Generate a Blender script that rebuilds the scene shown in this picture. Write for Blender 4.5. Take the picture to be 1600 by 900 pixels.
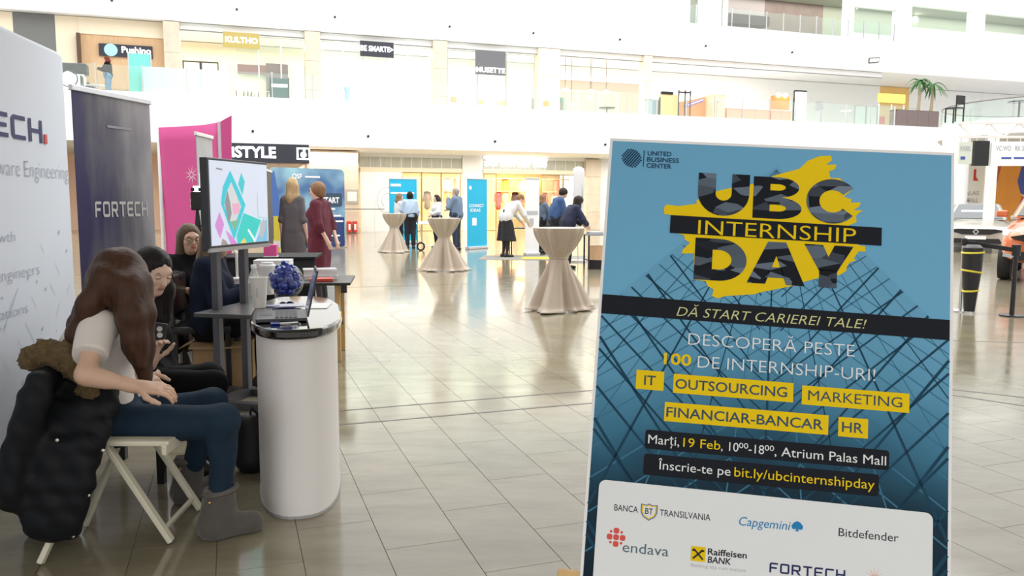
import bpy, math, random
import numpy as np
from mathutils import Vector, Matrix

for _o in list(bpy.data.objects):
    bpy.data.objects.remove(_o, do_unlink=True)
random.seed(11)
SC = bpy.context.scene
COL = SC.collection
R = math.radians

# ------------------------------------------------------------------ camera
F, H = 1250.0, 1.43                      # focal length in pixels of a 1600 x 900 frame, eye height
PIT, ROL = math.atan(134 / F), R(.22)
cam = bpy.data.cameras.new('camera')
cam.sensor_width = 36; cam.lens = F / 1600 * 36; cam.clip_start = .05; cam.clip_end = 300
camo = bpy.data.objects.new('camera', cam); COL.objects.link(camo)
camo.matrix_world = Matrix.Translation((0, 0, H)) @ Matrix.Rotation(math.pi / 2 - PIT, 4, 'X') @ Matrix.Rotation(ROL, 4, 'Z')
SC.camera = camo

# ------------------------------------------------------------------ world, lights, exposure
W = bpy.data.worlds.new('daylight'); SC.world = W; W.use_nodes = True
W.node_tree.nodes['Background'].inputs[0].default_value = (1.0, 1.0, .995, 1)
W.node_tree.nodes['Background'].inputs[1].default_value = 1.0
SC.view_settings.view_transform = 'Standard'; SC.view_settings.look = 'None'
SC.view_settings.gamma = 1; SC.view_settings.use_curve_mapping = False
SC.view_settings.exposure = 0.5

MA = R(19.3)                              # the mall's long facade is turned by this angle
MROT = Matrix.Rotation(MA, 4, 'Z')
def mall(x, y, z=0.0):
    return MROT @ Vector((x, y, z))

def area_light(name, loc, rot, sx, sy, power, col=(1, 1, 1)):
    l = bpy.data.lights.new(name, 'AREA'); l.shape = 'RECTANGLE'; l.size = sx; l.size_y = sy
    l.energy = power; l.color = col
    o = bpy.data.objects.new(name, l); COL.objects.link(o)
    o.matrix_world = Matrix.Translation(loc) @ rot
    return o
area_light('atrium_skylight', mall(14, 19, 18), MROT, 40, 24, 5800, (1, 1, .99))

# ------------------------------------------------------------------ helpers
def ray(px, py):
    x0, z0 = (px - 800) / F, -(py - 450) / F
    c, s = math.cos(ROL), math.sin(ROL)
    x, z = x0 * c - z0 * s, x0 * s + z0 * c
    cp, sp = math.cos(PIT), math.sin(PIT)
    return Vector((x, cp + z * sp, -sp + z * cp))
def gnd(px, py, z=0.0):
    r = ray(px, py); return Vector((0, 0, H)) + r * ((z - H) / r.z)
def at(px, py, d):
    r = ray(px, py); return Vector((0, 0, H)) + r * (d / r.y)
def onfac(px, py, Y):                     # a point of the facade plane mall-y = Y, in mall coordinates
    r = MROT.inverted() @ ray(px, py); return Vector((0, 0, H)) + r * (Y / r.y)

MATS = {}
def mat(name, col, rough=.5, metal=0.0, var=.06, scale=14, bump=0.0, bscale=None, emit=0.0, coat=0.0, spec=.5, stretch=(1, 1, 1), ecol=None, trans=0.0, sheen=0.0):
    if name in MATS: return MATS[name]
    if name.startswith(('poster', 'logo')): spec, rough = .12, .6      # matt print on paper
    m = bpy.data.materials.new(name); m.use_nodes = True
    nt = m.node_tree; b = nt.nodes['Principled BSDF']
    b.inputs['Roughness'].default_value = rough; b.inputs['Metallic'].default_value = metal
    b.inputs['Specular IOR Level'].default_value = spec
    b.inputs['Coat Weight'].default_value = coat
    b.inputs['Sheen Weight'].default_value = sheen
    tc = nt.nodes.new('ShaderNodeTexCoord'); mp = nt.nodes.new('ShaderNodeMapping')
    mp.inputs['Scale'].default_value = stretch
    nt.links.new(tc.outputs['Object'], mp.inputs[0])
    n = nt.nodes.new('ShaderNodeTexNoise'); n.inputs['Scale'].default_value = scale; n.inputs['Detail'].default_value = 4
    nt.links.new(mp.outputs[0], n.inputs[0])
    mx = nt.nodes.new('ShaderNodeMix'); mx.data_type = 'RGBA'
    mx.inputs[6].default_value = tuple(max(0, c * (1 - var)) for c in col[:3]) + (1,)
    mx.inputs[7].default_value = tuple(min(1, c * (1 + var)) for c in col[:3]) + (1,)
    nt.links.new(n.outputs[0], mx.inputs[0])
    nt.links.new(mx.outputs[2], b.inputs['Base Color'])
    if bump:
        n2 = nt.nodes.new('ShaderNodeTexNoise'); n2.inputs['Scale'].default_value = bscale or scale * 4; n2.inputs['Detail'].default_value = 3
        nt.links.new(mp.outputs[0], n2.inputs[0])
        bp = nt.nodes.new('ShaderNodeBump'); bp.inputs['Strength'].default_value = bump; bp.inputs['Distance'].default_value = .01
        nt.links.new(n2.outputs[0], bp.inputs['Height']); nt.links.new(bp.outputs[0], b.inputs['Normal'])
    if emit:
        b.inputs['Emission Color'].default_value = tuple((ecol or col)[:3]) + (1,); b.inputs['Emission Strength'].default_value = emit
    if trans: b.inputs['Transmission Weight'].default_value = trans
    MATS[name] = m; return m
def glass(name, col=(.9, 1, .98), alpha=.25, rough=.03):
    if name in MATS: return MATS[name]
    m = bpy.data.materials.new(name); m.use_nodes = True; nt = m.node_tree
    nt.nodes.remove(nt.nodes['Principled BSDF'])
    out = nt.nodes['Material Output']
    t = nt.nodes.new('ShaderNodeBsdfTransparent'); t.inputs[0].default_value = (*col, 1)
    g = nt.nodes.new('ShaderNodeBsdfGlossy'); g.inputs['Roughness'].default_value = rough
    d = nt.nodes.new('ShaderNodeBsdfDiffuse'); d.inputs[0].default_value = (*col, 1)
    lw = nt.nodes.new('ShaderNodeLayerWeight'); lw.inputs[0].default_value = .5
    pw = nt.nodes.new('ShaderNodeMath'); pw.operation = 'POWER'; pw.inputs[1].default_value = 4; nt.links.new(lw.outputs['Facing'], pw.inputs[0])
    fr = nt.nodes.new('ShaderNodeMath'); fr.operation = 'MULTIPLY_ADD'; fr.inputs[1].default_value = .5; fr.inputs[2].default_value = .04; nt.links.new(pw.outputs[0], fr.inputs[0])
    a = nt.nodes.new('ShaderNodeMixShader'); b = nt.nodes.new('ShaderNodeMixShader')
    b.inputs[0].default_value = alpha
    nt.links.new(fr.outputs[0], a.inputs[0]); nt.links.new(t.outputs[0], a.inputs[1]); nt.links.new(g.outputs[0], a.inputs[2])
    nt.links.new(a.outputs[0], b.inputs[1]); nt.links.new(d.outputs[0], b.inputs[2])
    nt.links.new(b.outputs[0], out.inputs[0])
    MATS[name] = m; return m

def tag(o, label=None, cat=None, group=None, kind=None):
    if label: o['label'] = label
    if cat: o['category'] = cat
    if group: o['group'] = group
    if kind: o['kind'] = kind
    return o
def thing(name, label, cat, loc=(0, 0, 0), rz=0.0, group=None):
    o = bpy.data.objects.new(name, None); COL.objects.link(o); o.empty_display_size = .1
    o.location = loc; o.rotation_euler = (0, 0, rz)
    return tag(o, label, cat, group)
def mesh_obj(name, me, m, parent=None, loc=None, rz=0.0):
    o = bpy.data.objects.new(name, me); COL.objects.link(o)
    if m is not None:
        me.materials.clear(); me.materials.append(m)
    if parent is not None: o.parent = parent
    if loc is not None: o.location = loc
    if rz: o.rotation_euler = (0, 0, rz)
    return o
def copy_tree(root, loc=None, rz=None, label=None, parent=None):
    c = root.copy(); COL.objects.link(c)
    if parent is not None: c.parent = parent
    if loc is not None: c.location = loc
    if rz is not None: c.rotation_euler = (0, 0, rz)
    if label: c['label'] = label
    for ch in [k for k in bpy.data.objects if k.parent == root]:
        copy_tree(ch, parent=c)
    return c

class MB:
    def __init__(s): s.v = []; s.f = []
    def add(s, vs, fs):
        n = len(s.v); s.v += [tuple(v) for v in vs]; s.f += [tuple(i + n for i in f) for f in fs]; return s
    def box(s, c, d, rz=0.0, M=None):
        x, y, z = d[0] / 2, d[1] / 2, d[2] / 2
        vs = [Vector((a, b, e)) for e in (-z, z) for a, b in ((-x, -y), (x, -y), (x, y), (-x, y))]
        if M is not None: vs = [M @ v for v in vs]
        if rz: q = Matrix.Rotation(rz, 3, 'Z'); vs = [q @ v for v in vs]
        c = Vector(c)
        return s.add([v + c for v in vs], [(3, 2, 1, 0), (4, 5, 6, 7), (0, 1, 5, 4), (1, 2, 6, 5), (2, 3, 7, 6), (3, 0, 4, 7)])
    def span(s, a, b):                    # box from corner to corner
        a, b = Vector(a), Vector(b); return s.box((a + b) / 2, [abs(k) for k in (b - a)])
    def bar(s, a, b, w, h, up=(0, 0, 1)):
        a, b = Vector(a), Vector(b); y = (b - a); L = y.length; y.normalize()
        x = y.cross(Vector(up))
        if x.length < 1e-4: x = Vector((1, 0, 0))
        x.normalize(); z = x.cross(y)
        M = Matrix((x, y, z)).transposed()
        return s.box((a + b) / 2, (w, L, h), M=M)
    def tube(s, pts, r, n=8, cap=True):
        pts = [Vector(p) for p in pts]; k = len(pts)
        rs = r if hasattr(r, '__len__') else [r] * k
        vs = []; fs = []; pu = None
        for i, p in enumerate(pts):
            d = (pts[min(i + 1, k - 1)] - pts[max(i - 1, 0)]).normalized()
            if pu is None:
                pu = d.cross(Vector((0, 0, 1)) if abs(d.z) < .9 else Vector((1, 0, 0))).normalized()
            pu = (pu - d * pu.dot(d)).normalized(); w = d.cross(pu)
            for j in range(n):
                a = 2 * math.pi * j / n; vs.append(p + (pu * math.cos(a) + w * math.sin(a)) * rs[i])
        for i in range(k - 1):
            for j in range(n):
                fs.append((i * n + j, i * n + (j + 1) % n, (i + 1) * n + (j + 1) % n, (i + 1) * n + j))
        if cap: fs += [tuple(reversed(range(n))), tuple(range((k - 1) * n, k * n))]
        return s.add(vs, fs)
    def lathe(s, prof, n=24, c=(0, 0, 0), fn=None, open_top=False):
        vs = []; fs = []; k = len(prof); c = Vector(c)
        for r, z in prof:
            for j in range(n):
                a = 2 * math.pi * j / n; q = r * (fn(a, z) if fn else 1)
                vs.append(c + Vector((q * math.cos(a), q * math.sin(a), z)))
        for i in range(k - 1):
            for j in range(n):
                fs.append((i * n + j, i * n + (j + 1) % n, (i + 1) * n + (j + 1) % n, (i + 1) * n + j))
        fs += [tuple(reversed(range(n)))] + ([] if open_top else [tuple(range((k - 1) * n, k * n))])
        return s.add(vs, fs)
    def prism(s, poly, z0, z1):           # polygon in XY, counter-clockwise
        n = len(poly)
        vs = [(x, y, z0) for x, y in poly] + [(x, y, z1) for x, y in poly]
        return s.add(vs, [tuple(reversed(range(n))), tuple(range(n, 2 * n))] + [(i, (i + 1) % n, n + (i + 1) % n, n + i) for i in range(n)])
    def prism_y(s, poly, y0, y1):         # polygon in XZ, extruded along y
        n = len(poly)
        vs = [(x, y0, z) for x, z in poly] + [(x, y1, z) for x, z in poly]
        return s.add(vs, [tuple(range(n)), tuple(reversed(range(n, 2 * n)))] + [(i, n + i, n + (i + 1) % n, (i + 1) % n) for i in range(n)])
    def sphere(s, c, r, n=12, m=8, sc=(1, 1, 1)):
        c = Vector(c); prof = []
        vs = [c + Vector((0, 0, -r * sc[2]))]; fs = []
        for i in range(1, m):
            t = math.pi * i / m
            for j in range(n):
                a = 2 * math.pi * j / n
                vs.append(c + Vector((r * math.sin(t) * math.cos(a) * sc[0], r * math.sin(t) * math.sin(a) * sc[1], -r * math.cos(t) * sc[2])))
        vs.append(c + Vector((0, 0, r * sc[2]))); e = len(vs) - 1
        for j in range(n): fs.append((0, 1 + (j + 1) % n, 1 + j)); fs.append((e, e - n + j, e - n + (j + 1) % n))
        for i in range(m - 2):
            for j in range(n):
                fs.append((1 + i * n + j, 1 + i * n + (j + 1) % n, 1 + (i + 1) * n + (j + 1) % n, 1 + (i + 1) * n + j))
        return s.add(vs, fs)
    def grid(s, fn, nu, nv, closed=False):
        vs = [fn(i / (nu - (0 if closed else 1)), j / (nv - 1)) for j in range(nv) for i in range(nu)]
        fs = []
        for j in range(nv - 1):
            for i in range(nu if closed else nu - 1):
                fs.append((j * nu + i, j * nu + (i + 1) % nu, (j + 1) * nu + (i + 1) % nu, (j + 1) * nu + i))
        return s.add(vs, fs)
    def build(s, name, m, parent=None, smooth=False, bevel=0.0, loc=None, rz=0.0, solid=0.0, sub=0):
        me = bpy.data.meshes.new(name); me.from_pydata(s.v, [], s.f); me.update()
        if smooth:
            me.polygons.foreach_set('use_smooth', [True] * len(me.polygons))
            me.set_sharp_from_angle(angle=R(42))
        o = mesh_obj(name, me, m, parent, loc, rz)
        if solid:
            k = o.modifiers.new('thickness', 'SOLIDIFY'); k.thickness = solid; k.offset = 0
        if bevel:
            k = o.modifiers.new('bevel', 'BEVEL'); k.width = bevel; k.segments = 2; k.limit_method = 'ANGLE'
        if sub:
            k = o.modifiers.new('sub', 'SUBSURF'); k.levels = sub; k.render_levels = sub
        return o

def rrect(x0, y0, x1, y1, r, n=5):
    p = []
    for cx, cy, a in ((x1 - r, y0 + r, -90), (x1 - r, y1 - r, 0), (x0 + r, y1 - r, 90), (x0 + r, y0 + r, 180)):
        for i in range(n + 1):
            t = R(a + 90 * i / n); p.append((cx + r * math.cos(t), cy + r * math.sin(t)))
    return p

# ---- text as flat mesh
_TX = {}
def text_geo(body, bold=0.0, shear=0.0, space=1.0, res=3):
    key = (body, bold, shear, space, res)
    if key in _TX: return _TX[key]
    c = bpy.data.curves.new('t', 'FONT'); c.body = body; c.offset = bold; c.shear = shear; c.space_character = space
    c.resolution_u = res; c.fill_mode = 'FRONT'
    o = bpy.data.objects.new('t', c); COL.objects.link(o)
    bpy.context.view_layer.update()
    dg = bpy.context.evaluated_depsgraph_get()
    me = bpy.data.meshes.new_from_object(o.evaluated_get(dg))
    v = np.array([k.co[:] for k in me.vertices]) if len(me.vertices) else np.zeros((0, 3))
    f = [tuple(p.vertices) for p in me.polygons]
    bpy.data.objects.remove(o); bpy.data.curves.remove(c); bpy.data.meshes.remove(me)
    _TX[key] = (v, f); return v, f
def put_text(parent, body, x, z, width, cap, m, y=-.0006, bold=0.0, shear=0.0, space=1.0, name='printed_text', thick=0.0, slope=0.0):
    v, f = text_geo(body, bold, shear, space)
    hv, _ = text_geo('H', bold)
    ch = hv[:, 1].max()
    sx = width / (v[:, 0].max() - v[:, 0].min()); sz = cap / ch
    x0 = v[:, 0].min(); b = MB()
    vs = [(x + (p[0] - x0) * sx, y, z + p[1] * sz + slope * (p[0] - x0) * sx) for p in v]
    b.add(vs, f)
    o = b.build(name, m, parent)
    if thick:
        k = o.modifiers.new('thickness', 'SOLIDIFY'); k.thickness = thick; k.offset = -1
    return o

# ---- squared capital letters drawn as strokes
_S = {'F': [[(0, 0), (.2, 0), (.2, .82), (0, .82)], [(0, .82), (.9, .82), (.9, 1), (.16, 1), (0, .9)], [(.2, .40), (.78, .40), (.78, .58), (.2, .58)]],
      'O': [[(.14, 0), (.86, 0), (1, .14), (1, .18), (0, .18), (0, .14)], [(0, .82), (1, .82), (1, .86), (.86, 1), (.14, 1), (0, .86)], [(0, .18), (.2, .18), (.2, .82), (0, .82)], [(.8, .18), (1, .18), (1, .82), (.8, .82)]],
      'R': [[(0, 0), (.2, 0), (.2, .82), (0, .82)], [(0, .82), (.95, .82), (.95, .88), (.82, 1), (0, 1)], [(.75, .5), (.95, .5), (.95, .82), (.75, .82)], [(.2, .36), (.82, .36), (.95, .5), (.2, .54)], [(.45, .36), (.75, 0), (1, 0), (.7, .36)]],
      'T': [[(0, .82), (.95, .82), (.95, 1), (0, 1)], [(.37, 0), (.58, 0), (.58, .82), (.37, .82)]],
      'E': [[(0, .14), (.2, .18), (.2, .82), (0, .86)], [(.14, 0), (.92, 0), (.92, .18), (.2, .18), (0, .14)], [(0, .86), (.2, .82), (.92, .82), (.92, 1), (.14, 1)], [(.2, .41), (.84, .41), (.84, .58), (.2, .58)]],
      'C': [[(0, .14), (.2, .18), (.2, .82), (0, .86)], [(.14, 0), (.92, 0), (.92, .18), (.2, .18), (0, .14)], [(0, .86), (.2, .82), (.92, .82), (.92, 1), (.14, 1)]],
      'H': [[(0, 0), (.2, 0), (.2, 1), (0, 1)], [(.78, 0), (.98, 0), (.98, 1), (.78, 1)], [(.2, .41), (.78, .41), (.78, .59), (.2, .59)]]}
def squared_text(body):
    v, f, x = [], [], 0.0
    for ch in body:
        for pl in _S[ch]:
            n = len(v); v += [(x + a, c, 0) for a, c in pl]; f.append(tuple(range(n, n + len(pl))))
        x += max(a for pl in _S[ch] for a, c in pl) + .22
    return np.array(v), f
def put_squared(parent, body, x, z, width, cap, m, y=-.0006, name='printed_text'):
    v, f = squared_text(body); s_ = width / v[:, 0].max()
    return MB().add([(x + p[0] * s_, y, z + p[1] * cap) for p in v], f).build(name, m, parent)

# ---- signed-distance surfaces (bodies, hair, cloth) by surface nets
def rc(a, b, r1, r2=None, k=.03, flat=False):
    return ('c', np.array(a, float), np.array(b, float), r1, r1 if r2 is None else r2, k, flat)
def el(c, r, M=None, k=.03, sub=False):
    return ('e', np.array(c, float), np.array(r, float), np.eye(3) if M is None else np.array(M, float), k, sub)
def sdf_data(prims, h, disp=None, cuts=(), pad=.03):
    lo = np.full(3, 1e9); hi = -lo
    bb = []
    for p in prims:
        if p[0] == 'c':
            rr = max(p[3], p[4]); l = np.minimum(p[1], p[2]) - rr; u = np.maximum(p[1], p[2]) + rr
        else:
            rr = max(p[2]); l = p[1] - rr; u = p[1] + rr
        bb.append((l, u))
        if not (p[0] == 'e' and p[5]): lo = np.minimum(lo, l); hi = np.maximum(hi, u)
    lo -= pad; hi += pad
    n = np.ceil((hi - lo) / h).astype(int) + 1
    ax = [lo[i] + h * np.arange(n[i]) for i in range(3)]
    G = np.full(n, .12, dtype=np.float32)
    for p, (l, u) in zip(prims, bb):
        k = p[5] if p[0] == 'c' else p[4]
        m = k + .03
        i0 = np.maximum(0, ((l - m - lo) / h).astype(int)); i1 = np.minimum(n, ((u + m - lo) / h).astype(int) + 2)
        if np.any(i1 <= i0): continue
        X, Y, Z = np.meshgrid(*[ax[i][i0[i]:i1[i]] for i in range(3)], indexing='ij', sparse=True)
        if p[0] == 'c':
            a, b = p[1], p[2]; ba = b - a; L2 = max(ba @ ba, 1e-9)
            t0 = ((X - a[0]) * ba[0] + (Y - a[1]) * ba[1] + (Z - a[2]) * ba[2]) / L2
            t = np.clip(t0, 0, 1)
            d = np.sqrt((X - a[0] - t * ba[0]) ** 2 + (Y - a[1] - t * ba[1]) ** 2 + (Z - a[2] - t * ba[2]) ** 2) - (p[3] + (p[4] - p[3]) * t)
            if p[6]: d = np.maximum(d, (t0 - 1) * math.sqrt(L2))
        else:
            q = p[3]; x, y, z = X - p[1][0], Y - p[1][1], Z - p[1][2]; r = p[2]
            e = [(q[0][j] * x + q[1][j] * y + q[2][j] * z) / r[j] for j in range(3)]
            d = (np.sqrt(e[0] ** 2 + e[1] ** 2 + e[2] ** 2) - 1) * min(r)
        sl = tuple(slice(i0[i], i1[i]) for i in range(3)); g = G[sl]
        if p[0] == 'e' and p[5]:
            d = -d; hh = np.clip(.5 - .5 * (g - d) / k, 0, 1); G[sl] = g * (1 - hh) + d * hh + k * hh * (1 - hh)
        else:
            hh = np.clip(.5 + .5 * (g - d) / k, 0, 1); G[sl] = g * (1 - hh) + d * hh - k * hh * (1 - hh)
    if disp is not None or cuts:
        X, Y, Z = np.meshgrid(*ax, indexing='ij', sparse=True)
        if disp is not None: G = G + disp(X, Y, Z)
        for nn, c in cuts: G = np.maximum(G, nn[0] * X + nn[1] * Y + nn[2] * Z - c)
    S = G < 0
    c8 = [S[i:n[0] - 1 + i, j:n[1] - 1 + j, k:n[2] - 1 + k] for i in (0, 1) for j in (0, 1) for k in (0, 1)]
    cnt = sum(c.astype(np.int8) for c in c8)
    act = (cnt > 0) & (cnt < 8)
    I, J, K = np.nonzero(act)
    idx = np.full(act.shape, -1, dtype=np.int64); idx[I, J, K] = np.arange(len(I))
    P = np.zeros((len(I), 3)); C = np.zeros(len(I))
    off = [(i, j, k) for i in (0, 1) for j in (0, 1) for k in (0, 1)]
    for a in off:
        for d in range(3):
            if a[d]: continue
            b = list(a); b[d] = 1
            ga = G[I + a[0], J + a[1], K + a[2]]; gb = G[I + b[0], J + b[1], K + b[2]]
            m = (ga < 0) != (gb < 0)
            t = np.where(m, ga / np.where(m, ga - gb, 1), 0)
            for q in range(3): P[:, q] += np.where(m, a[q] + (t if q == d else 0), 0)
            C += m
    P = P / C[:, None]
    V = lo + (P + np.stack([I, J, K], 1)) * h
    Fs = []
    for d in range(3):
        e, f = (d + 1) % 3, (d + 2) % 3
        s0 = [slice(None)] * 3; s1 = [slice(None)] * 3; s0[d] = slice(0, n[d] - 1); s1[d] = slice(1, n[d])
        A, B = S[tuple(s0)], S[tuple(s1)]
        ch = A != B
        q = np.stack(np.nonzero(ch), 1)
        q = q[(q[:, e] > 0) & (q[:, f] > 0) & (q[:, e] < n[e] - 1) & (q[:, f] < n[f] - 1)]
        ins = A[q[:, 0], q[:, 1], q[:, 2]]
        cs = []
        for de, df in ((-1, -1), (0, -1), (0, 0), (-1, 0)):
            w = q.copy(); w[:, e] += de; w[:, f] += df; cs.append(idx[w[:, 0], w[:, 1], w[:, 2]])
        qd = np.stack(cs, 1); qd[~ins] = qd[~ins][:, ::-1]
        Fs.append(qd)
    Fq = np.concatenate(Fs); Fq = Fq[(Fq >= 0).all(1)]
    return V, Fq
def mesh_np(name, parts):
    V = np.concatenate([p[0] for p in parts]); o = 0; fs = []
    for p in parts: fs.append(p[1] + o); o += len(p[0])
    Q = np.concatenate(fs)
    me = bpy.data.meshes.new(name)
    me.vertices.add(len(V)); me.vertices.foreach_set('co', V.astype(np.float32).ravel())
    me.loops.add(Q.size); me.loops.foreach_set('vertex_index', Q.astype(np.int32).ravel())
    me.polygons.add(len(Q)); me.polygons.foreach_set('loop_start', np.arange(0, Q.size, 4, dtype=np.int32))
    me.polygons.foreach_set('use_smooth', np.ones(len(Q), dtype=bool))
    me.update(calc_edges=True); me.validate()
    return me
def sdf(name, prims, h, m, parent=None, disp=None, cuts=(), loc=None, relax=1):
    V, Q = sdf_data(prims, h, disp, cuts)
    o = mesh_obj(name, mesh_np(name, [(V, Q)]), m, parent, loc)
    if relax:
        k = o.modifiers.new('relax', 'SMOOTH'); k.factor = .5; k.iterations = relax
    return o
def folds(amp, fr, seed=0, zs=1.0):
    g = np.random.default_rng(seed); ks = g.normal(size=(5, 3)) * fr; ks[:, 2] *= zs; ph = g.uniform(0, 6.28, 5)
    def fn(X, Y, Z):
        s = 0
        for k, p in zip(ks, ph): s = s + np.sin(k[0] * X + k[1] * Y + k[2] * Z + p)
        return (s * amp / 2.2).astype(np.float32)
    return fn

# ------------------------------------------------------------------ materials
white = mat('white_plaster', (.86, .855, .84), .6, var=.02, scale=3)
cream = mat('cream_plaster', (.86, .74, .56), .6, var=.04, scale=3)
stone = mat('beige_stone', (.66, .56, .44), .35, var=.22, scale=2.2, bump=.05)
black = mat('black_plastic', (.012, .012, .014), .4)
blackm = mat('black_metal', (.02, .02, .022), .35, .3)
steel = mat('brushed_steel', (.62, .62, .62), .28, 1.0, stretch=(1, 1, 20))
wood = mat('pine_wood', (.62, .40, .17), .45, var=.18, scale=5, stretch=(6, 6, .6))
panel_wood = mat('oak_panel', (.62, .40, .22), .45, var=.2, scale=3, stretch=(4, 4, .5))
glow_white = mat('glowing_letter', (1, 1, 1), .5, emit=1.8)
warm_bulb = mat('warm_bulb', (1, .8, .5), .5, emit=9, ecol=(1, .78, .5))
cool_bulb = mat('white_downlight', (1, .97, .9), .5, emit=9)
clear = glass('clear_glass', (.95, 1, .98), .05)
frost = glass('frosted_glass', (.80, .92, .90), .62, .2)
teal_frost = glass('teal_frosted_glass', (.30, .86, .80), .70, .2)
grey_paint = mat('grey_paint', (.17, .17, .165), .5)

def fx(px, Y=38.7, py=200): return onfac(px, py, Y).x
def fz(px, py, Y=38.7): return onfac(px, py, Y).z
def st(name, b, m, **k):                  # a piece of the setting, given in mall coordinates
    return tag(b.build(name, m, rz=MA, **k), kind='structure')

# ------------------------------------------------------------------ floor
TW, TL = .328, .656
TX0, TY0, NC, NR = -1.083, 2.18, 21, 12
def floor_material(name, brick):
    m = bpy.data.materials.new(name); m.use_nodes = True; nt = m.node_tree; b = nt.nodes['Principled BSDF']
    L = nt.links.new; N = nt.nodes.new
    tc = N('ShaderNodeTexCoord'); geo = N('ShaderNodeNewGeometry')
    n = N('ShaderNodeTexNoise'); n.inputs['Scale'].default_value = 1.7; n.inputs['Detail'].default_value = 8; n.inputs['Roughness'].default_value = .65
    mp = N('ShaderNodeMapping'); mp.inputs['Rotation'].default_value = (0, 0, MA); mp.inputs['Scale'].default_value = (1, 3.2, 1)
    L(geo.outputs['Position'], mp.inputs[0]); L(mp.outputs[0], n.inputs[0])
    cr = N('ShaderNodeValToRGB'); L(n.outputs[0], cr.inputs[0])
    cr.color_ramp.elements[0].position = .3; cr.color_ramp.elements[0].color = (.20, .172, .112, 1)
    cr.color_ramp.elements[1].position = .72; cr.color_ramp.elements[1].color = (.31, .28, .20, 1)
    hs = N('ShaderNodeHueSaturation'); L(cr.outputs[0], hs.inputs['Color'])
    if brick:
        br = N('ShaderNodeTexBrick'); br.offset = .5; br.inputs['Scale'].default_value = 1
        br.inputs['Brick Width'].default_value = TL; br.inputs['Row Height'].default_value = TW
        br.inputs['Mortar Size'].default_value = .0022; br.inputs['Bias'].default_value = 0
        br.inputs['Color1'].default_value = (.96, .96, .96, 1); br.inputs['Color2'].default_value = (1.04, 1.04, 1.04, 1); br.inputs['Mortar'].default_value = (.84, .83, .8, 1)
        m2 = N('ShaderNodeMapping'); m2.inputs['Rotation'].default_value = (0, 0, math.pi / 2)
        m2.inputs['Location'].default_value = (-TY0, TX0, 0)
        L(tc.outputs['Object'], m2.inputs[0]); L(m2.outputs[0], br.inputs[0])
        mx = N('ShaderNodeMix'); mx.data_type = 'RGBA'; mx.blend_type = 'MULTIPLY'; mx.inputs[0].default_value = 1
        L(hs.outputs[0], mx.inputs[6]); L(br.outputs[0], mx.inputs[7]); L(mx.outputs[2], b.inputs['Base Color'])
    else:
        oi = N('ShaderNodeObjectInfo'); mr = N('ShaderNodeMapRange'); mr.inputs[3].default_value = .95; mr.inputs[4].default_value = 1.05
        L(oi.outputs['Random'], mr.inputs[0]); L(mr.outputs[0], hs.inputs['Value']); L(hs.outputs[0], b.inputs['Base Color'])
    n2 = N('ShaderNodeTexNoise'); n2.inputs['Scale'].default_value = 3.5; n2.inputs['Detail'].default_value = 5
    L(geo.outputs['Position'], n2.inputs[0])
    r2 = N('ShaderNodeMapRange'); r2.inputs[3].default_value = .06; r2.inputs[4].default_value = .2; L(n2.outputs[0], r2.inputs[0]); L(r2.outputs[0], b.inputs['Roughness'])
    b.inputs['Specular IOR Level'].default_value = 1.0
    MATS[name] = m; return m
tile_m = floor_material('polished_stone_tile', False)
floor_m = floor_material('polished_stone_floor', True)
grout = mat('floor_grout', (.20, .175, .12), .6)
X1, Y1 = TX0 + NC * TW, TY0 + NR * TL
b = MB()                                   # floor beyond the single tiles (tile joints in the material)
for x0, x1, y0, y1 in ((-45, TX0, -25, 70), (X1, 75, -25, 70), (TX0, X1, -25, TY0), (TX0, X1, Y1, 70)):
    b.add([(x0, y0, 0), (x1, y0, 0), (x1, y1, 0), (x0, y1, 0)], [(0, 1, 2, 3)])
floor = tag(b.build('floor', floor_m, rz=MA), kind='structure')
MB().add([(TX0, TY0, -.004), (X1, TY0, -.004), (X1, Y1, -.004), (TX0, Y1, -.004)], [(0, 1, 2, 3)]).build('grout_bed', grout, floor)
g = .0008
tm = {}
def tile_mesh(L):
    if L not in tm:
        b = MB(); e = .0008; x, y = TW / 2 - g, L / 2 - g
        b.add([(-x, -y, -.004), (x, -y, -.004), (x, y, -.004), (-x, y, -.004), (-x + e, -y + e, 0), (x - e, -y + e, 0), (x - e, y - e, 0), (-x + e, y - e, 0)],
              [(4, 5, 6, 7), (0, 1, 5, 4), (1, 2, 6, 5), (2, 3, 7, 6), (3, 0, 4, 7)])
        me = bpy.data.meshes.new('floor_tile'); me.from_pydata(b.v, [], b.f); me.materials.append(tile_m); tm[L] = me
    return tm[L]
for i in range(NC):
    segs = [(TY0 + j * TL, TL) for j in range(NR)] if i % 2 == 0 else [(TY0, TL / 2)] + [(TY0 + (j + .5) * TL, TL) for j in range(NR - 1)] + [(Y1 - TL / 2, TL / 2)]
    for y, L in segs:
        o = bpy.data.objects.new('tile', tile_mesh(L)); COL.objects.link(o); o.parent = floor
        o.location = (TX0 + (i + .5) * TW, y + L / 2, 0)
joint_m = mat('dark_joint_strip', (.06, .055, .05), .4)
for y0 in (5.465, 5.11, 13.47):            # steel expansion joints let into the floor
    MB().span((-8, y0 - .009, -.003), (3.9, y0 + .009, .0012)).build('joint_strip', joint_m, floor)
for (pa, pb) in (((1478, 607.5), (1680, 630)), ((1478, 616), (1680, 646)), ((1478, 532), (1680, 538))):
    a, c = MROT.inverted() @ gnd(*pa), MROT.inverted() @ gnd(*pb)
    MB().bar(a, c, .02, .0024).build('joint_strip', joint_m, floor)

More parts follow.
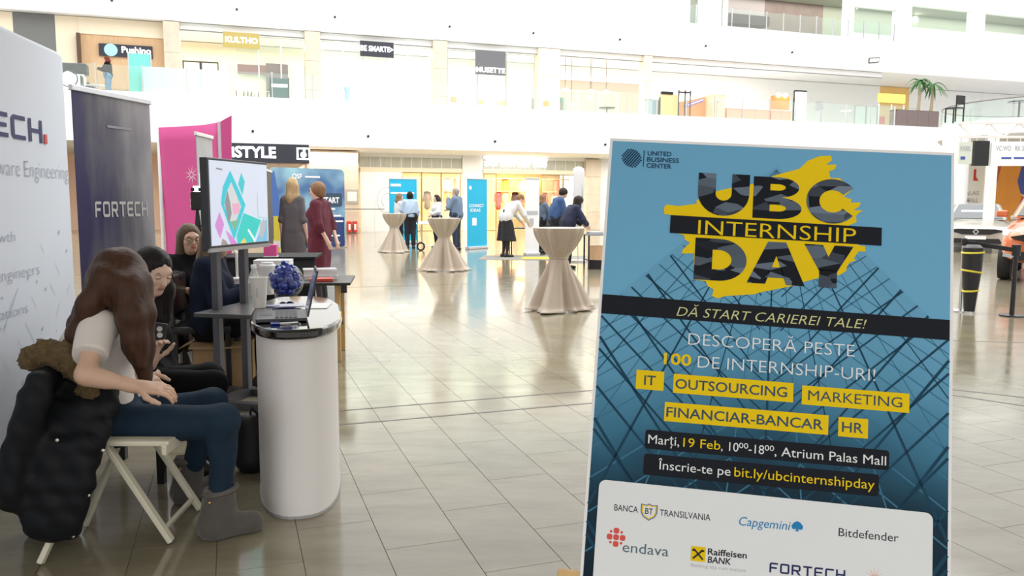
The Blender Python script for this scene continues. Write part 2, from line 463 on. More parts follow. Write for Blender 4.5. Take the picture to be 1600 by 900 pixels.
# ------------------------------------------------------------------ galleries
XA, XB = -28, 64
b = MB().span((XA, 33.7, 3.72), (XB, 47, 5.2)).span((XA, 33.5, 3.64), (XB, 33.7, 5.5))
st('gallery_slab', b, white)
Y2, ZC, ZT = 38.3, 9.15, 10.97           # upper gallery: front edge, underside, top
b = MB().span((XA, Y2 + .2, ZC + .03), (XB, 50, ZT - .25)).span((XA, Y2, ZC), (XB, Y2 + .2, ZT))
st('gallery_slab', b, white)
# ---- second-level back walls, one for each shop bay
BAYS = [(-150, 30, cream), (30, 95, grey_paint), (95, 131, cream), (131, 262, panel_wood), (287, 478, mat('pale_yellow_wall', (.86, .80, .60), .6)),
        (502, 675, white), (697, 837, mat('pale_cream_wall', (.88, .86, .76), .6)), (870, 1000, mat('taupe_wall', (.42, .35, .30), .6)),
        (1012, 1180, white), (1180, 1372, white), (1372, 1418, mat('amber_wall', (.80, .50, .16), .6)), (1418, 1700, white)]
for a, c, m in BAYS:
    deep = 38.9 if m in (cream, grey_paint, panel_wood) else 43.0
    zt = fz(196, 57, 38.9) if m is panel_wood else (fz(918, 127, 43.0) if m.name == 'taupe_wall' else ZC)
    st('wall_shop', MB().span((fx(a, deep), deep, 5.2), (fx(c, deep), deep + .2, zt)), m)
    if zt < ZC: st('wall_shop', MB().span((fx(a, deep), deep - .05, zt), (fx(c, deep), deep + .2, ZC)), cream if m is panel_wood else white)
# upper lintel of every bay
for a, c in ((287, 478), (502, 675), (697, 837), (870, 1000), (1012, 1372)):
    st('shop_lintel', MB().span((fx(a), 38.6, 8.86), (fx(c), 38.9, ZC)), white)
    st('trim_painted_shadow', MB().span((fx(a), 38.56, 8.82), (fx(c), 38.60, 8.86)), grey_paint)  # dark grey strip paints in the shadow line under the lintel
for a, c, m in ((262, 287, stone), (478, 502, stone), (675, 697, stone), (837, 870, cream), (1000, 1012, cream)):
    r = thing('stone_column', 'x', 'column'); del r['label']; del r['category']; r['kind'] = 'structure'
    r.location = mall(fx(a), 38.34, 5.2); r.rotation_euler = (0, 0, MA); w = fx(c) - fx(a)
    for k in range(3):                     # stacked cladding panels
        MB().span((.004, 0, k * 1.31 + .003), (w - .004, .6, k * 1.31 + 1.305)).build('cladding_panel', m, r, bevel=.006)
# shop windows of the second level
wn = 0
def window(x0, x1, Y, z0, z1, n, fm, gm=clear, fr=.05, nz=1):
    global wn; wn += 1
    r = bpy.data.objects.new('window_%d' % wn, None); COL.objects.link(r); r['kind'] = 'structure'
    r.location = mall(x0, Y, z0); r.rotation_euler = (0, 0, MA); w, h = x1 - x0, z1 - z0
    b = MB()
    for k in range(n + 1): b.span((max(0, w * k / n - fr / 2), -.04, 0), (min(w, w * k / n + fr / 2), .04, h))
    for z in [h * k / nz for k in range(nz + 1)]: b.span((0, -.035, max(0, z - fr / 2)), (w, .035, min(h, z + fr / 2)))
    b.build('window_frame', fm, r)
    for k in range(n):
        for q in range(nz):
            MB().span((w * k / n + fr / 2, -.006, h * q / nz + fr / 2), (w * (k + 1) / n - fr / 2, .006, h * (q + 1) / nz - fr / 2)).build('pane', gm, r)
    return r
greyframe = mat('grey_window_frame', (.35, .34, .31), .4)
whiteframe = mat('white_window_frame', (.8, .8, .78), .4)
window(fx(289), fx(345), 38.75, 5.2, fz(316, 96, 38.75), 2, mat('dark_shop_frame', (.05, .045, .04), .4), fr=.11)
st('wall_accent', MB().span((fx(374, 42.8), 42.7, fz(400, 116, 42.8)), (fx(418, 42.8), 42.9, fz(400, 102, 42.8))), mat('plum_band', (.16, .06, .06), .6))
st('wall_accent', MB().span((fx(418, 42.8), 42.7, 5.2), (fx(452, 42.8), 42.9, fz(430, 100, 42.8))), mat('dark_plum_recess', (.09, .05, .05), .6))
st('trim_1', MB().span((fx(127), 38.6, 5.2), (fx(132), 38.95, fz(130, 52, 38.7))), mat('dark_oak', (.10, .055, .03), .5))
window(fx(372), fx(476), 38.75, 5.2, 8.8, 3, whiteframe)
window(fx(506), fx(600), 38.75, 5.2, 8.8, 3, whiteframe)
window(fx(604), fx(672), 38.75, 5.2, 8.8, 2, whiteframe)
window(fx(700), fx(835), 38.75, 5.2, 8.8, 3, greyframe, fr=.035)
window(fx(872), fx(966), 38.75, 5.2, 7.2, 3, whiteframe)
window(fx(1335), fx(1371), 38.75, 5.2, 7.2, 2, greyframe)
window(fx(1414), fx(1436), 38.75, 5.2, 7.2, 1, greyframe)
# ---- third level: white wall with window openings
Y3, ZR = 43.3, 15.0
hx = lambda px: fx(px, Y3, 30)
holes = [(1078, 1131, ZT, 14.6), (1137, 1320, ZT, 14.6), (1334, 1399, fz(1366, 54, Y3), 14.2), (1424, 1516, fz(1470, 47, Y3), fz(1470, 13, Y3)), (1539, 1660, fz(1600, 55, Y3), fz(1600, 27, Y3))]
b = MB(); prev = XA
for a, c, z0, z1 in holes:
    xa, xc = hx(a), hx(c)
    b.span((prev, Y3, ZT - .3), (xa, Y3 + .3, ZR)); b.span((xa, Y3, z1), (xc, Y3 + .3, ZR))
    if z0 > ZT: b.span((xa, Y3, ZT - .3), (xc, Y3 + .3, z0))
    prev = xc
b.span((prev, Y3, ZT - .3), (XB + 20, Y3 + .3, ZR))
st('wall_upper', b, white)
olive = mat('dim_room_wall', (.27, .29, .23), .7); brownst = mat('brown_stone', (.17, .125, .105), .5, var=.3, scale=2)
YR = Y3 + 3.0
st('wall_room', MB().span((hx(1060), YR, ZT - .3), (hx(1131), YR + .2, ZR)), mat('grey_stone', (.20, .22, .19), .5, var=.3, scale=1.5))
st('wall_room', MB().span((hx(1131), YR, ZT - .3), (hx(1240), YR + .2, ZR)), mat('mauve_panel', (.34, .30, .29), .5))
st('wall_room', MB().span((hx(1240), YR, ZT - .3), (hx(1335), YR + .2, ZR)), brownst)
st('wall_room', MB().span((hx(1335), YR, ZT - .3), (hx(1660) + 6, YR + .2, ZR)), olive)
st('ceiling_room', MB().span((hx(1060), Y3 + .3, 14.9), (hx(1660) + 6, YR, 15.0)), olive)
st('wall_partition', MB().span((hx(1131), Y3 - .02, ZT), (hx(1137), YR, 14.6)), white)
st('wall_partition', MB().span((hx(1137), Y3 + 1.2, ZT), (hx(1151), YR, 14.6)), mat('dark_brown_panel', (.07, .05, .045), .5))
st('wall_partition', MB().span((hx(1151), Y3 + 2.2, 13.0), (hx(1237), YR, 13.6)), MATS['dark_brown_panel'])
for a, c, z0, z1 in holes[2:]: window(hx(a), hx(c), Y3 + .02, z0, z1, 1, whiteframe)

# ---- glass balustrades
def balustrade(label, x0, x1, z0, hgt, step, special=None, post=True, gm=clear, Y=33.6):
    r = thing('glass_balustrade', label, 'balustrade', mall(x0, Y, z0), MA)
    n = max(1, round((x1 - x0) / step)); w = (x1 - x0) / n
    pm = bpy.data.meshes.new('post'); bb = MB().span((-.02, -.02, 0), (.02, .02, hgt)).span((-.05, -.03, hgt), (.05, .03, hgt + .03)); pm.from_pydata(bb.v, [], bb.f)
    for k in range(n):
        m = gm
        for s0, s1, sm in special or ():
            if s0 <= x0 + (k + .5) * w <= s1: m = sm
        MB().span((k * w + .03, -.008, .02), ((k + 1) * w - .03, .008, hgt)).build('pane', m, r)
    if post:
        for k in range(n + 1): mesh_obj('post', pm, steel, r, (k * w, 0, 0))
    return r
balustrade('long clear glass balustrade along the edge of the middle gallery', XA, fx(1398, 33.6, 180), 5.5, .95, 1.55,
           [(fx(205, 33.6), fx(240, 33.6), teal_frost), (fx(241, 33.6), fx(345, 33.6), frost)])
balustrade('glass balustrade with close posts on the top gallery', fx(672, Y2, 10), fx(1400, Y2, 40), ZT, .95, 1.12, [(fx(1070, Y2, 30), 99, clear)], gm=frost, Y=Y2 + .1)
# taller frosted screen in front of the wood-clad shop
r = thing('glass_screen', 'tall teal frosted glass screen standing on the gallery edge beside the wood-clad shop', 'screen', mall(fx(205, 33.75), 33.85, 5.2), MA)
w = fx(240, 33.75) - fx(205, 33.75)
MB().span((0, -.01, .05), (w, .01, 1.75)).build('pane', teal_frost, r)
for k in (0, w): MB().span((k - .02, -.03, 0), (k + .02, .03, 1.75)).build('post', steel, r)

# ---- small lamps on the white fascias
sb = MB().lathe([(.045, 0), (.05, .02), (.05, .09), (.035, .1)], 12)
sm = bpy.data.meshes.new('lamp_head'); sm.from_pydata(sb.v, [], sb.f); sm.materials.append(black)
for px, py in ((395, 205), (575, 213), (773, 221), (945, 226), (175, 1), (370, 15), (523, 27), (702, 42), (833, 52), (968, 62), (1102, 72), (1237, 82)):
    yf = 33.5 if py > 150 else Y2
    p = onfac(px, py, yf)
    o = bpy.data.objects.new('fascia_spotlight', sm); COL.objects.link(o)
    o.matrix_world = Matrix.Translation(mall(p.x, yf, p.z)) @ MROT @ Matrix.Rotation(math.pi / 2, 4, 'X')
    tag(o, 'tiny black spotlight on the lower white gallery fascia' if py > 150 else 'tiny black spotlight on the upper white gallery fascia', 'spotlight',
        'spotlights on the lower fascia' if py > 150 else 'spotlights on the upper fascia')

# ------------------------------------------------------------------ ground-level shop fronts
xg = lambda px, Y=38.7: fx(px, Y, 320)
warmwall = mat('amber_shop_wall', (.88, .66, .38), .6, var=.2, scale=2)
peach = mat('peach_shop_wall', (.85, .60, .45), .6, var=.05, scale=2)
st('wall_back', MB().span((XA, 44, 0), (xg(562), 44.2, 3.72)), peach)
st('wall_back', MB().span((xg(562), 44, 0), (xg(935), 44.2, 3.72)), warmwall)
st('wall_back', MB().span((xg(935), 38.7, 0), (XB + 15, 39.0, 3.72)), white)
st('pillar_white', MB().span((xg(722), 38.6, 0), (xg(753), 39.4, 3.72)), white)
for a, c, Y in ((483, 561, 36.6), (915, 938, 38.4)):
    r = bpy.data.objects.new('stone_pillar', None); COL.objects.link(r); r['kind'] = 'structure'
    r.location = mall(xg(a, Y), Y, 0); r.rotation_euler = (0, 0, MA); w = xg(c, Y) - xg(a, Y)
    n = 2 if w > 1.5 else 1
    for k in range(4):
        for q in range(n):
            MB().span((w * q / n + .004, 0, k * .92 + .003), (w * (q + 1) / n - .004, 2.2, k * .92 + .917)).build('cladding_panel', stone, r, bevel=.006)
clere = mat('ribbed_clerestory_glass', (.50, .50, .42), .3, var=.25, scale=3, stretch=(3, 1, .4))
for a, c in ((563, 721), (754, 914)):
    x0, x1 = xg(a), xg(c)
    st('shop_lintel', MB().span((x0, 38.6, 3.58), (x1, 39, 3.72)), white)
    st('shop_lintel', MB().span((x0, 38.55, 2.86), (x1, 39, 3.06)), cream)
    r = window(x0, x1, 38.75, 3.06, 3.58, 10, whiteframe, clere, .04)
window(xg(628), xg(720), 38.75, 0.0, 2.86, 3, mat('bronze_frame', (.35, .22, .1), .4, .5), clear, .06)
window(xg(756), xg(776), 38.75, 0.0, 2.86, 1, MATS['bronze_frame'], clear, .06)
window(xg(846), xg(913), 38.75, 0.0, 2.86, 2, MATS['bronze_frame'], clear, .06)
# white hoarding with a line drawing
r = thing('white_hoarding', 'plain white hoarding panel with a thin looped line drawing between pillar and glowing shop', 'panel', mall(xg(562), 38.44, 0), MA)
w = xg(627) - xg(562)
for q in range(3): MB().span((w * q / 3 + .004, 0, 0), (w * (q + 1) / 3 - .004, .08, 2.85)).build('board', white, r)
lm = mat('pale_grey_print', (.55, .56, .56), .6)
pts = [(w * .62 + .55 * math.cos(t) * (1 - t / 16), -.012, 1.45 + .75 * math.sin(t) * (1 - t / 16)) for t in [k * .3 for k in range(36)]]
MB().tube(pts, .016, 5).build('printed_line', lm, r)
# dark shop fascia at the left, flush with the gallery edge
x0, x1 = fx(250, 33.4, 235), fx(483, 33.4, 235)
r = thing('shop_sign', 'long black shop fascia with glowing white letters above the screen stand', 'sign', mall(x0, 33.42, 2.95), MA)
fas = mat('anthracite_fascia', (.022, .024, .036), .35)
MB().span((0, 0, 0), (x1 - x0, .14, .74)).build('fascia_board', fas, r)
def sgx(px): return fx(px, 33.4, 235) - x0
put_text(r, 'iSTYLE', sgx(362), .2, sgx(431) - sgx(362), .42, glow_white, y=-.03, bold=.03, name='letters', thick=.03)
apx = sgx(474)
for s in ((-.26, -.2), (.2, .26)): MB().span((apx + s[0], -.03, .14), (apx + s[1], -.001, .62)).build('logo_frame', glow_white, r)
for s in ((.14, .2), (.56, .62)): MB().span((apx - .2, -.03, s[0]), (apx + .2, -.001, s[1])).build('logo_frame', glow_white, r)
MB().sphere((apx, -.02, .34), .12, sc=(1, .2, 1)).sphere((apx + .03, -.02, .50), .05, sc=(1, .3, 1)).build('logo_fruit', glow_white, r, smooth=True)
st('wall_shopfront', MB().span((x1 - .1, 33.45, 0), (x1, 38, 2.95)), peach)
window(x0 + 1.2, x1 - .1, 33.6, 0, 2.95, 4, mat('rose_frame', (.6, .4, .33), .4), clear, .06)
# glowing script sign of the clothes shop
X0 = xg(757, 38.4)
r = thing('shop_sign', 'glowing white script letters above the amber clothes shop', 'sign', mall(X0, 38.45, 3.1), MA)
MB().span((0, .05, .3), (xg(855, 38.4) - X0, .1, .36)).build('mounting_rail', whiteframe, r)
put_text(r, 'Stradivarius', 0, .12, xg(855, 38.4) - X0, .62, glow_white, y=-.03, bold=.02, shear=.15, name='letters', thick=.04)
# fittings inside the warm shops
shelf_m = mat('shop_shelf_wood', (.55, .32, .14), .5)
cloth_cols = [(.55, .06, .03), (.75, .28, .04), (.05, .03, .03), (.8, .7, .55), (.35, .05, .06), (.7, .12, .05), (.12, .08, .07), (.85, .55, .2)]
cm = [mat('garment_%d' % i, c, .8, var=.15, bump=.2) for i, c in enumerate(cloth_cols)]
names = ['dark red', 'rust orange', 'black', 'ivory', 'wine red', 'brick red', 'dark brown', 'mustard']
gi = 0
def garment(x, Y, z, i, lab):
    o = sdf('hanging_garment', [rc((-.13, 0, 0), (.13, 0, 0), .05, k=.05), rc((0, 0, -.1), (0, 0, -.75), .13, .17, k=.08), rc((-.14, 0, -.02), (-.24, 0, -.5), .05, .04, k=.05), rc((.14, 0, -.02), (.24, 0, -.5), .05, .04, k=.05)],
            .035, cm[i], disp=folds(.012, 14, int(x * 10)), relax=0)
    o.location = mall(x, Y, z); o.rotation_euler = (0, 0, MA + random.uniform(-.3, .3))
    tag(o, lab, 'garment', 'garments in the clothes shop')
places = [(638, 'beside the cyan banner'), (668, 'left of the woman in the white blouse'), (700, 'right of the woman in the white blouse'), (778, 'behind the larger cyan banner'),
          (790, 'over the skirted woman'), (806, 'right of the skirted woman'), (815, 'near the white pull-up banner'), (850, 'behind the man in the blue shirt'), (868, 'far right behind the man in blue')]
for q, (px, wh) in enumerate(places):
    for zz in (1.94,) if q % 2 else (1.94, 2.64):
        garment(xg(px, 42.4), 42.45 + random.uniform(-.1, .1), zz, (q * 3 + int(zz * 2)) % 8, '%s garment in the amber shop %s%s' % (names[(q * 3 + int(zz * 2)) % 8], wh, ', upper rail' if zz > 2 else ''))
for (a, c), wh in (((632, 716), 'left'), ((772, 842), 'middle'), ((848, 910), 'right')):
    r = thing('clothes_rail', 'wooden clothes rail unit in the %s bay of the amber shop' % wh, 'rail', mall(xg(a, 42), 42.2, 0), MA); w = xg(c, 42) - xg(a, 42)
    MB().span((0, 0, 0), (.05, .5, 2.75)).build('upright', shelf_m, r); MB().span((w - .05, 0, 0), (w, .5, 2.75)).build('upright', shelf_m, r)
    for z in (.5, 2.0, 2.7): MB().span((.05, 0, z), (w - .05, .5, z + .04)).build('shelf', shelf_m, r)
st('ceiling_shop', MB().span((xg(562), 39.0, 3.2), (xg(935), 44, 3.3)), white)
for k in range(7):
    x = xg(640) + k * (xg(905) - xg(640)) / 6
    o = MB().lathe([(.11, 0), (.13, .03), (.13, .06)], 12).build('ceiling_spot', warm_bulb, loc=mall(x, 40.6, 3.13), rz=MA)
    tag(o, 'round warm ceiling spot inside the amber clothes shop', 'ceiling light', 'warm spots in the clothes shop')
area_light('shop_light', mall((xg(628) + xg(913)) / 2, 41.3, 3.1), MROT, 9.0, 2.2, 1150, (1, .80, .56))
area_light('shop_light', mall(0.5, 37, 2.9), MROT, 6, 2, 150, (1, .8, .66))
area_light('gallery_fill', mall(8, 40.9, 8.9), MROT, 44, 2.6, 1000, (1, .93, .8))  # long added strip, overexposes the upper shop interiors
area_light('gallery_fill', mall(12, 36.1, 3.6), MROT, 40, 2, 950, (1, .97, .92))  # unseen fill added under the soffit to whiten the hoarding
area_light('upper_light', mall(hx(1380), Y3 + 1.7, 14.85), MROT, 34, 1.8, 800, (1, .97, .9))
for px, py in ((1345, 7), (1430, 15), (1453, 17), (1478, 19), (1437, 29), (1551, 27), (1579, 30)):
    p = onfac(px, py, YR - .4)
    o = MB().lathe([(.2, 0), (.22, .03), (.2, .05)], 14).build('wall_downlight', cool_bulb); o.matrix_world = Matrix.Translation(mall(p.x, YR - .02, p.z)) @ MROT @ Matrix.Rotation(math.pi / 2, 4, 'X')
    tag(o, 'round white lamp on the room wall behind the top floor windows', 'lamp', 'lamps of the top floor rooms')
# fire extinguisher cabinets at the foot of the stone pillar
redm = mat('signal_red', (.62, .03, .025), .4)
for k, wh in ((0, 'left'), (1, 'right')):
    r = thing('extinguisher_box', 'small red fire equipment box low on the stone pillar, %s one' % wh, 'fire box', mall(xg(541 + 9 * k, 36.6), 36.47, .05), MA)
    MB().span((0, -.12, 0), (.19, .1, .5)).build('case', redm, r, bevel=.02)
    MB().span((.05, -.13, .12), (.14, -.118, .38)).build('front_plate', white, r)
r = thing('wall_notice', 'framed pale notice board on the stone pillar above the fire boxes', 'notice board', mall(xg(540, 36.6), 36.56, 1.35), MA)
MB().span((0, 0, 0), (.58, .04, .62)).build('frame', mat('taupe_frame', (.42, .40, .36), .5), r)
MB().span((.08, -.006, .1), (.5, 0, .52)).build('notice', mat('pale_green_paper', (.72, .8, .74), .6), r, bevel=.02)
MB().span((xg(480, 36.3), 36.2, 1.08), (xg(600, 36.3), 36.25, 1.11)).build('hand_rail', blackm, tag(thing('wall_rail', 'thin dark rail running across the stone pillar and white hoarding', 'rail', mall(0, 0, 0), MA)))

# ------------------------------------------------------------------ middle gallery: signs and furniture
def sign(px0, py0, px1, py1, Y, label, m, text, tm_, tb, bold=.02, thick=.06, shear=0.0, tz=None):
    a, c = onfac(px0, py1, Y), onfac(px1, py0, Y)
    x0, x1 = a.x, c.x; z0 = (onfac(px0, py1, Y).z + onfac(px1, py1, Y).z) / 2; z1 = (onfac(px0, py0, Y).z + onfac(px1, py0, Y).z) / 2
    r = thing('shop_sign', label, 'sign', mall(x0, Y, z0), MA)
    w, h = x1 - x0, z1 - z0
    MB().span((0, 0, 0), (w, thick, h)).build('sign_board', m, r)
    if text: put_text(r, text, w * tb[0], h * tb[1], w * (tb[2] - tb[0]), h * tb[3], tm_, y=-.012, bold=bold, name='letters', thick=.012, shear=shear)
    return r, w, h
gold = mat('gold_sign', (.46, .36, .10), .4)
sign(349, 51, 405, 75, 38.18, 'gold sign board with white letters hanging over the pale yellow shop', gold, 'KULTHO', glow_white, (.06, .34, .95, .36))
sign(563, 65, 615, 89, 38.18, 'black sign board with a row of glowing letters and arrow on the white shop', fas, 'BE SMARTE>', glow_white, (.02, .36, .98, .34))
sign(743, 79, 790, 117, 38.18, 'tall grey sign board with letters along its lower edge', mat('slate_sign', (.13, .13, .14), .5), 'MUSETTE', glow_white, (.02, .1, .98, .2))
r, w, h = sign(155, 70, 238, 89, 38.8, 'black sign with round blue emblem on the wood-clad shop front', fas, 'Pushino', glow_white, (.42, .35, .97, .5))
MB().lathe([(.26, 0), (.26, .03)], 20).build('emblem', mat('blue_emblem', (.25, .55, .75), .4, emit=.6), r).matrix_local = Matrix.Translation((w * .22, 0, h * .5)) @ Matrix.Rotation(math.pi / 2, 4, 'X')
r = thing('wayfinding_sign', 'small tilted white frame sign on the upper fascia', 'sign', mall(fx(1357, Y2, 92), Y2 - .1, fz(1357, 98, Y2)), MA)
for k in range(3): MB().box((.24 * k + .12, .02, .03 * k + .12), (.2, .04, .2)).build('panel', white, r)
MB().bar((0, .05, -.02), (.74, .05, .08), .03, .03).bar((0, .05, .24), (.74, .05, .34), .03, .03).bar((0, .05, -.02), (0, .05, .24), .03, .03).bar((.74, .05, .08), (.74, .05, .34), .03, .03).build('frame', blackm, r)

def chair_simple(name, label, loc, rz, m, group=None, back=.85, seat=.45):
    r = thing(name, label, 'chair', loc, rz, group)
    for sx in (-.19, .19):
        for sy in (-.19, .19): MB().bar((sx, sy, 0), (sx, sy, seat), .035, .035).build('leg', m, r)
    MB().box((0, 0, seat + .02), (.44, .44, .05)).build('seat', m, r, bevel=.015)
    MB().box((0, -.2, (back + seat) / 2 + .08), (.42, .04, back - seat - .1)).build('backrest', m, r, bevel=.015)
    for sx in (-.19, .19): MB().bar((sx, -.2, seat), (sx, -.2, back), .03, .03).build('back_post', m, r)
    return r
def ped_table(name, label, loc, m, mt, h=.75, rad=.35, group=None):
    r = thing(name, label, 'table', loc, MA, group)
    MB().lathe([(rad * .6, 0), (rad * .6, .02), (.03, .04)], 18).build('foot', m, r, smooth=True)
    MB().lathe([(.03, .03), (.03, h - .02)], 12).build('column', m, r, smooth=True)
    MB().lathe([(rad, h - .02), (rad, h + .015)], 24).build('tabletop', mt, r)
    return r
G2 = 5.2
def g2(px, Y): return mall(fx(px, Y, 180), Y, G2)
darkgreen = mat('dark_green_metal', (.03, .06, .05), .5)
chair_simple('cafe_chair', 'dark cafe chair on the gallery left of the seated drinker', g2(140, 34.35), MA - 1.6, blackm)
chair_simple('cafe_chair', 'dark cafe chair on the gallery under the standing figure in jeans', g2(163, 35.2), MA + 1.4, blackm)
chair_simple('cafe_chair', 'dark green cafe chair on the gallery beside the white planter wall', g2(132, 36.2), MA + .3, darkgreen)
ped_table('cafe_table', 'small round cafe table on the gallery between dark chairs', g2(152, 35.9), blackm, mat('table_white', (.8, .8, .8), .4))
ped_table('cafe_table', 'round cafe table with thin foot behind the pale frosted panes', g2(258, 34.8), steel, MATS['table_white'], 1.0, .28)
r = thing('planter_block', 'black topped white planter block at the left end of the gallery', 'planter', g2(116, 35.3), MA)
MB().box((0, 0, .55), (.9, .5, 1.1)).build('box', white, r, bevel=.02); MB().box((0, 0, 1.25), (1.1, .6, .4)).build('cover', black, r, bevel=.05)
r = thing('globe_lamp', 'white globe lamp with black ring stand at the left end of the gallery', 'lamp', g2(110, 33.95), MA)
MB().sphere((0, 0, .75), .22, 16, 10).build('globe', mat('opal_globe', (.95, .95, .95), .3, emit=1.2), r, smooth=True)
MB().tube([(.3 * math.cos(t), 0, .72 + .3 * math.sin(t)) for t in [k * math.pi / 12 for k in range(25)]], .02, 6).build('ring', blackm, r)
MB().lathe([(.16, 0), (.16, .02), (.02, .05), (.02, .45)], 12).build('stand', blackm, r)
r = thing('crate', 'brown wooden crate on the gallery beside the teal glass screen', 'crate', g2(191, 34.4), MA)
for z in (.06, .22, .38): 
    MB().box((0, -.2, z), (.6, .03, .13)).build('slat', panel_wood, r); MB().box((0, .2, z), (.6, .03, .13)).build('slat', panel_wood, r)
MB().box((-.29, 0, .22), (.03, .4, .44)).build('side', panel_wood, r); MB().box((.29, 0, .22), (.03, .4, .44)).build('side', panel_wood, r)
# stands and posters in the pale yellow shop
r = thing('poster_stand', 'dark green poster board on a black stand in the pale yellow shop window', 'poster stand', mall(fx(424, 38.2), 38.3, G2), MA)
w = fx(453, 38.2) - fx(424, 38.2)
MB().span((0, 0, .15), (w, .04, 1.75)).build('board', mat('forest_print', (.035, .09, .085), .5, var=.5, scale=5), r)
MB().span((.05, -.01, 1.35), (w - .05, 0, 1.5)).build('printed_strip', white, r); MB().span((.05, -.01, .75), (w - .2, 0, .82)).build('printed_strip', mat('leaf_print', (.15, .4, .1), .5), r)
for k in (0, w): MB().span((k - .02, -.15, 0), (k + .02, .2, .06)).span((k - .02, -.01, 0), (k + .02, .05, 1.8)).build('foot', blackm, r)
def rack(px, Y, lab, cols, n=7):
    r = thing('clothes_rack', lab, 'rack', g2(px, Y), MA)
    MB().tube([(-.6, 0, 0), (-.6, 0, 1.5), (.6, 0, 1.5), (.6, 0, 0)], .018, 6).build('frame', steel, r)
    for k in range(n):
        x = -.5 + k / (n - 1)
        MB().prism_y([(-.03, .55), (.03, .55), (.035, 1.3), (0, 1.45), (-.035, 1.3)], -.22, .22).build('garment', cols[k % len(cols)], r).location.x = x
plum = mat('plum_cloth', (.18, .08, .09), .8); rosec = mat('rose_cloth', (.75, .5, .45), .8)
rack(388, 40.6, 'clothes rack with plum and rose garments inside the pale yellow shop', [plum, rosec, plum, MATS['garment_6']])
rack(410, 41.2, 'clothes rack with rose and ivory garments deep inside the pale yellow shop', [rosec, MATS['garment_3']])
for k, px in enumerate((348, 362)):
    o = MB().box((0, 0, .2), (.3, .3, .4)).box((0, 0, .43), (.34, .34, .06)).build('shop_box', grey_paint, loc=g2(px, 38.0), rz=MA)
    tag(o, 'small grey display box on the gallery floor, %s of two before the pale yellow shop' % ('left' if k == 0 else 'right'), 'box')
for k, px in enumerate((418, 436, 452)):
    p = onfac(px, 53 + k, 39.5); r = thing('track_spot', 'small black track spot under the pale yellow shop ceiling', 'spotlight', mall(p.x, 39.5, p.z), MA, 'track spots of the pale yellow shop')
    MB().lathe([(.05, 0), (.06, .18)], 10).build('head', black, r); MB().span((-.01, -.01, .15), (.01, .01, .6)).build('stem', black, r)
# mannequin-like dress form and glass door edges in the white shop
o = sdf('dress_form', [rc((0, 0, .95), (0, 0, 1.4), .09, .13, k=.08), rc((-.12, 0, 1.42), (.12, 0, 1.42), .05, k=.06), rc((0, 0, .9), (0, 0, .65), .11, .17, k=.06), rc((0, 0, .0), (0, 0, .7), .02, k=.02), rc((-.12, 0, .03), (.12, 0, .03), .03, k=.02)],
        .03, mat('blue_grey_cloth', (.35, .47, .58), .8)); o.location = g2(543, 38.1); o.rotation_euler = (0, 0, MA)
tag(o, 'blue grey dress form standing before the white shop', 'dress form')
bagm = [mat('yellow_bag', (.85, .75, .12), .5), mat('pale_yellow_bag', (.88, .84, .42), .5)]
k = 0
for px, zz in ((748, .5), (756, .5), (764, .5), (772, .52), (781, .5), (790, .5), (752, 1.15), (779, 1.15), (788, 1.15)):
    r = thing('handbag', '%s handbag, %s from the left on the %s display shelf' % (('yellow', 'pale yellow')[k % 2], ('first', 'second', 'third', 'fourth', 'fifth', 'sixth', 'first', 'second', 'third')[k], 'lower' if zz < 1 else 'upper'), 'bag', mall(fx(px, 39.6), 39.62, G2 + zz + .002), MA, 'handbags in the shop window')
    MB().prism_y([(-.15, 0), (.15, 0), (.12, .24), (-.12, .24)], -.05, .05).build('body', bagm[k % 2], r, bevel=.02)
    MB().tube([(.08 * math.cos(t), 0, .22 + .12 * math.sin(t)) for t in [q * math.pi / 8 for q in range(9)]], .012, 5).build('handle', bagm[k % 2], r); k += 1
r = thing('display_shelf', 'white display shelf of handbags in the shop with the grey sign', 'shelf', mall(fx(738, 39.6), 39.45, G2), MA); w = fx(798, 39.6) - fx(738, 39.6)
for z in (0, .47, 1.12): MB().span((0, 0, z), (w, .35, z + .03)).build('shelf', white, r)
for x in (0, w - .03): MB().span((x, 0, 0), (x + .03, .35, 1.5)).build('side', white, r)
for px, lab in ((709, 'brown handbag standing alone on the plinth left of the grey sign'), (853, 'orange bucket bag on a plinth before the cream column')):
    r = thing('handbag', lab, 'bag', mall(fx(px, 37.8), 37.8, G2 + .95), MA); mm = mat('tan_bag', (.62, .38, .16), .5) if px < 800 else mat('orange_bag', (.85, .35, .1), .5)
    MB().prism_y([(-.12, 0), (.12, 0), (.15, .28), (-.15, .28)], -.07, .07).build('body', mm, r, bevel=.02)
    MB().tube([(.08 * math.cos(t), 0, .26 + .12 * math.sin(t)) for t in [q * math.pi / 8 for q in range(9)]], .012, 5).build('handle', mm, r)
    o = MB().box((0, 0, .475), (.4, .4, .95)).build('plinth', white, loc=mall(fx(px, 37.8), 37.8, G2), rz=MA, bevel=.01)
    tag(o, 'white plinth under the %s' % ('brown handbag' if px < 800 else 'orange bucket bag'), 'plinth')
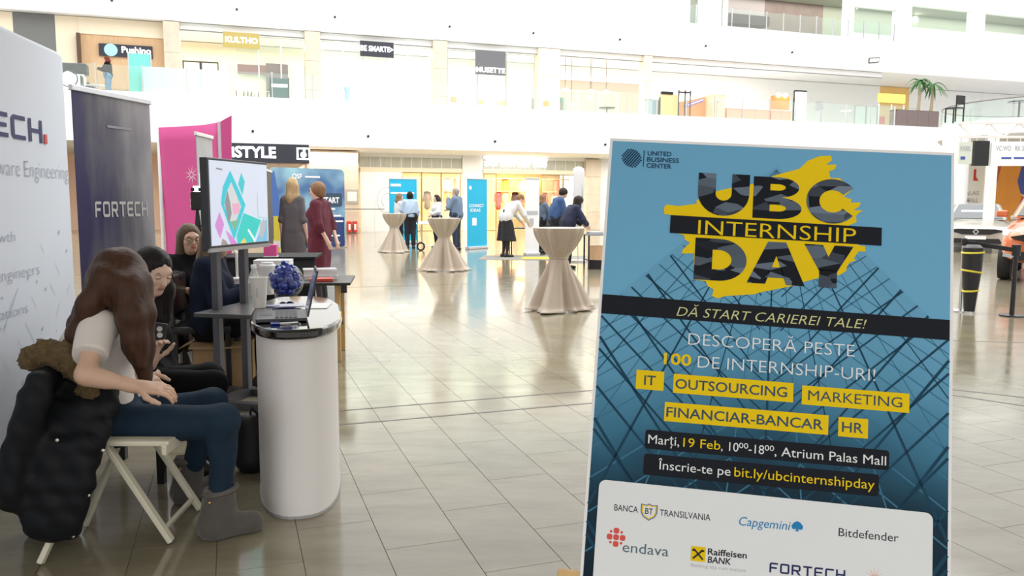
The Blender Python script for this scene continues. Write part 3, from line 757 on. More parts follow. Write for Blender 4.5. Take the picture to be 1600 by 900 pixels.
# taupe restaurant bay: panels, pendant lamps, table
st('wall_accent', MB().span((fx(872), 42.5, G2), (fx(895), 42.7, 7.2)), grey_paint)
st('wall_accent', MB().span((fx(905), 42.5, G2), (fx(920), 42.7, 7.0)), mat('rust_wall', (.35, .1, .06), .6))
st('wall_accent', MB().span((fx(920), 42.45, G2), (fx(926), 42.7, 7.3)), mat('bottle_green', (.03, .12, .08), .5))
for px, py in ((883, 140), (924, 142), (893, 164), (922, 153), (947, 144)):
    p = onfac(px, py, 40.5); r = thing('pendant_lamp', 'glowing pendant lamp in the taupe restaurant bay, the one %s' % {883: 'farthest left', 924: 'wide in the middle', 893: 'hanging lowest', 922: 'below the wide middle one', 947: 'farthest right'}[px], 'lamp', mall(p.x, 40.5, p.z), MA)
    MB().sphere((0, 0, 0), .14, 12, 8, (1.5 if py < 143 else 1, 1, .55 if py < 143 else 1)).build('shade', warm_bulb, r, smooth=True); MB().span((-.008, -.008, .1), (.008, .008, 9.19 - p.z)).build('cord', black, r)
ped_table('bistro_table', 'dark square bistro table in the taupe restaurant bay', g2(948, 37.8), blackm, black, 1.05, .42)
# tall tables, kiosks and boards on the gallery
ped_table('bistro_table', 'pale standing table left of the wooden menu board', g2(1009, 34.8), steel, steel, 1.15, .3)
ped_table('bistro_table', 'pale standing table in front of the cream kiosk wall', g2(1120, 34.15), steel, MATS['table_white'], 1.15, .3)
ped_table('bistro_table', 'pale standing table right of the black screen frame', g2(1322, 34.8), steel, MATS['table_white'], 1.1, .3)
r = thing('menu_board', 'tall amber wooden menu board with black clip top on the gallery', 'board', mall(fx(1031, 35.5), 35.5, G2), MA); w = fx(1058, 35.5) - fx(1031, 35.5)
MB().span((0, 0, 0), (w, .08, 1.55)).build('board', mat('amber_board', (.80, .52, .20), .5), r); MB().span((.05, -.05, 1.55), (w * .7, .1, 1.68)).build('clip', blackm, r)
MB().span((-.04, -.02, 0), (0, .1, 1.4)).build('edge', blackm, r)
r = thing('black_frame_stand', 'open black frame stand right of the amber menu board', 'stand', mall(fx(1059, 35.2), 35.2, G2), MA); w = fx(1077, 35.2) - fx(1059, 35.2)
for x in (0, w * .55, w): MB().span((x, 0, 0), (x + .05, .05, 1.75)).build('upright', blackm, r)
MB().span((0, 0, 1.62), (w, .05, 1.68)).build('crossbar', blackm, r)
r = thing('glass_fridge', 'grey blue glass cabinet left of the amber menu board', 'cabinet', mall(fx(1018, 35.6), 35.6, G2), MA)
MB().span((0, 0, 0), (.42, .4, 1.3)).build('body', mat('blue_grey_panel', (.35, .42, .48), .3), r); MB().span((.03, -.02, .5), (.39, 0, 1.26)).build('door', clear, r)
orange = mat('kiosk_orange', (.86, .27, .07), .5)
r = thing('kiosk', 'bright orange kiosk with a purple slanted stripe on the gallery', 'kiosk', mall(fx(1073, 35.0), 35.5, G2), MA); w = fx(1108, 35) - fx(1073, 35)
MB().add([(0, 0, 0), (w, 0, 0), (w, 1, 0), (0, 1, 0), (0, 0, 1.25), (w, 0, 1.5), (w, 1, 1.5), (0, 1, 1.25)], [(3, 2, 1, 0), (4, 5, 6, 7), (0, 1, 5, 4), (1, 2, 6, 5), (2, 3, 7, 6), (3, 0, 4, 7)]).build('body', orange, r)
MB().bar((.1, -.02, 1.0), (w - .08, -.02, 1.38), .03, .16).build('stripe', mat('purple_stripe', (.25, .12, .5), .5), r); MB().bar((.3, -.04, 1.07), (w - .1, -.04, 1.38), .03, .05).build('stripe_letters', white, r)
MB().span((w + .02, 0, 0), (w + .28, 1, 1.55)).build('side_panel', mat('kiosk_amber', (.88, .45, .12), .5), r)
coral = mat('coral_counter', (.85, .40, .28), .5)
for a, c, h, lab in ((1113, 1132, 1.25, 'peach kiosk wall panel right of the bright orange kiosk'), (1135, 1202, .62, 'long low coral counter on the gallery'), (1204, 1236, .62, 'short coral counter under the orange crate panel')):
    r = thing('counter', lab, 'counter', mall(fx(a, 34.7), 34.7, G2), MA); w = fx(c, 34.7) - fx(a, 34.7); n = max(1, round(w / .8))
    for k in range(n): MB().span((w * k / n + .006, 0, .3), (w * (k + 1) / n - .006, .6, .3 + h)).build('front_panel', coral if h < 1 else mat('peach_panel', (.9, .65, .42), .5), r)
    MB().span((0, -.03, .3 + h), (w, .65, .34 + h)).build('top', white, r); MB().span((.03, .03, 0), (w - .03, .57, .3)).build('plinth', white, r)
r = thing('lamp_kiosk', 'square orange panel with lamps above the short coral counter', 'panel', mall(fx(1210, 35.5), 35.6, 6.3), MA)
MB().span((0, 0, 0), (.95, .3, .72)).build('panel', orange, r)
for k in range(2): MB().sphere((.25 + .42 * k, -.02, .74), .12).build('lamp', warm_bulb, r, smooth=True)
MB().span((.35, .1, -1.1), (.42, .2, 0)).build('leg', blackm, r)
r = thing('led_screen', 'white upright screen in a black frame right of the coral counters', 'screen', mall(fx(1240, 35.0), 35.0, G2), MA); w = fx(1258, 35) - fx(1240, 35)
MB().span((0, 0, .55), (w, .08, 2.0)).build('panel', mat('lit_white_screen', (.95, .95, .95), .4, emit=1.0), r); MB().span((0, -.03, 1.97), (w, .1, 2.05)).build('top_bar', blackm, r)
MB().span((-.03, -.02, .4), (0, .1, 2.0)).build('side_bar', blackm, r); MB().prism([(-.1, -.3), (w + .3, -.3), (w + .1, .4), (0, .4)], 0, .42).build('base', mat('slate_plinth', (.22, .25, .27), .5), r)
r = thing('menu_pillar', 'slim grey information pillar near the right shop doors', 'pillar', g2(1280, 35.6), MA)
MB().span((-.08, 0, 0), (.08, .1, 1.2)).build('post', mat('silver_grey', (.5, .5, .52), .4), r); MB().span((-.2, -.02, 1.2), (.2, .1, 1.62)).build('head', mat('mid_grey', (.38, .36, .38), .4), r)
# amber shop doors, red sign and planter with palms at the right end
r = thing('shop_door', 'dark glass door pair of the amber lit shop at the right', 'door', mall(fx(1373, 38.5), 38.6, G2), MA); w = fx(1413, 38.5) - fx(1373, 38.5)
for k in range(2): 
    MB().span((w * k / 2 + .03, -.01, .05), (w * (k + 1) / 2 - .03, .01, 2.1)).build('pane', clear, r)
    MB().tube([(w / 2 + (-.1 if k == 0 else .1), -.05, .8), (w / 2 + (-.1 if k == 0 else .1), -.05, 1.3)], .02, 6).build('handle', steel, r)
for x in (0, w / 2 - .025, w - .05): MB().span((x, -.03, 0), (x + .05, .03, 2.15)).build('stile', whiteframe, r)
MB().span((w * .2, .3, 1.0), (w * .42, .33, 1.45)).build('red_panel', redm, r)
MB().span((0, -.05, 2.25), (w, .1, 2.75)).build('yellow_header', mat('yellow_header', (.92, .72, .12), .5, emit=.5), r)
st('wall_header', MB().span((fx(1337), 38.4, fz(1400, 113, 38.4)), (fx(1475), 38.6, fz(1400, 107, 38.4))), mat('orange_band', (.80, .42, .15), .5))
r = thing('planter_wall', 'long brown planter wall at the right end of the gallery edge', 'planter', mall(fx(1400, 33.6, 180), 33.55, 5.5), MA); w = fx(1466, 33.6, 180) - fx(1400, 33.6, 180)
pb = mat('brown_planter', (.20, .15, .145), .6)
n = 4
for k in range(n): MB().span((w * k / n + .006, 0, 0), (w * (k + 1) / n - .006, .5, .82)).build('panel', pb, r)
MB().span((0, .02, .78), (w, .48, .84)).build('soil', mat('soil', (.06, .04, .03), .9), r)
leafm = mat('palm_leaf', (.06, .17, .045), .5, var=.4); trunkm = mat('palm_trunk', (.38, .30, .2), .8, var=.3, bump=.5)
def palm(px, Y, hh, lab, seed):
    g_ = random.Random(seed); r = thing('potted_palm', lab, 'palm', mall(fx(px, Y, 150), Y, 6.3), MA)
    MB().tube([(0, 0, 0), (.03, 0, hh * .5), (-.02, 0, hh)], [.09, .07, .06], 8).build('trunk', trunkm, r)
    for k in range(16):
        a = 2 * math.pi * k / 16 + g_.uniform(-.2, .2); el_ = g_.uniform(.1, 1.3); L = g_.uniform(.6, .95)
        b = MB(); prev = None; vs = []
        for q in range(7):
            t = q / 6; d = L * t; z = hh + d * math.sin(el_) - 1.15 * t * t * L
            x, y = d * math.cos(a) * math.cos(el_ * .6), d * math.sin(a) * math.cos(el_ * .6)
            wd = .09 * (1 - t) ** .6 * (1 if q else .3) + .004
            vs += [(x - wd * math.sin(a), y + wd * math.cos(a), z - wd * .5), (x, y, z), (x + wd * math.sin(a), y - wd * math.cos(a), z - wd * .5)]
        fs = []
        for q in range(6):
            for e in (0, 1): fs.append((q * 3 + e, q * 3 + e + 1, q * 3 + 4 + e, q * 3 + 3 + e))
        b.add(vs, fs).build('leaf', leafm, r, solid=.006)
palm(1436, 33.85, 1.62, 'left palm of the pair in the brown planter wall', 4)
palm(1456, 33.9, 1.5, 'right palm of the pair in the brown planter wall', 9)

# unseen gallery slab added over the camera side to shade the near floor
st('gallery_slab', MB().span((XA, -2.6, 3.9), (XB, 5.6, 5.4)), white)

for gx in (-6, -3, 0, 3, 6):               # glowing panels added out of view to brighten the foreground
    o = MB().box((0, 0, 0), (1.2, 1.2, .05)).build('fill_panel', mat('fill_panel_glow', (1, .97, .92), .5, emit=3.0), loc=mall(gx, -1.5, 3.87), rz=MA)
    tag(o, 'added square white fill panel, out of view over the visitors side', 'ceiling light', 'added fill panels of the near gallery')
# ------------------------------------------------------------------ poster on an easel
PO = Matrix(((0.99037, 0.11374, 0.07892, .210), (-0.12952, 0.96257, 0.23810, 1.746), (-0.04888, -0.24603, 0.96803, 1.568), (0, 0, 0, 1)))
poster = thing('poster_board', 'large blue and yellow event poster on foam board leaning on an easel', 'poster'); poster.matrix_world = PO
PW, PH = .70, .99
foam = mat('white_foam_board', (.82, .81, .82), .6)
MB().span((0, 0, -PH), (PW, .008, 0)).build('foam_board', foam, poster)
def print_gradient(name, stops, noise):     # printed photograph: colour runs down the sheet, deepest in the lower middle
    m = bpy.data.materials.new(name); m.use_nodes = True; nt = m.node_tree; L = nt.links.new
    bs = nt.nodes['Principled BSDF']; bs.inputs['Roughness'].default_value = .6; bs.inputs['Specular IOR Level'].default_value = .12
    tc = nt.nodes.new('ShaderNodeTexCoord'); sx = nt.nodes.new('ShaderNodeSeparateXYZ'); L(tc.outputs['Object'], sx.inputs[0])
    def mth(op, a, b_=None, c_=None):
        n = nt.nodes.new('ShaderNodeMath'); n.operation = op
        for i_, q in enumerate((a, b_, c_)):
            if q is None: continue
            if isinstance(q, (int, float)): n.inputs[i_].default_value = q
            else: L(q, n.inputs[i_])
        return n.outputs[0]
    nz = nt.nodes.new('ShaderNodeTexNoise'); nz.inputs['Scale'].default_value = 6; L(tc.outputs['Object'], nz.inputs[0])
    off = mth('ABSOLUTE', mth('SUBTRACT', sx.outputs[0], .35))
    t = mth('MULTIPLY_ADD', sx.outputs[2], -1.0, mth('MULTIPLY_ADD', off, -.26, .09))
    t = mth('ADD', t, mth('MULTIPLY_ADD', nz.outputs[0], noise, -noise / 2))
    cr = nt.nodes.new('ShaderNodeValToRGB'); L(t, cr.inputs[0]); e = cr.color_ramp.elements
    e[0].position = stops[0][0]; e[0].color = (*stops[0][1], 1); e[1].position = stops[-1][0]; e[1].color = (*stops[-1][1], 1)
    for p_, c_ in stops[1:-1]: k = e.new(p_); k.color = (*c_, 1)
    L(cr.outputs[0], bs.inputs['Base Color']); MATS[name] = m; return m
STO = [(.0, (.150, .385, .60)), (.40, (.150, .40, .61)), (.50, (.115, .335, .52)), (.60, (.060, .21, .34)), (.68, (.026, .105, .175)), (.76, (.010, .035, .060)), (1.0, (.006, .014, .024))]
prn = print_gradient('poster_print', STO, .04)
yel = mat('poster_yellow', (.80, .56, .005), .45, var=.03); ink = mat('poster_black', (.010, .012, .018), .4)
pwhite = mat('poster_white', (.76, .78, .80), .45, var=.02); pale = mat('poster_pale_yellow', (.62, .62, .30), .45)
navy = mat('poster_navy', (.012, .04, .09), .45)
line_m = mat('poster_building_line', (.012, .055, .10), .45, var=.3); line_l = mat('poster_building_line_pale', (.05, .17, .27), .45, var=.2)
glassy = print_gradient('poster_glass_facade', [(p_, tuple(.9 * k for k in c_)) for p_, c_ in STO], .10)
def flat(polys, m, lay, name='printed_shape'):
    b = MB(); y = -.0004 * lay
    for pl in polys: b.add([(u, y, -v) for u, v in pl], [tuple(range(len(pl)))])
    return b.build(name, m, poster)
flat([[(.006, .985), (.694, .985), (.694, .006), (.006, .006)]], prn, 1, 'printed_background')
# tower seen from below: converging mullions and crossing diagonals, clipped to the sheet
UL, UR, VT, VB = .007, .693, .01, .984
def clip_line(a, c):
    (x0, y0), (x1, y1) = a, c; t0, t1 = 0.0, 1.0; dx, dy = x1 - x0, y1 - y0
    for p_, q_ in ((-dx, x0 - UL), (dx, UR - x0), (-dy, y0 - VT), (dy, VB - y0)):
        if abs(p_) < 1e-9:
            if q_ < 0: return None
        else:
            t = q_ / p_
            if p_ < 0: t0 = max(t0, t)
            else: t1 = min(t1, t)
    return None if t0 >= t1 else ((x0 + dx * t0, y0 + dy * t0), (x0 + dx * t1, y0 + dy * t1))
def strip(a, c, w0, w1):
    k = clip_line(a, c)
    if not k: return None
    (x0, y0), (x1, y1) = k; L = math.hypot(x1 - x0, y1 - y0)
    if L < .004: return None
    La = math.hypot(c[0] - a[0], c[1] - a[1]); nx, ny = -(y1 - y0) / L, (x1 - x0) / L
    wa = w0 + (w1 - w0) * math.hypot(x0 - a[0], y0 - a[1]) / La; wb = w0 + (w1 - w0) * math.hypot(x1 - a[0], y1 - a[1]) / La
    return [(x0 - nx * wa, y0 - ny * wa), (x1 - nx * wb, y1 - ny * wb), (x1 + nx * wb, y1 + ny * wb), (x0 + nx * wa, y0 + ny * wa)]
AP = (.349, .045)
flat([[(.349, .045), (.040, .336), (.007, .37), (.007, .984), (.693, .984), (.693, .378), (.656, .341)]], glassy, 1.4, 'printed_tower')
dk, lt = [], []
for k in range(-16, 17):                   # mullions fanning out from the roof corner
    t = k / 16; c = (.349 + 1.9 * t * (1 + .6 * abs(t)), 1.2)
    s = strip(AP, c, .0004, .0048 if k % 4 == 0 else .0022); (dk if k % 2 == 0 else lt).append(s)
for sgn in (-1, 1):                        # floors and bracing
    v = .2
    while v < 1.6:
        s = strip((.349, v), (.349 + sgn * .9, v + .9 * (.55 + .35 * v)), .0008 + .0008 * v, .001 + .0022 * v); lt.append(s)
        s = strip((.349, v + .03), (.349 + sgn * .75, v - .12 + .9 * (-.25 - .55 * v)), .0008 + .001 * v, .001 + .003 * v)
        (dk if v > .42 else lt).append(s); v *= 1.13
    v = .32
    while v < 2.0:
        s = strip((.349 + sgn * .02, v), (.349 + sgn * .5, v - .5 * (1.0 + .35 * v)), .001 + .0008 * v, .0016 + .002 * v); dk.append(s); v *= 1.22
def under_roof(pl):                        # keep only pieces below the roof edges
    if pl is None: return None
    cu, cv = sum(p[0] for p in pl) / 4, sum(p[1] for p in pl) / 4
    return pl
def cut_roof(a):                           # trim a strip where it rises above the roof line
    out = []
    for i in range(len(a)):
        p, q = a[i], a[(i + 1) % len(a)]
        f = lambda w: w[1] - (.052 + abs(w[0] - .349) * .945)
        fp, fq = f(p), f(q)
        if fp >= 0: out.append(p)
        if (fp > 0) != (fq > 0): t = fp / (fp - fq); out.append((p[0] + (q[0] - p[0]) * t, p[1] + (q[1] - p[1]) * t))
    return out if len(out) > 2 else None
flat([k for k in (cut_roof(s) for s in lt if s) if k], line_l, 1.8, 'printed_mullions')
flat([k for k in (cut_roof(s) for s in dk if s) if k], line_m, 2.2, 'printed_mullions')
# dark strips printed behind the date lines
flat([rrect(.112, .610, .584, .648, .006)[::-1]], ink, 2.8); flat([rrect(.112, .658, .566, .70, .006)[::-1]], ink, 2.8)
# logo, top left
lb = []
for k in range(-4, 5):
    q = .0045 * k; hl = math.sqrt(max(0, .0195 ** 2 - q * q)); ca, sa = math.cos(R(52)), math.sin(R(52))
    if abs(k) < 3: lb.append([(.0485 + x * ca + y * sa, .0425 - x * sa + y * ca) for x, y in ((-hl, q - .0015), (hl, q - .0015), (hl, q + .0015), (-hl, q + .0015))])
    else:
        for j in range(-3, 4):
            x0 = j * .0045
            if x0 * x0 + q * q < .021 ** 2: lb.append([(.0485 + x * ca + y * sa, .0425 - x * sa + y * ca) for x, y in ((x0 - .0014, q - .002), (x0 + .0014, q - .002), (x0 + .0014, q + .002), (x0 - .0014, q + .002))])
flat([p[::-1] for p in lb], navy, 3, 'logo_mark'); flat([[(.0732, .0605), (.0748, .0605), (.0748, .024), (.0732, .024)]], navy, 3)
def ptx(body, u, v, w, cap, m, lay=4, **k): return put_text(poster, body, u, -v, w, cap, m, y=-.0004 * lay, **k)
ptx('UNITED', .0815, .0348, .050, .0095, navy, bold=.01); ptx('BUSINESS', .0812, .0484, .067, .0098, navy, bold=.01); ptx('CENTER', .0808, .0618, .052, .0098, navy, bold=.01)
# headline
BR = [(0.122, 0.147), (0.128, 0.14), (0.152, 0.142), (0.189, 0.135), (0.189, 0.127), (0.231, 0.105), (0.258, 0.097), (0.304, 0.086), (0.35, 0.064), (0.395, 0.049), (0.411, 0.031), (0.434, 0.02), (0.457, 0.018), (0.46, 0.027), (0.448, 0.038), (0.469, 0.036), (0.466, 0.046), (0.454, 0.052), (0.458, 0.066), (0.476, 0.065), (0.501, 0.089), (0.485, 0.104), (0.501, 0.109), (0.498, 0.116), (0.519, 0.114), (0.516, 0.123), (0.505, 0.131), (0.524, 0.131), (0.515, 0.137), (0.51, 0.144), (0.512, 0.156), (0.496, 0.164), (0.517, 0.204), (0.529, 0.205), (0.531, 0.216), (0.517, 0.217), (0.508, 0.231), (0.512, 0.236), (0.501, 0.24), (0.495, 0.249), (0.494, 0.258), (0.483, 0.267), (0.448, 0.274), (0.416, 0.285), (0.391, 0.296), (0.326, 0.314), (0.314, 0.319), (0.258, 0.326), (0.242, 0.332), (0.23, 0.328), (0.233, 0.314), (0.221, 0.308), (0.216, 0.298), (0.192, 0.296), (0.189, 0.241), (0.164, 0.243), (0.166, 0.235), (0.18, 0.219), (0.169, 0.213), (0.167, 0.204), (0.155, 0.201), (0.15, 0.199), (0.15, 0.163), (0.124, 0.161)]
flat([BR[::-1]], yel, 3, 'printed_brush_mark')
photo = bpy.data.materials.new('poster_photo_ink'); photo.use_nodes = True
nt = photo.node_tree; bs = nt.nodes['Principled BSDF']; bs.inputs['Roughness'].default_value = .6; bs.inputs['Specular IOR Level'].default_value = .12
tc = nt.nodes.new('ShaderNodeTexCoord'); mp = nt.nodes.new('ShaderNodeMapping'); mp.inputs['Rotation'].default_value = (0, R(35), 0); mp.inputs['Scale'].default_value = (22, 22, 55)
vz = nt.nodes.new('ShaderNodeTexVoronoi'); vz.inputs['Scale'].default_value = 1; vz.feature = 'F1'
nt.links.new(tc.outputs['Object'], mp.inputs[0]); nt.links.new(mp.outputs[0], vz.inputs[0])
cr = nt.nodes.new('ShaderNodeValToRGB'); e = cr.color_ramp.elements; e[0].position = .42; e[0].color = (.008, .010, .016, 1); e[1].position = .95; e[1].color = (.17, .22, .29, 1)
nt.links.new(vz.outputs['Color'], cr.inputs[0]); nt.links.new(cr.outputs[0], bs.inputs['Base Color'])
def U_shape(x0, x1, v0, v1, s):
    r_ = (x1 - x0) / 2; cx = (x0 + x1) / 2; cv = v1 - r_ * .92; ri = r_ - s; p = [(x0, v0)]
    p += [(cx + r_ * math.cos(t), cv + r_ * .92 * math.sin(t)) for t in [math.pi - k * math.pi / 16 for k in range(17)]]
    p += [(x1, v0), (x1 - s, v0)] + [(cx + ri * math.cos(t), cv + ri * .95 * math.sin(t)) for t in [k * math.pi / 16 for k in range(17)]] + [(x0 + s, v0)]
    return p
flat([U_shape(.191, .296, .0675, .158, .036)], photo, 4, 'headline_letter')
def arc_strip(cx, cv, ro, ri, a0, a1, n=18):
    q = [(R(a0 + (a1 - a0) * k / n)) for k in range(n + 1)]
    pt = lambda r_, a: (cx + r_[0] * math.cos(a), cv + r_[1] * math.sin(a))
    return [[pt(ro, q[k]), pt(ro, q[k + 1]), pt(ri, q[k + 1]), pt(ri, q[k])] for k in range(n)]
def rct(u0, v0, u1, v1): return [(u0, v0), (u1, v0), (u1, v1), (u0, v1)]
def bowl(us, cx, cv, ro, ri): return arc_strip(cx, cv, ro, ri, -90, 90) + [rct(us, cv - ro[1], cx, cv - ri[1]), rct(us, cv + ri[1], cx, cv + ro[1])]
flat([rct(.304, .0695, .338, .1585)] + bowl(.338, .354, .0912, (.042, .0217), (.015, .0068)) + bowl(.338, .354, .1355, (.048, .0230), (.017, .0072)), photo, 4, 'headline_letter')
flat(arc_strip(.463, .1150, (.052, .0470), (.026, .0235), 38, 322, 40), photo, 4, 'headline_letter')
flat([[(.1374, .2005), (.561, .2023), (.561, .1650), (.1374, .1622)]], ink, 4.5)
ptx('INTERNSHIP', .195, .1995, .316, .0295, yel, 5, bold=-.006)
flat([rct(.191, .2073, .227, .2955)] + bowl(.227, .240, .2514, (.0565, .0441), (.026, .0205)), photo, 4, 'headline_letter')
flat([[(.298, .2955), (.338, .207), (.3555, .207), (.3555, .236), (.335, .2955)], [(.4135, .2955), (.3765, .2955), (.3555, .236), (.3555, .207), (.374, .207)], [(.343, .260), (.368, .260), (.374, .282), (.337, .282)]], photo, 4, 'headline_letter')
flat([[(.410, .2075), (.447, .2075), (.4585, .232), (.4585, .262), (.441, .262)], [(.507, .2075), (.470, .2075), (.4585, .232), (.4585, .262), (.476, .262)], rct(.441, .258, .476, .2955)], photo, 4, 'headline_letter')
# slogan band and lines
flat([[(.0065, .3795), (.6935, .385), (.6935, .3446), (.0065, .3392)]], ink, 3.5)
ptx('DĂ START CARIEREI TALE!', .1605, .3738, .375, .0185, pale, shear=.25, bold=-.008)
ptx('DESCOPERĂ PESTE', .1873, .4316, .327, .0235, pwhite, bold=-.012)
ptx('100', .140, .4745, .0555, .0228, yel, bold=.022); ptx('DE INTERNSHIP-URI!', .2085, .4768, .346, .0235, pwhite, bold=-.012)
for t_, u0, v0, u1, v1, a, c in (('IT', .0865, .4908, .1428, .5297, .0165, .0165), ('OUTSOURCING', .162, .4932, .3987, .5318, .004, .012), ('MARKETING', .4155, .4963, .6198, .534, .012, .0135), ('FINANCIAR-BANCAR', .1473, .5515, .468, .5900, .004, .010), ('HR', .4868, .5525, .5432, .5906, .007, .009)):
    flat([[(u0, v1), (u1, v1), (u1, v0), (u0, v0)]], yel, 3.2, 'yellow_tag')
    ptx(t_, u0 + a, v1 - .0095, u1 - u0 - a - c, .0195, mat('poster_slate', (.05, .085, .12), .45, var=.6, scale=30), 4, bold=.012 if t_ != 'MARKETING' else 0.0)
ptx('Marți,', .1182, .6372, .062, .0175, pwhite); ptx('19 Feb', .1882, .6376, .073, .0175, yel); ptx(', 10', .2628, .6382, .034, .0172, pwhite)
ptx('00', .2975, .6305, .018, .0105, pwhite); ptx('-18', .3165, .6386, .030, .0172, pwhite); ptx('00', .3475, .6308, .018, .0105, pwhite); ptx(', Atrium Palas Mall', .3668, .6392, .2116, .0175, pwhite)
ptx('Înscrie-te pe', .1412, .6866, .1423, .0172, pwhite); ptx('bit.ly/ubcinternshipday', .2908, .6868, .267, .0180, yel)
# sponsors panel
flat([rrect(.0257, .7195, .6664, 1.2, .014)[::-1][:0] or [(.0257, .984), (.6664, .984)] + [(.6664 - .014 + .014 * math.cos(R(a)), .7215 + .014 - .014 * math.sin(R(a))) for a in range(0, 91, 15)] + [(.0257 + .014 + .014 * math.cos(R(a)), .7175 + .014 - .014 * math.sin(R(a))) for a in range(90, 181, 15)]], pwhite, 3.4, 'sponsor_panel')
dg = mat('logo_charcoal', (.03, .03, .035), .45); bl = mat('logo_blue', (.02, .22, .5), .45); rdl = mat('logo_red', (.68, .10, .08), .45); tealg = mat('logo_teal_grey', (.09, .15, .19), .45)
ptx('BANCA', .0592, .7757, .047, .0122, dg, bold=.004); ptx('TRANSILVANIA', .1495, .7770, .099, .0122, dg, bold=.004)
shp = lambda s, dx=0: [(.1282 + s * x, .771 + s * y) for x, y in ((-.0165, -.014), (-.006, -.0125), (0, -.0155), (.006, -.0125), (.0165, -.014), (.0165, .002), (.012, .011), (0, .018), (-.012, .011), (-.0165, .002))][::-1]
flat([shp(1)], mat('logo_shield_blue', (.06, .13, .45), .45), 4); flat([shp(.88)], yel, 4.4); flat([shp(.72)], pwhite, 4.8); ptx('BT', .1205, .7762, .0155, .0115, dg, 5.2, bold=.01)
ptx('Capgemini', .304, .7800, .0986, .0165, bl, shear=.2, bold=.002)
flat([[(.4151 + .0113 * x, .7708 + .0095 * y) for x, y in ((0, -1), (.5, -.75), (1, 0), (.85, .6), (.4, .7), (.15, .5), (.3, 1.05), (-.3, 1.05), (-.15, .5), (-.4, .7), (-.85, .6), (-1, 0), (-.5, -.75))][::-1]], bl, 4, 'logo_mark')
ptx('Bitdefender', .4929, .7817, .111, .0155, dg)
q = .0066
flat([rrect(.0663 + i * 2 * q * .98 - q * .85, .8275 + j * 2 * q * .98 - q * .85, .0663 + i * 2 * q * .98 + q * .85, .8275 + j * 2 * q * .98 + q * .85, q * .6, 3)[::-1] for i, j in ((0, 0), (1, 0), (-1, 0), (0, 1), (0, -1))] + [rrect(.0663 + i * q * 1.0 - q * .4, .8275 + j * q - q * .4, .0663 + i * q + q * .4, .8275 + j * q + q * .4, q * .35, 2)[::-1] for i, j in ((1.6, 1.6), (-1.6, 1.6), (1.6, -1.6), (-1.6, -1.6))], rdl, 4, 'logo_mark')
ptx('endava', .0805, .8540, .0905, .0195, tealg)
flat([[(.2142, .8572), (.2424, .8572), (.2424, .8289), (.2142, .8289)]], yel, 4, 'logo_mark')
flat([[(.2185 + .0015, .8535), (.2385, .8345 + .0015), (.2385 - .0025, .8335), (.2170, .8515)], [(.2180, .8345), (.2365, .8540), (.2392, .8520), (.2205, .8325)], [(.2160, .838), (.2225, .8385), (.2235, .835), (.2165, .835)], [(.2330, .8385), (.2400, .838), (.2400, .835), (.2325, .835)]], dg, 4.5, 'logo_mark')
ptx('Raiffeisen', .2467, .8420, .075, .0120, dg, bold=.02); ptx('BANK', .2470, .8572, .045, .0120, dg, bold=.02, shear=.1)
ptx('Banking așa cum trebuie', .2157, .8680, .105, .0062, mat('logo_grey', (.45, .45, .46), .45))
put_squared(poster, 'FORTECH', .3655, -.8635, .142, .0190, mat('logo_navy', (.03, .035, .12), .45), y=-.0016)
flat([[(.5605 + .003 * math.cos(a - .3), .852 + .003 * math.sin(a - .3)), (.5605 + .02 * math.cos(a), .852 + .02 * math.sin(a)), (.5605 + .003 * math.cos(a + .3), .852 + .003 * math.sin(a + .3))][::-1] for a in [k * math.pi / 6 for k in range(12)]], mat('logo_salmon', (.78, .45, .36), .45), 4, 'logo_mark')
# easel
eas = thing('easel', 'pine wood easel holding the blue and yellow poster', 'easel'); eas.matrix_world = Matrix.Translation((PO.translation.x + .33, PO.translation.y + .02, 0))
inv = eas.matrix_world.inverted()
def pl(u, y, v): return inv @ (PO @ Vector((u, y, -v)))
top = pl(.35, .03, .03)
for u, du in ((.16, -.14), (.54, .14)):
    a = pl(.35 + du * .3, .032, .06); c = pl(.35 + du * 2.0, .032, 1.62); t = (0 - c.z) / (a.z - c.z); c = c + (a - c) * t
    MB().bar(a, c, .045, .022, up=(0, -1, .2)).build('leg', wood, eas, bevel=.003)
bk = Vector((top.x + .05, top.y + .75, 0)); MB().bar(pl(.35, .05, .1), bk, .045, .022, up=(0, 1, .3)).build('leg', wood, eas, bevel=.003)
MB().bar(pl(-.045, .012, .925), pl(.745, .012, .925), .022, .045, up=PO.to_3x3() @ Vector((0, 0, 1))).build('crossbar', wood, eas, bevel=.003)
MB().bar(pl(-.01, -.018, 1.003), pl(.71, -.018, 1.003), .07, .022, up=PO.to_3x3() @ Vector((0, 0, 1))).build('ledge', wood, eas, bevel=.003)
MB().bar(pl(.2, .03, .1), pl(.5, .03, .1), .022, .045, up=PO.to_3x3() @ Vector((0, 0, 1))).build('top_block', wood, eas, bevel=.003)

# ------------------------------------------------------------------ exhibition backdrop at the left
fabric_w = mat('white_fabric_print', (.66, .70, .78), .7, var=.03, scale=2, bump=.05)
A0 = gnd(0, 760); A0 = Vector((-2.43, 3.8, 0)); dirw = Vector((-.158, .987, 0)); HB = 2.27
r = thing('fabric_backdrop', 'white stretch fabric backdrop with dark blue logo text at the left edge', 'backdrop', A0, math.atan2(dirw.y, dirw.x))
Lw, bk0 = .86, -1.6
def plan(t):                               # outline of the rounded wall: front, turned end, back
    return t
out = [(bk0, 0)] + [(bk0 + (Lw - bk0) * k / 10, -.05 * math.sin(math.pi * k / 10) * 0) for k in range(1, 11)]
out += [(Lw + .13 * math.sin(t), .13 - .13 * math.cos(t)) for t in [k * math.pi / 10 for k in range(1, 11)]] + [(bk0, .26)]
b = MB(); n = len(out)
vs = [(x, y, z) for z in (.02, HB - .03, HB) for x, y in out]
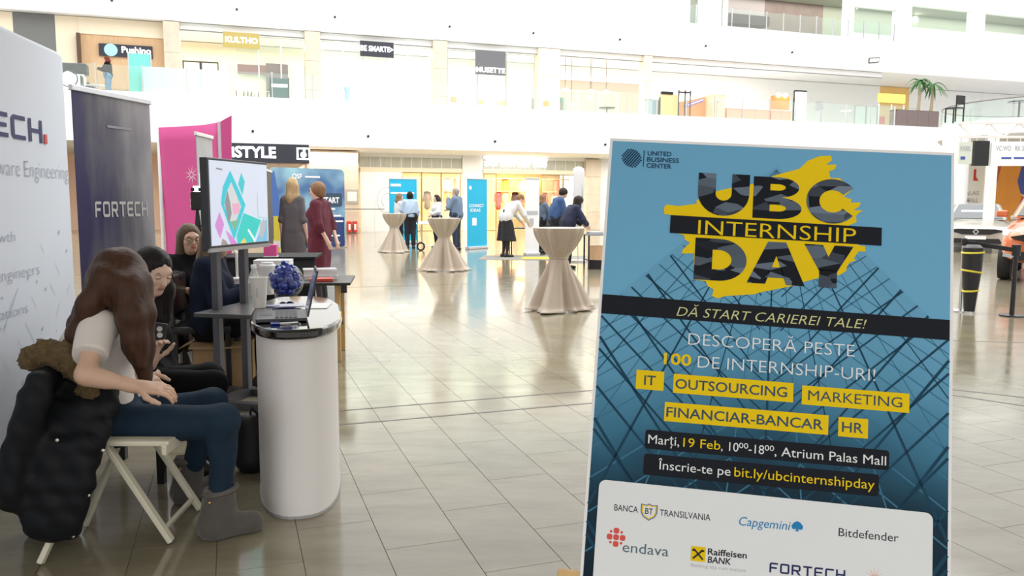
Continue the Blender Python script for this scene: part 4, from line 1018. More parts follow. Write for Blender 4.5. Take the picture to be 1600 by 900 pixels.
vs = [(x, y, z) if z < HB else (x, .13 + (y - .13) * .8, z) for x, y, z in vs]
fs = [(j * n + i, j * n + (i + 1) % n, (j + 1) * n + (i + 1) % n, (j + 1) * n + i) for j in range(2) for i in range(n)] + [tuple(range(2 * n, 3 * n))]
b.add(vs, fs).build('fabric_cover', fabric_w, r, smooth=True)
MB().span((Lw + .128, .1, .02), (Lw + .136, .16, HB - .02)).build('edge_zip', mat('cream_zip', (.7, .66, .52), .6), r)
MB().span((bk0, .03, 0), (Lw, .23, .03)).build('base_frame', steel, r)
nb = mat('deep_navy_print', (.035, .04, .16), .6); gp = mat('grey_blue_print', (.34, .37, .44), .6); lbp = mat('light_blue_print', (.58, .66, .79), .7)
# text positions come from where each word sits on the wall
wall_n = Vector((dirw.y, -dirw.x, 0))
def onw(px, py):
    q = ray(px, py); o_ = Vector((0, 0, H)); t = (A0 - o_).dot(wall_n) / q.dot(wall_n); p = o_ + q * t
    return (p - A0).dot(dirw), p.z
def wtext(body, pxl, pxr, pyb, pyt, m, wfull, **k):
    xr, zb = onw(pxr, pyb); _, zt = onw(pxr, pyt)
    put_text(r, body, xr - wfull, zb, wfull, zt - zb, m, y=-.004, **k)
xr, zb = onw(66, 224); _, zt = onw(66, 190)
cap_ = zt - zb
put_squared(r, 'FORTECH', xr - 1.36, zb, 1.36, cap_ * 1.02, nb, y=-.004)
MB().span((xr + .02, -.006, zb), (xr + .055, -.002, zb + .05)).build('logo_dot', redm, r)
wtext('Software Engineering', 0, 106, 281, 259, gp, 1.06, bold=-.02)
wtext('growth', 0, 23, 377, 361, gp, .34, bold=-.02); wtext('Software Engineers', 0, 61, 428, 411, gp, 1.0, bold=-.02); wtext('Relations', 0, 43, 488, 472, gp, .46, bold=-.02)
g_ = random.Random(3)
b = MB()
for k in range(46):                        # faint printed network of lines and squares
    x, z = g_.uniform(-.1, Lw - .04), g_.uniform(.1, 1.0) * (1 if k % 3 else 1.25)
    if k % 2: s = g_.uniform(.01, .025); b.add([(x, -.003, z), (x + s, -.003, z + s * .4), (x + s, -.003, z + s * 1.4), (x, -.003, z + s)], [(0, 1, 2, 3)])
    else:
        L = g_.uniform(.06, .16); a = g_.choice((.9, -.9)); dx, dz = L * math.cos(a), L * math.sin(a)
        if x + dx < Lw: b.add([(x, -.003, z), (x + dx, -.003, z + dz), (x + dx, -.003, z + dz + .006), (x, -.003, z + .006)], [(0, 1, 2, 3)])
b.build('printed_network', lbp, r)

# ------------------------------------------------------------------ roll-up banner beside it
def rollup(label, P0, P1, hgt, m, parts=None, lean=0.0, cat='banner', name='rollup_banner', rail=True):
    P0, P1 = Vector(P0), Vector(P1); d = P1 - P0; w = d.length
    r = thing(name, label, cat, (P0.x, P0.y, 0), math.atan2(d.y, d.x))
    b = MB(); b.add([(0, lean * z / hgt, z) for z in (.08, hgt)] + [(w, lean * z / hgt, z) for z in (.08, hgt)], [(0, 2, 3, 1)])
    b.build('banner_sheet', m, r, solid=.004)
    MB().prism_y([(0, 0), (w, 0), (w, .09), (0, .09)], -.07, .09).build('cassette', mat('silver_cassette', (.68, .68, .7), .3, .8), r, bevel=.02)
    if rail: MB().span((-.01, lean - .015, hgt - .005), (w + .01, lean + .015, hgt + .03)).build('top_rail', MATS['silver_cassette'], r, bevel=.005)
    MB().tube([(w / 2, .05, .08), (w / 2, lean + .03, hgt)], .012, 8).build('support_pole', MATS['silver_cassette'], r)
    return r, w
fb = bpy.data.materials.new('navy_grey_photo_print'); fb.use_nodes = True
nt = fb.node_tree; bs = nt.nodes['Principled BSDF']; bs.inputs['Roughness'].default_value = .5
tc = nt.nodes.new('ShaderNodeTexCoord'); sx = nt.nodes.new('ShaderNodeSeparateXYZ'); nt.links.new(tc.outputs['Object'], sx.inputs[0])
nz = nt.nodes.new('ShaderNodeTexNoise'); nz.inputs['Scale'].default_value = 2.0; nz.inputs['Detail'].default_value = 4
mp = nt.nodes.new('ShaderNodeMapping'); mp.inputs['Scale'].default_value = (2.2, 1, .6); nt.links.new(tc.outputs['Object'], mp.inputs[0]); nt.links.new(mp.outputs[0], nz.inputs[0])
m1 = nt.nodes.new('ShaderNodeMath'); m1.operation = 'MULTIPLY_ADD'; m1.inputs[1].default_value = 1.1; nt.links.new(nz.outputs[0], m1.inputs[0])
m0 = nt.nodes.new('ShaderNodeMath'); m0.operation = 'MULTIPLY_ADD'; m0.inputs[1].default_value = .95; m0.inputs[2].default_value = -.40; nt.links.new(sx.outputs[0], m0.inputs[0]); nt.links.new(m0.outputs[0], m1.inputs[2])
cr = nt.nodes.new('ShaderNodeValToRGB'); e = cr.color_ramp.elements; e[0].position = .22; e[0].color = (.035, .03, .11, 1); e[1].position = .85; e[1].color = (.40, .38, .41, 1)
k = cr.color_ramp.elements.new(.45); k.color = (.12, .115, .15, 1)
nt.links.new(m1.outputs[0], cr.inputs[0]); nt.links.new(cr.outputs[0], bs.inputs['Base Color'])
p0 = at(111, 138, 4.95); p1 = at(233, 163, 5.68)
fort, w = rollup('dark blue grey roll-up banner with pale letters behind the seated pair', p0, p1, 2.1, fb, lean=.0)
fort.rotation_euler = (0, 0, fort.rotation_euler.z)
put_squared(fort, 'FORTECH', w * .20, 1.325, w * .70, .10, mat('pale_print', (.62, .61, .6), .5), y=-.005)
MB().span((w * .40, -.006, 1.90), (w * .72, -.004, 1.915)).build('printed_line', mat('faint_print', (.36, .34, .38), .5), fort)

# ------------------------------------------------------------------ pink booth wall, grey roll-up
pink = mat('magenta_fabric', (.80, .10, .36), .6, var=.05, scale=2, bump=.04)
P0, P1 = at(250, 205, 8.6), at(349, 197, 8.2)
d = P1 - P0; w = d.length
r = thing('pink_backdrop', 'tall magenta pop-up backdrop with white sides behind the screen', 'backdrop', (P0.x, P0.y, 0), math.atan2(d.y, d.x))
MB().grid(lambda u, v: (u * (w - .07), .05 * math.sin(math.pi * u) + .02 * math.sin(6 * u + 4 * v), .03 + v * (2.17 + .02 * u)), 14, 16).build('front_panel', pink, r, smooth=True, solid=.01)
sidem = mat('white_side_panel', (.80, .80, .84), .6)
MB().grid(lambda u, v: (-.16 * u, .12 * u * u, .03 + v * (2.15 - .1 * u)), 6, 4).build('side_panel', sidem, r, smooth=True, solid=.01)
MB().grid(lambda u, v: (w - .07 + .035 * u, -.01 + .03 * u, .03 + v * (2.2)), 3, 4).build('side_panel', sidem, r, solid=.01)
MB().grid(lambda u, v: (w - .035 + .10 * u * v, .05 * u, .03 + v * (2.2 + .06 * u)), 4, 8).build('side_flap', pink, r, solid=.01)
MB().span((-.1, .1, 0), (w, .45, .03)).build('base', steel, r)
wp = mat('white_print', (.85, .83, .85), .6)
def lx(px, d_=8.4): return (at(px, 300, d_) - P0).dot(d.normalized())
b = MB()
for k in range(9):
    a = k * 2 * math.pi / 9; b.add([(lx(305) + .02 * math.cos(a - .3), -.02, 1.7 + .02 * math.sin(a - .3)), (lx(305) + .10 * math.cos(a), -.02, 1.7 + .10 * math.sin(a)), (lx(305) + .02 * math.cos(a + .3), -.02, 1.7 + .02 * math.sin(a + .3))], [(0, 1, 2)])
b.build('printed_burst', wp, r)
for z, t_, wd in ((1.62, 'TALENT', .16), (1.37, 'Grow your', .28), (1.31, 'career here', .28), (1.10, 'Join us', .2)):
    pass
for z, wd in ((1.42, .16), (1.36, .14), (1.16, .10), (.96, .04)): MB().span((lx(300), -.022, z), (lx(300) + wd, -.018, z + .03)).build('printed_line', wp, r)
p0, p1 = at(306, 209, 7.3), at(331, 216, 7.75)
grm = mat('grey_banner_print', (.45, .46, .47), .5, var=.25, scale=3)
gr, w = rollup('narrow grey roll-up banner standing in front of the magenta backdrop', p0, p1, 2.02, grm)
MB().span((.02, -.006, 1.55), (w - .02, -.003, 1.68)).build('printed_strip', wp, gr)
r = thing('camera_rig', 'small black camera rig in front of the grey roll-up banner', 'camera', at(313, 450, 7.05).xy.to_3d(), .3)
MB().box((0, 0, 1.43), (.1, .09, .16), ).build('camera_body', black, r, bevel=.01); MB().lathe([(.03, 0), (.03, .05)], 12, (0, 0, 1.51)).build('light', MATS['opal_globe'] if 'opal_globe' in MATS else white, r)
MB().box((0, 0, 1.53), (.09, .05, .03)).build('clamp', black, r)
for a in (.5, 2.6, 4.7): MB().tube([(0, 0, 1.36), (.17 * math.cos(a), .17 * math.sin(a), 0)], .012, 6).build('leg', blackm, r)

# ------------------------------------------------------------------ screen on a stand
gm_ = mat('grey_metal_stand', (.10, .10, .11), .4, .6)
TL_, TR_ = at(321, 320, 5.25), at(415, 320, 6.02)
dv = (TR_ - TL_); dv.z = 0; w = dv.length
tv = thing('display_stand', 'large flat screen on a grey two-post stand with shelf and slide with cyan diamonds', 'display', (TL_.x, TL_.y, 0), math.atan2(dv.y, dv.x))
zb, zt = 1.105, 1.715
MB().span((0, -.02, zb), (w, .035, zt)).build('screen_housing', mat('screen_bezel', (.03, .03, .035), .35), tv, bevel=.006)
scr = MB().span((.018, -.026, zb + .03), (w - .018, -.0205, zt - .018)).build('screen_face', mat('lit_slide', (.62, .68, .82), .3, emit=.30, var=.05, scale=3), tv)
MB().span((0, -.027, zb - .012), (w, -.005, zb + .014)).build('lower_bezel', mat('silver_bezel', (.4, .4, .42), .3, .6), tv)
def slide(poly, col, lay, em=.26):
    nm = 'slide_%02x%02x%02x' % tuple(int(c * 255) for c in col); m = mat(nm, col, .4, emit=em, var=.08)
    # slide coordinates 0..1 across, 0..1 down
    b = MB(); b.add([(.02 + (w - .04) * x, -.0268 - .0004 * lay, zt - .02 - (zt - zb - .05) * y) for x, y in poly], [tuple(reversed(range(len(poly))))])
    bl_ = b.build('slide_shape', m, tv)
cy = (.04, .55, .68); tq = (.03, .58, .55); mg = (.62, .26, .66)
slide([(.33, .10), (.58, .52), (.36, .95), (.16, .50), (.20, .30)], cy, 1)
slide([(.34, .24), (.50, .54), (.35, .82), (.21, .52), (.26, .36)], (.62, .64, .68), 2)
slide([(.22, .50), (.27, .34), (.31, .48), (.33, .62), (.28, .76)], (.26, .27, .30), 2.5)
slide([(.34, .50), (.47, .50), (.47, .62), (.36, .64)], (.75, .40, .55), 2.6)
slide([(.30, .72), (.46, .70), (.37, .84)], (.18, .45, .30), 2.7)
slide([(.52, .12), (.58, .23), (.53, .40), (.46, .26)], (.05, .55, .62), 1)
slide([(.13, .60), (.20, .75), (.13, .92), (.05, .76)], mg, 1)
slide([(.54, .62), (.86, .72), (.70, 1.0), (.42, 1.0), (.40, .90)], tq, 3)
slide([(.22, .82), (.30, .88), (.42, 1.0), (.30, 1.0)], mg, 3.2); slide([(.16, .92), (.22, .95), (.26, 1.0), (.14, 1.0)], (.35, .30, .28), 3)
slide([(.88, .78), (.98, .70), (.98, 1.0), (.74, 1.0)], (.20, .50, .72), 3); slide([(.84, .76), (.92, .70), (.96, .80), (.88, .95), (.82, .92)], (.45, .47, .52), 3.4)
slide([(.60, .84), (.62, .82), (.74, .97), (.72, .99)], (.9, .92, .95), 4); slide([(.46, .995), (.54, .93), (.58, 1.0)], (.75, .60, .15), 3.6)
slide([(.80, .36), (.81, .36), (.81, .68), (.80, .68)], (.35, .55, .55), 2); slide([(.80, .67), (.98, .69), (.98, .70), (.80, .685)], (.35, .60, .58), 2)
slide([(.10, .08), (.20, .09), (.20, .105), (.10, .095)], (.2, .2, .22), 2)
for x in (.20, .56): MB().span((x - .03, .04, .035), (x + .03, .09, zb + .3)).build('post', gm_, tv, bevel=.006)
MB().span((.1, .03, zb + .15), (.66, .1, zb + .28)).build('mount', gm_, tv)
MB().span((.0, -.36, .66), (.72, .12, .69)).build('shelf', mat('dark_shelf', (.055, .055, .055), .35), tv, bevel=.006)
MB().span((.0, -.36, .61), (.72, -.33, .66)).build('shelf_edge', black, tv)
for x in (.18, .58): MB().bar((x, -.45, .025), (x, .4, .025), .07, .05).build('foot', gm_, tv)
MB().span((.15, .03, .0), (.61, .1, .06)).build('base_bar', gm_, tv)

# ------------------------------------------------------------------ promotion counter
CX, CY, CHT = -1.105, 4.08, .872
cnt = thing('promotion_counter', 'white oval promotion counter with a glossy black top in front of the seated pair', 'counter', (CX, CY, 0), R(14))
def oval(hx, hy, n=40, p=2.6):
    return [(hx * math.copysign(abs(math.cos(t)) ** (2 / p), math.cos(t)), hy * math.copysign(abs(math.sin(t)) ** (2 / p), math.sin(t))) for t in [2 * math.pi * k / n for k in range(n)]]
b = MB(); ov = oval(.197, .605)
b.prism(ov, .0, CHT - .045)
b.build('body', mat('white_pvc_print', (.84, .81, .80), .45, var=.015, scale=2), cnt, smooth=True)
gl = mat('gloss_black_top', (.008, .008, .009), .06, coat=.6)
MB().prism(oval(.222, .65), CHT - .045, CHT).build('countertop', gl, cnt, smooth=True, bevel=.012)
MB().prism(oval(.201, .609), 0, .012).build('base_ring', mat('grey_base', (.4, .4, .4), .5), cnt)
navyp = nb
for body, z, sz in (('FORTECH', .53, .09),):   # the printed logo on the side that faces the hall
    v, f = squared_text(body); s_ = sz; wd = (v[:, 0].max() - v[:, 0].min()) * s_
    bb = MB(); y0 = -.12
    def xo(y): return .197 * (1 - min(1, abs(y / .605)) ** 2.6) ** (1 / 2.6) + .0015
    bb.add([(xo(y0 + (p[0] - v[:, 0].min()) * s_ * .62), y0 + (p[0] - v[:, 0].min()) * s_ * .62, z + p[1] * s_) for p in v], f).build('printed_text', navyp, cnt)
def ct(px, py, z=CHT): return gnd(px, py, z)
# laptop: keyboard half toward the seated pair, lid opened to the right
lp0 = ct(440, 497); lp = thing('laptop', 'dark grey open laptop on the glossy counter, seen from the side', 'laptop', (lp0.x, lp0.y, CHT), R(-74))
lg = mat('laptop_grey', (.045, .045, .05), .4, .2); keym = mat('laptop_keys', (.018, .018, .02), .5)
khalf = MB().prism(rrect(-.16, -.115, .16, .115, .012), .004, .020).build('keyboard_half', lg, lp, bevel=.003)
kb = bpy.data.meshes.new('key'); q_ = MB().box((0, 0, .0215), (.0165, .0165, .004)); kb.from_pydata(q_.v, [], q_.f)
for i in range(14):
    for j in range(5): mesh_obj('key', kb, keym, khalf, (-.135 + i * .0207, -.02 + j * .0207, 0))
MB().prism(rrect(-.05, -.10, .05, -.045, .004), .0195, .0212).build('touchpad', keym, lp)
lid = MB().prism(rrect(-.16, 0, .16, .222, .01), -.004, .004).build('lid', lg, lp, bevel=.002); lid.matrix_local = Matrix.Translation((0, .118, .022)) @ Matrix.Rotation(R(77), 4, 'X') @ Matrix.Rotation(0, 4, 'Z')
sc_ = MB().prism(rrect(-.148, .012, .148, .205, .004), .0041, .0048).build('screen', mat('laptop_screen', (.10, .12, .16), .15, emit=.25), lid)
MB().prism(rrect(.06, .07, .12, .13, .004), -.0055, -.0041).build('sticker', mat('sticker_grey', (.45, .45, .47), .5), lid)
# paper cups
def cup(px, py, lab, h=.155, r0=.032, r1=.043, lidded=False, z=CHT, mark=True):
    p = ct(px, py, z); r = thing('paper_cup', lab, 'cup', (p.x, p.y, z))
    MB().lathe([(r0 * .9, 0), (r0, .003), (r1, h), (r1 + .003, h + .002), (r1 + .003, h + .007), (r1 - .003, h + .007), (r0 - .003, .02)], 28).build('cup_body', mat('paper_cup_white', (.80, .78, .74), .55), r, smooth=True)
    if lidded: MB().lathe([(r1 + .005, h), (r1 + .005, h + .012), (r1 - .004, h + .018), (r1 - .006, h + .03), (r1 * .5, h + .03)], 28).build('lid', mat('cup_lid_white', (.84, .84, .84), .4), r, smooth=True)
    if mark: MB().box((0, -r0 - .0065, .085), (.004, .002, .05), rz=0).build('printed_mark', gp, r)
    return r
cup(406, 481, 'tall white paper cup nearest to the laptop')
cup(419, 460, 'lidded white paper cup behind the water bottle', .165, lidded=True, mark=False)
# water bottle
p = ct(398, 476); r = thing('plastic_bottle', 'clear plastic bottle with grey label beside the paper cup', 'bottle', (p.x, p.y, CHT))
MB().lathe([(.028, 0), (.031, .01), (.031, .13), (.029, .15), (.014, .185), (.013, .2)], 20).build('bottle_body', glass('bottle_plastic', (.85, .87, .88), .45), r, smooth=True)
MB().lathe([(.0315, .05), (.0315, .12)], 20).build('label', mat('bottle_label', (.55, .50, .52), .5), r); MB().lathe([(.015, .198), (.015, .215), (.013, .217)], 16).build('cap', mat('cap_white', (.8, .8, .8), .4), r)
# glass bowl of blue give-aways
p = ct(447, 466); bw = thing('glass_bowl', 'round clear glass bowl filled with blue give-aways', 'bowl', (p.x, p.y, CHT), 0)
RB = .103
MB().lathe([(.062, .002)] + [(RB * math.sin(t), .101 - RB * math.cos(t)) for t in [.68 + k * (2.42 - .68) / 20 for k in range(21)]], 40, open_top=True).build('bowl_glass', glass('bowl_glass', (.985, .99, 1), .015, .01), bw, smooth=True)
bluem = mat('glossy_blue_plastic', (.008, .035, .30), .18, coat=.4)
g_ = random.Random(5); pl_ = []
for n_, rr_, z in ((4, .028, .046), (1, 0, .085), (7, .060, .082), (7, .062, .124), (1, 0, .13), (5, .042, .160), (1, .0, .185)):
    for k in range(n_):
        a = 2 * math.pi * (k + .3 * z * 50) / n_; pl_.append((rr_ * math.cos(a) + g_.uniform(-.004, .004), rr_ * math.sin(a) + g_.uniform(-.004, .004), z + g_.uniform(-.004, .004)))
for k, (x, y, z) in enumerate(pl_):
    pm_ = MB().sphere((0, 0, 0), .029, 16, 10, (1, 1, .85)).lathe([(.012, .015), (.014, .030), (.009, .036)], 12)
    o = pm_.build('blue_giveaway', bluem, smooth=True, loc=Vector((p.x + x, p.y + y, CHT + z))); o.rotation_euler = (g_.uniform(-1, 1), g_.uniform(-1, 1), g_.uniform(0, 6))
    tag(o, 'glossy blue plastic give-away lying in the glass bowl', 'toy', 'blue give-aways in the bowl')
# papers on the counter
def sheet(px, py, wd, dp, rz, lab, m, z, th=.002, name='paper_sheet', cat='paper'):
    p = ct(px, py, z); o = MB().box((0, 0, th / 2), (wd, dp, th)).build(name, m, loc=(p.x, p.y, z), rz=rz); return tag(o, lab, cat)
pap = mat('white_paper', (.82, .82, .83), .6)
sheet(500, 478, .10, .22, .1, 'white paper sheet on the counter behind the laptop lid', pap, CHT + .0008)
sheet(452, 477, .16, .12, .3, 'printed flyers lying under the glass bowl edge', mat('flyer_print', (.62, .60, .72), .5, var=.4, scale=30), CHT + .0008)
sheet(424, 479, .07, .05, -.4, 'crumpled blue grey leaflet beside the paper cup', mat('leaflet_blue', (.25, .27, .42), .5, var=.5, scale=40), CHT + .0008, .006)
p = ct(430, 508); r = thing('pen', 'pen with blue cap lying by the laptop front edge', 'pen', (p.x, p.y, CHT + .007), .3)
MB().tube([(-.02, 0, 0), (.02, 0, 0)], .0075, 10).build('pen_cap', bluem, r); MB().tube([(.02, 0, 0), (.10, .01, 0)], .004, 8).build('pen_body', pap, r)
p = ct(452, 507); MBc = MB().tube([(p.x + .05 * math.cos(t) * (1 - .06 * t), p.y + .035 * math.sin(t), CHT + .003) for t in [k * .4 for k in range(14)]], .0022, 6)
tag(MBc.build('cable', steel), 'thin silver cable coiled on the counter front edge', 'cable')

# ------------------------------------------------------------------ table with magazines behind the counter
tb0 = gnd(528, 565); tb = thing('trestle_table', 'long black topped table with pale wooden legs behind the counter', 'table', (tb0.x - .62, tb0.y + .15, 0), R(8))
MB().span((-.75, -.32, .695), (.72, .42, .72)).build('tabletop', black, tb, bevel=.004)
for x, y in ((.60, -.22), (.60, .34), (-.62, -.22), (-.62, .34)): MB().bar((x, y, 0), (x, y, .695), .045, .045).build('leg', wood, tb, bevel=.004)
MB().bar((.60, -.22, .62), (.60, .34, .25), .012, .012).build('brace', blackm, tb); MB().box((.66, -.25, .66), (.05, .06, .07)).build('clamp', black, tb)
def onT(x, y, z=.72): return tb.matrix_basis @ Vector((x, y, z))
mags = [(.66, .66, .68), (.50, .50, .55), (.72, .71, .70), (.40, .38, .42)]
bpy.context.view_layer.update()
def stack(x, y, n, wd, dp, th, where, rz=0.0, cols=mags):
    z = .72
    for k in range(n):
        t = th * random.uniform(.7, 1.3); p = tb.matrix_world @ Vector((x + random.uniform(-.012, .012), y + random.uniform(-.012, .012), z))
        r = thing('magazine', 'magazine, %s of the stack %s' % (('bottom one', 'second from the bottom', 'third from the bottom', 'fourth from the bottom', 'fifth from the bottom')[k] if k < n - 1 else 'topmost', where), 'magazine', p, R(8) + rz + random.uniform(-.08, .08), 'magazines on the long table')
        MB().box((0, 0, t * .5), (wd - .006, dp - .006, t - .004)).build('pages', pap, r); cmm = mat('cover_%d' % (k % 4), cols[k % 4], .4, var=.15, scale=20)
        MB().box((0, 0, t - .001), (wd, dp, .002)).build('cover', cmm, r); MB().box((0, 0, .001), (wd, dp, .002)).build('cover', cmm, r); z += t + .0005
    return z
stack(.02, .02, 5, .32, .24, .034, 'beside the glass bowl')
stack(.42, .12, 4, .30, .22, .022, 'near the red booklet', .15)
o = MB().prism(rrect(-.10, -.07, .10, .07, .01), 0, .03).build('red_booklet', mat('red_cover', (.55, .06, .03), .4), loc=onT(.46, -.17), rz=R(12), bevel=.004); tag(o, 'flat red booklet at the right end of the long table', 'booklet')
p = onT(-.35, -.02)
r = thing('red_canister', 'tall red cylinder canister with black hose standing behind the screen stand', 'canister', (gnd(372, 560).x + .02, 6.62, 0))
MB().lathe([(.085, .0), (.095, .02), (.095, 1.0), (.08, 1.05), (.03, 1.08)], 24).build('cylinder', redm, r, smooth=True); MB().lathe([(.035, 1.08), (.035, 1.12)], 12).build('valve', black, r)
MB().tube([(.02, 0, 1.11), (.1, -.06, 1.12), (.13, -.08, 1.02), (.12, -.07, .7)], .012, 8).build('hose', black, r)
r = thing('black_table_cover', 'black cloth covered table behind the screen stand', 'table', (gnd(420, 560).x - .45, 8.05, 0), R(8))
MB().grid(lambda u, v: (-.7 + 1.4 * u, -.32 - .02 * math.sin(26 * u) * (1 - v), .01 + .86 * v), 40, 4).build('cloth_front', mat('black_cloth', (.010, .010, .012), .85, bump=.1), r, smooth=True, solid=.006)
MB().box((0, .02, .88), (1.42, .7, .02)).build('top', MATS['black_cloth'], r)
r = thing('desk_lamp', 'white curved desk lamp arm by the red canister', 'lamp', onT(-.32, .1)); 
MB().lathe([(.05, 0), (.05, .012), (.01, .02)], 16).build('base', white, r); MB().tube([(0, 0, .01), (0, 0, .24), (-.05, 0, .30), (-.14, .0, .31)], .012, 8).build('arm', white, r); MB().lathe([(.02, 0), (.035, -.04)], 14, (-.15, 0, .31)).build('head', white, r)
r = thing('pink_box', 'pink paper carrier box on the black covered table', 'box', (at(423, 378, 7.8).x, 7.8, .8905), .1)
MB().box((0, 0, .06), (.12, .1, .12)).build('carton', pink, r); MB().box((0, 0, .006), (.124, .104, .012)).build('rim', pap, r)

# ------------------------------------------------------------------ odds and ends behind the counter
card = mat('cardboard', (.42, .27, .14), .8, var=.08, bump=.05)
p = gnd(345, 606); r = thing('cardboard_box', 'open brown cardboard box of papers standing behind the screen stand', 'box', (p.x, p.y + .15, 0), .15)
for a, c in (((-.22, -.16, 0), (.22, -.152, .36)), ((-.22, .152, 0), (.22, .16, .36)), ((-.22, -.16, 0), (-.212, .16, .36)), ((.212, -.16, 0), (.22, .16, .36)), ((-.22, -.16, 0), (.22, .16, .008))): MB().span(a, c).build('side', card, r)
MB().bar((-.22, 0, .36), (-.34, 0, .30), .32, .006).build('flap', card, r); MB().bar((0, -.16, .36), (0, -.27, .33), .44, .006).build('flap', card, r)
for k in range(4):
    o = MB().box((0, 0, .15), (.22, .012, .30), M=None).build('paper_folder', pap, loc=(p.x - .08 + .03 * k, p.y + .10 + .04 * k, .012)); o.rotation_euler = (0, R(-18 + 4 * k), .15); tag(o, 'white paper folder sticking out of the cardboard box, %s' % ('nearest', 'second', 'third', 'farthest')[k], 'folder', 'folders in the box')
yb = MB(); yb.prism([(-.25, -.35), (.25, -.35), (.25, .45), (-.25, .45)], 0, .012); p = gnd(385, 596)
tag(yb.build('yellow_mat', mat('yellow_carpet', (.75, .60, .04), .9, bump=.3), loc=(p.x + .05, p.y + .2, 0)), 'bright yellow carpet tile on the floor behind the counter', 'carpet')
bagb = mat('black_nylon', (.010, .010, .012), .6, bump=.2)
p = gnd(384, 735); r = thing('backpack', 'black backpack on the floor behind the counter', 'bag', (p.x + .03, p.y, 0))
s1 = sdf('bag_body', [rc((0, 0, .07), (0, 0, .24), .085, .075, k=.05), rc((.03, .02, .08), (.05, .02, .2), .08, .06, k=.05)], .012, bagb, r)
MB().tube([(-.06, -.04, .2), (-.11, -.05, .1), (-.1, -.04, .02)], .010, 6).build('strap', bagb, r); MB().tube([(0, 0, .3), (.02, -.02, .35), (.05, 0, .3)], .008, 6).build('handle', bagb, r)

# ------------------------------------------------------------------ people
skin = mat('skin', (.62, .40, .29), .5, var=.06, scale=30); skin2 = mat('fair_skin', (.72, .49, .38), .5, var=.05, scale=30)
lipm = mat('lip', (.50, .20, .18), .45); browm = mat('brow', (.05, .03, .02), .7); nailm = mat('dark_nail', (.08, .01, .02), .2)
def hairm(name, c):
    return mat(name, c, .5, var=.5, scale=60, stretch=(1, 1, .06), bump=.18, bscale=140, spec=.22)
h_brown = hairm('brown_hair', (.060, .027, .016)); h_black = hairm('black_hair', (.013, .009, .009)); h_mid = hairm('ombre_hair', (.10, .065, .04))
h_blond = hairm('blond_hair', (.50, .36, .19)); h_auburn = hairm('auburn_hair', (.25, .14, .07)); h_dark = hairm('dark_brown_hair', (.03, .02, .015)); h_grey = hairm('grey_hair', (.35, .30, .27))
V = lambda *a: np.array(a, float)
def nrm(v): v = np.array(v, float); return v / max(1e-9, np.linalg.norm(v))
def lerp(a, c, t): return np.array(a) + (np.array(c) - np.array(a)) * t

def torso(J, s=1.0, inf=0.0, wide=1.0, t0=0.0, t1=1.0, fem=True):
    P = [J['pel'], J['mid'], J['che']]; ah = nrm(J['hip_r'] - J['hip_l']); as_ = nrm(J['sh_r'] - J['sh_l'])
    out = []
    for t in np.linspace(t0, t1, 9):
        c = (1 - t) ** 2 * P[0] + 2 * t * (1 - t) * (2 * P[1] - .5 * P[0] - .5 * P[2]) + t * t * P[2]
        ax = nrm(ah * (1 - t) + as_ * t)
        hl = np.interp(t, [0, .25, .55, .8, 1], [.085, .075, .058 if fem else .075, .075, .085]) * s * wide
        r_ = np.interp(t, [0, .25, .55, .8, 1], [.098, .10, .085 if fem else .098, .10, .085]) * s * (.5 + .5 * wide) + inf
        out.append(rc(c - ax * hl, c + ax * hl, r_, k=.05))
    if t1 > .95:
        out.append(rc(lerp(J['sh_l'], J['sh_r'], .06), lerp(J['sh_l'], J['sh_r'], .94), .052 * s + inf, k=.05))
        out.append(rc(J['che'], J['nek'], .075 * s + inf, .05 * s + inf * .5, k=.05))
        if fem:
            up = nrm(J['nek'] - J['mid']); fw = nrm(np.cross(up, as_))
            for q in (-1, 1): out.append(el(J['che'] - up * .045 * s + fw * (.075 * s + inf * .5) + as_ * q * .062 * s, V(.062, .062, .062) * s + inf * .5, k=.04))
    return out
def head_prims(c, f, u, s=1.0):
    f = nrm(f); u = nrm(u - f * np.dot(u, f)); sd = np.cross(f, u); M = np.stack([sd, f, u], 1)
    return [el(c + u * .022 * s - f * .008 * s, V(.073, .092, .088) * s, M, k=.02), el(c - u * .030 * s + f * .026 * s, V(.056, .062, .080) * s, M, k=.03),
            rc(c - u * .086 * s + f * .058 * s - sd * .012 * s, c - u * .086 * s + f * .058 * s + sd * .012 * s, .020 * s, k=.03),
            rc(c + f * .082 * s + u * .012 * s, c + f * .106 * s - u * .026 * s, .008 * s, .0115 * s, k=.014),
            rc(c + f * .072 * s + u * .026 * s - sd * .034 * s, c + f * .072 * s + u * .026 * s + sd * .034 * s, .014 * s, k=.02),
            rc(c + f * .066 * s - u * .020 * s - sd * .036 * s, c + f * .066 * s - u * .020 * s + sd * .036 * s, .018 * s, k=.02),
            el(c + f * .088 * s + u * .008 * s - sd * .032 * s, V(.016, .012, .010) * s, M, k=.008, sub=True), el(c + f * .088 * s + u * .008 * s + sd * .032 * s, V(.016, .012, .010) * s, M, k=.008, sub=True),
            rc(c + f * .080 * s - u * .053 * s - sd * .014 * s, c + f * .080 * s - u * .053 * s + sd * .014 * s, .012 * s, k=.012),
            el(c - sd * .076 * s - f * .008 * s, V(.010, .022, .030) * s, M, k=.01), el(c + sd * .076 * s - f * .008 * s, V(.010, .022, .030) * s, M, k=.01)], f, u, sd
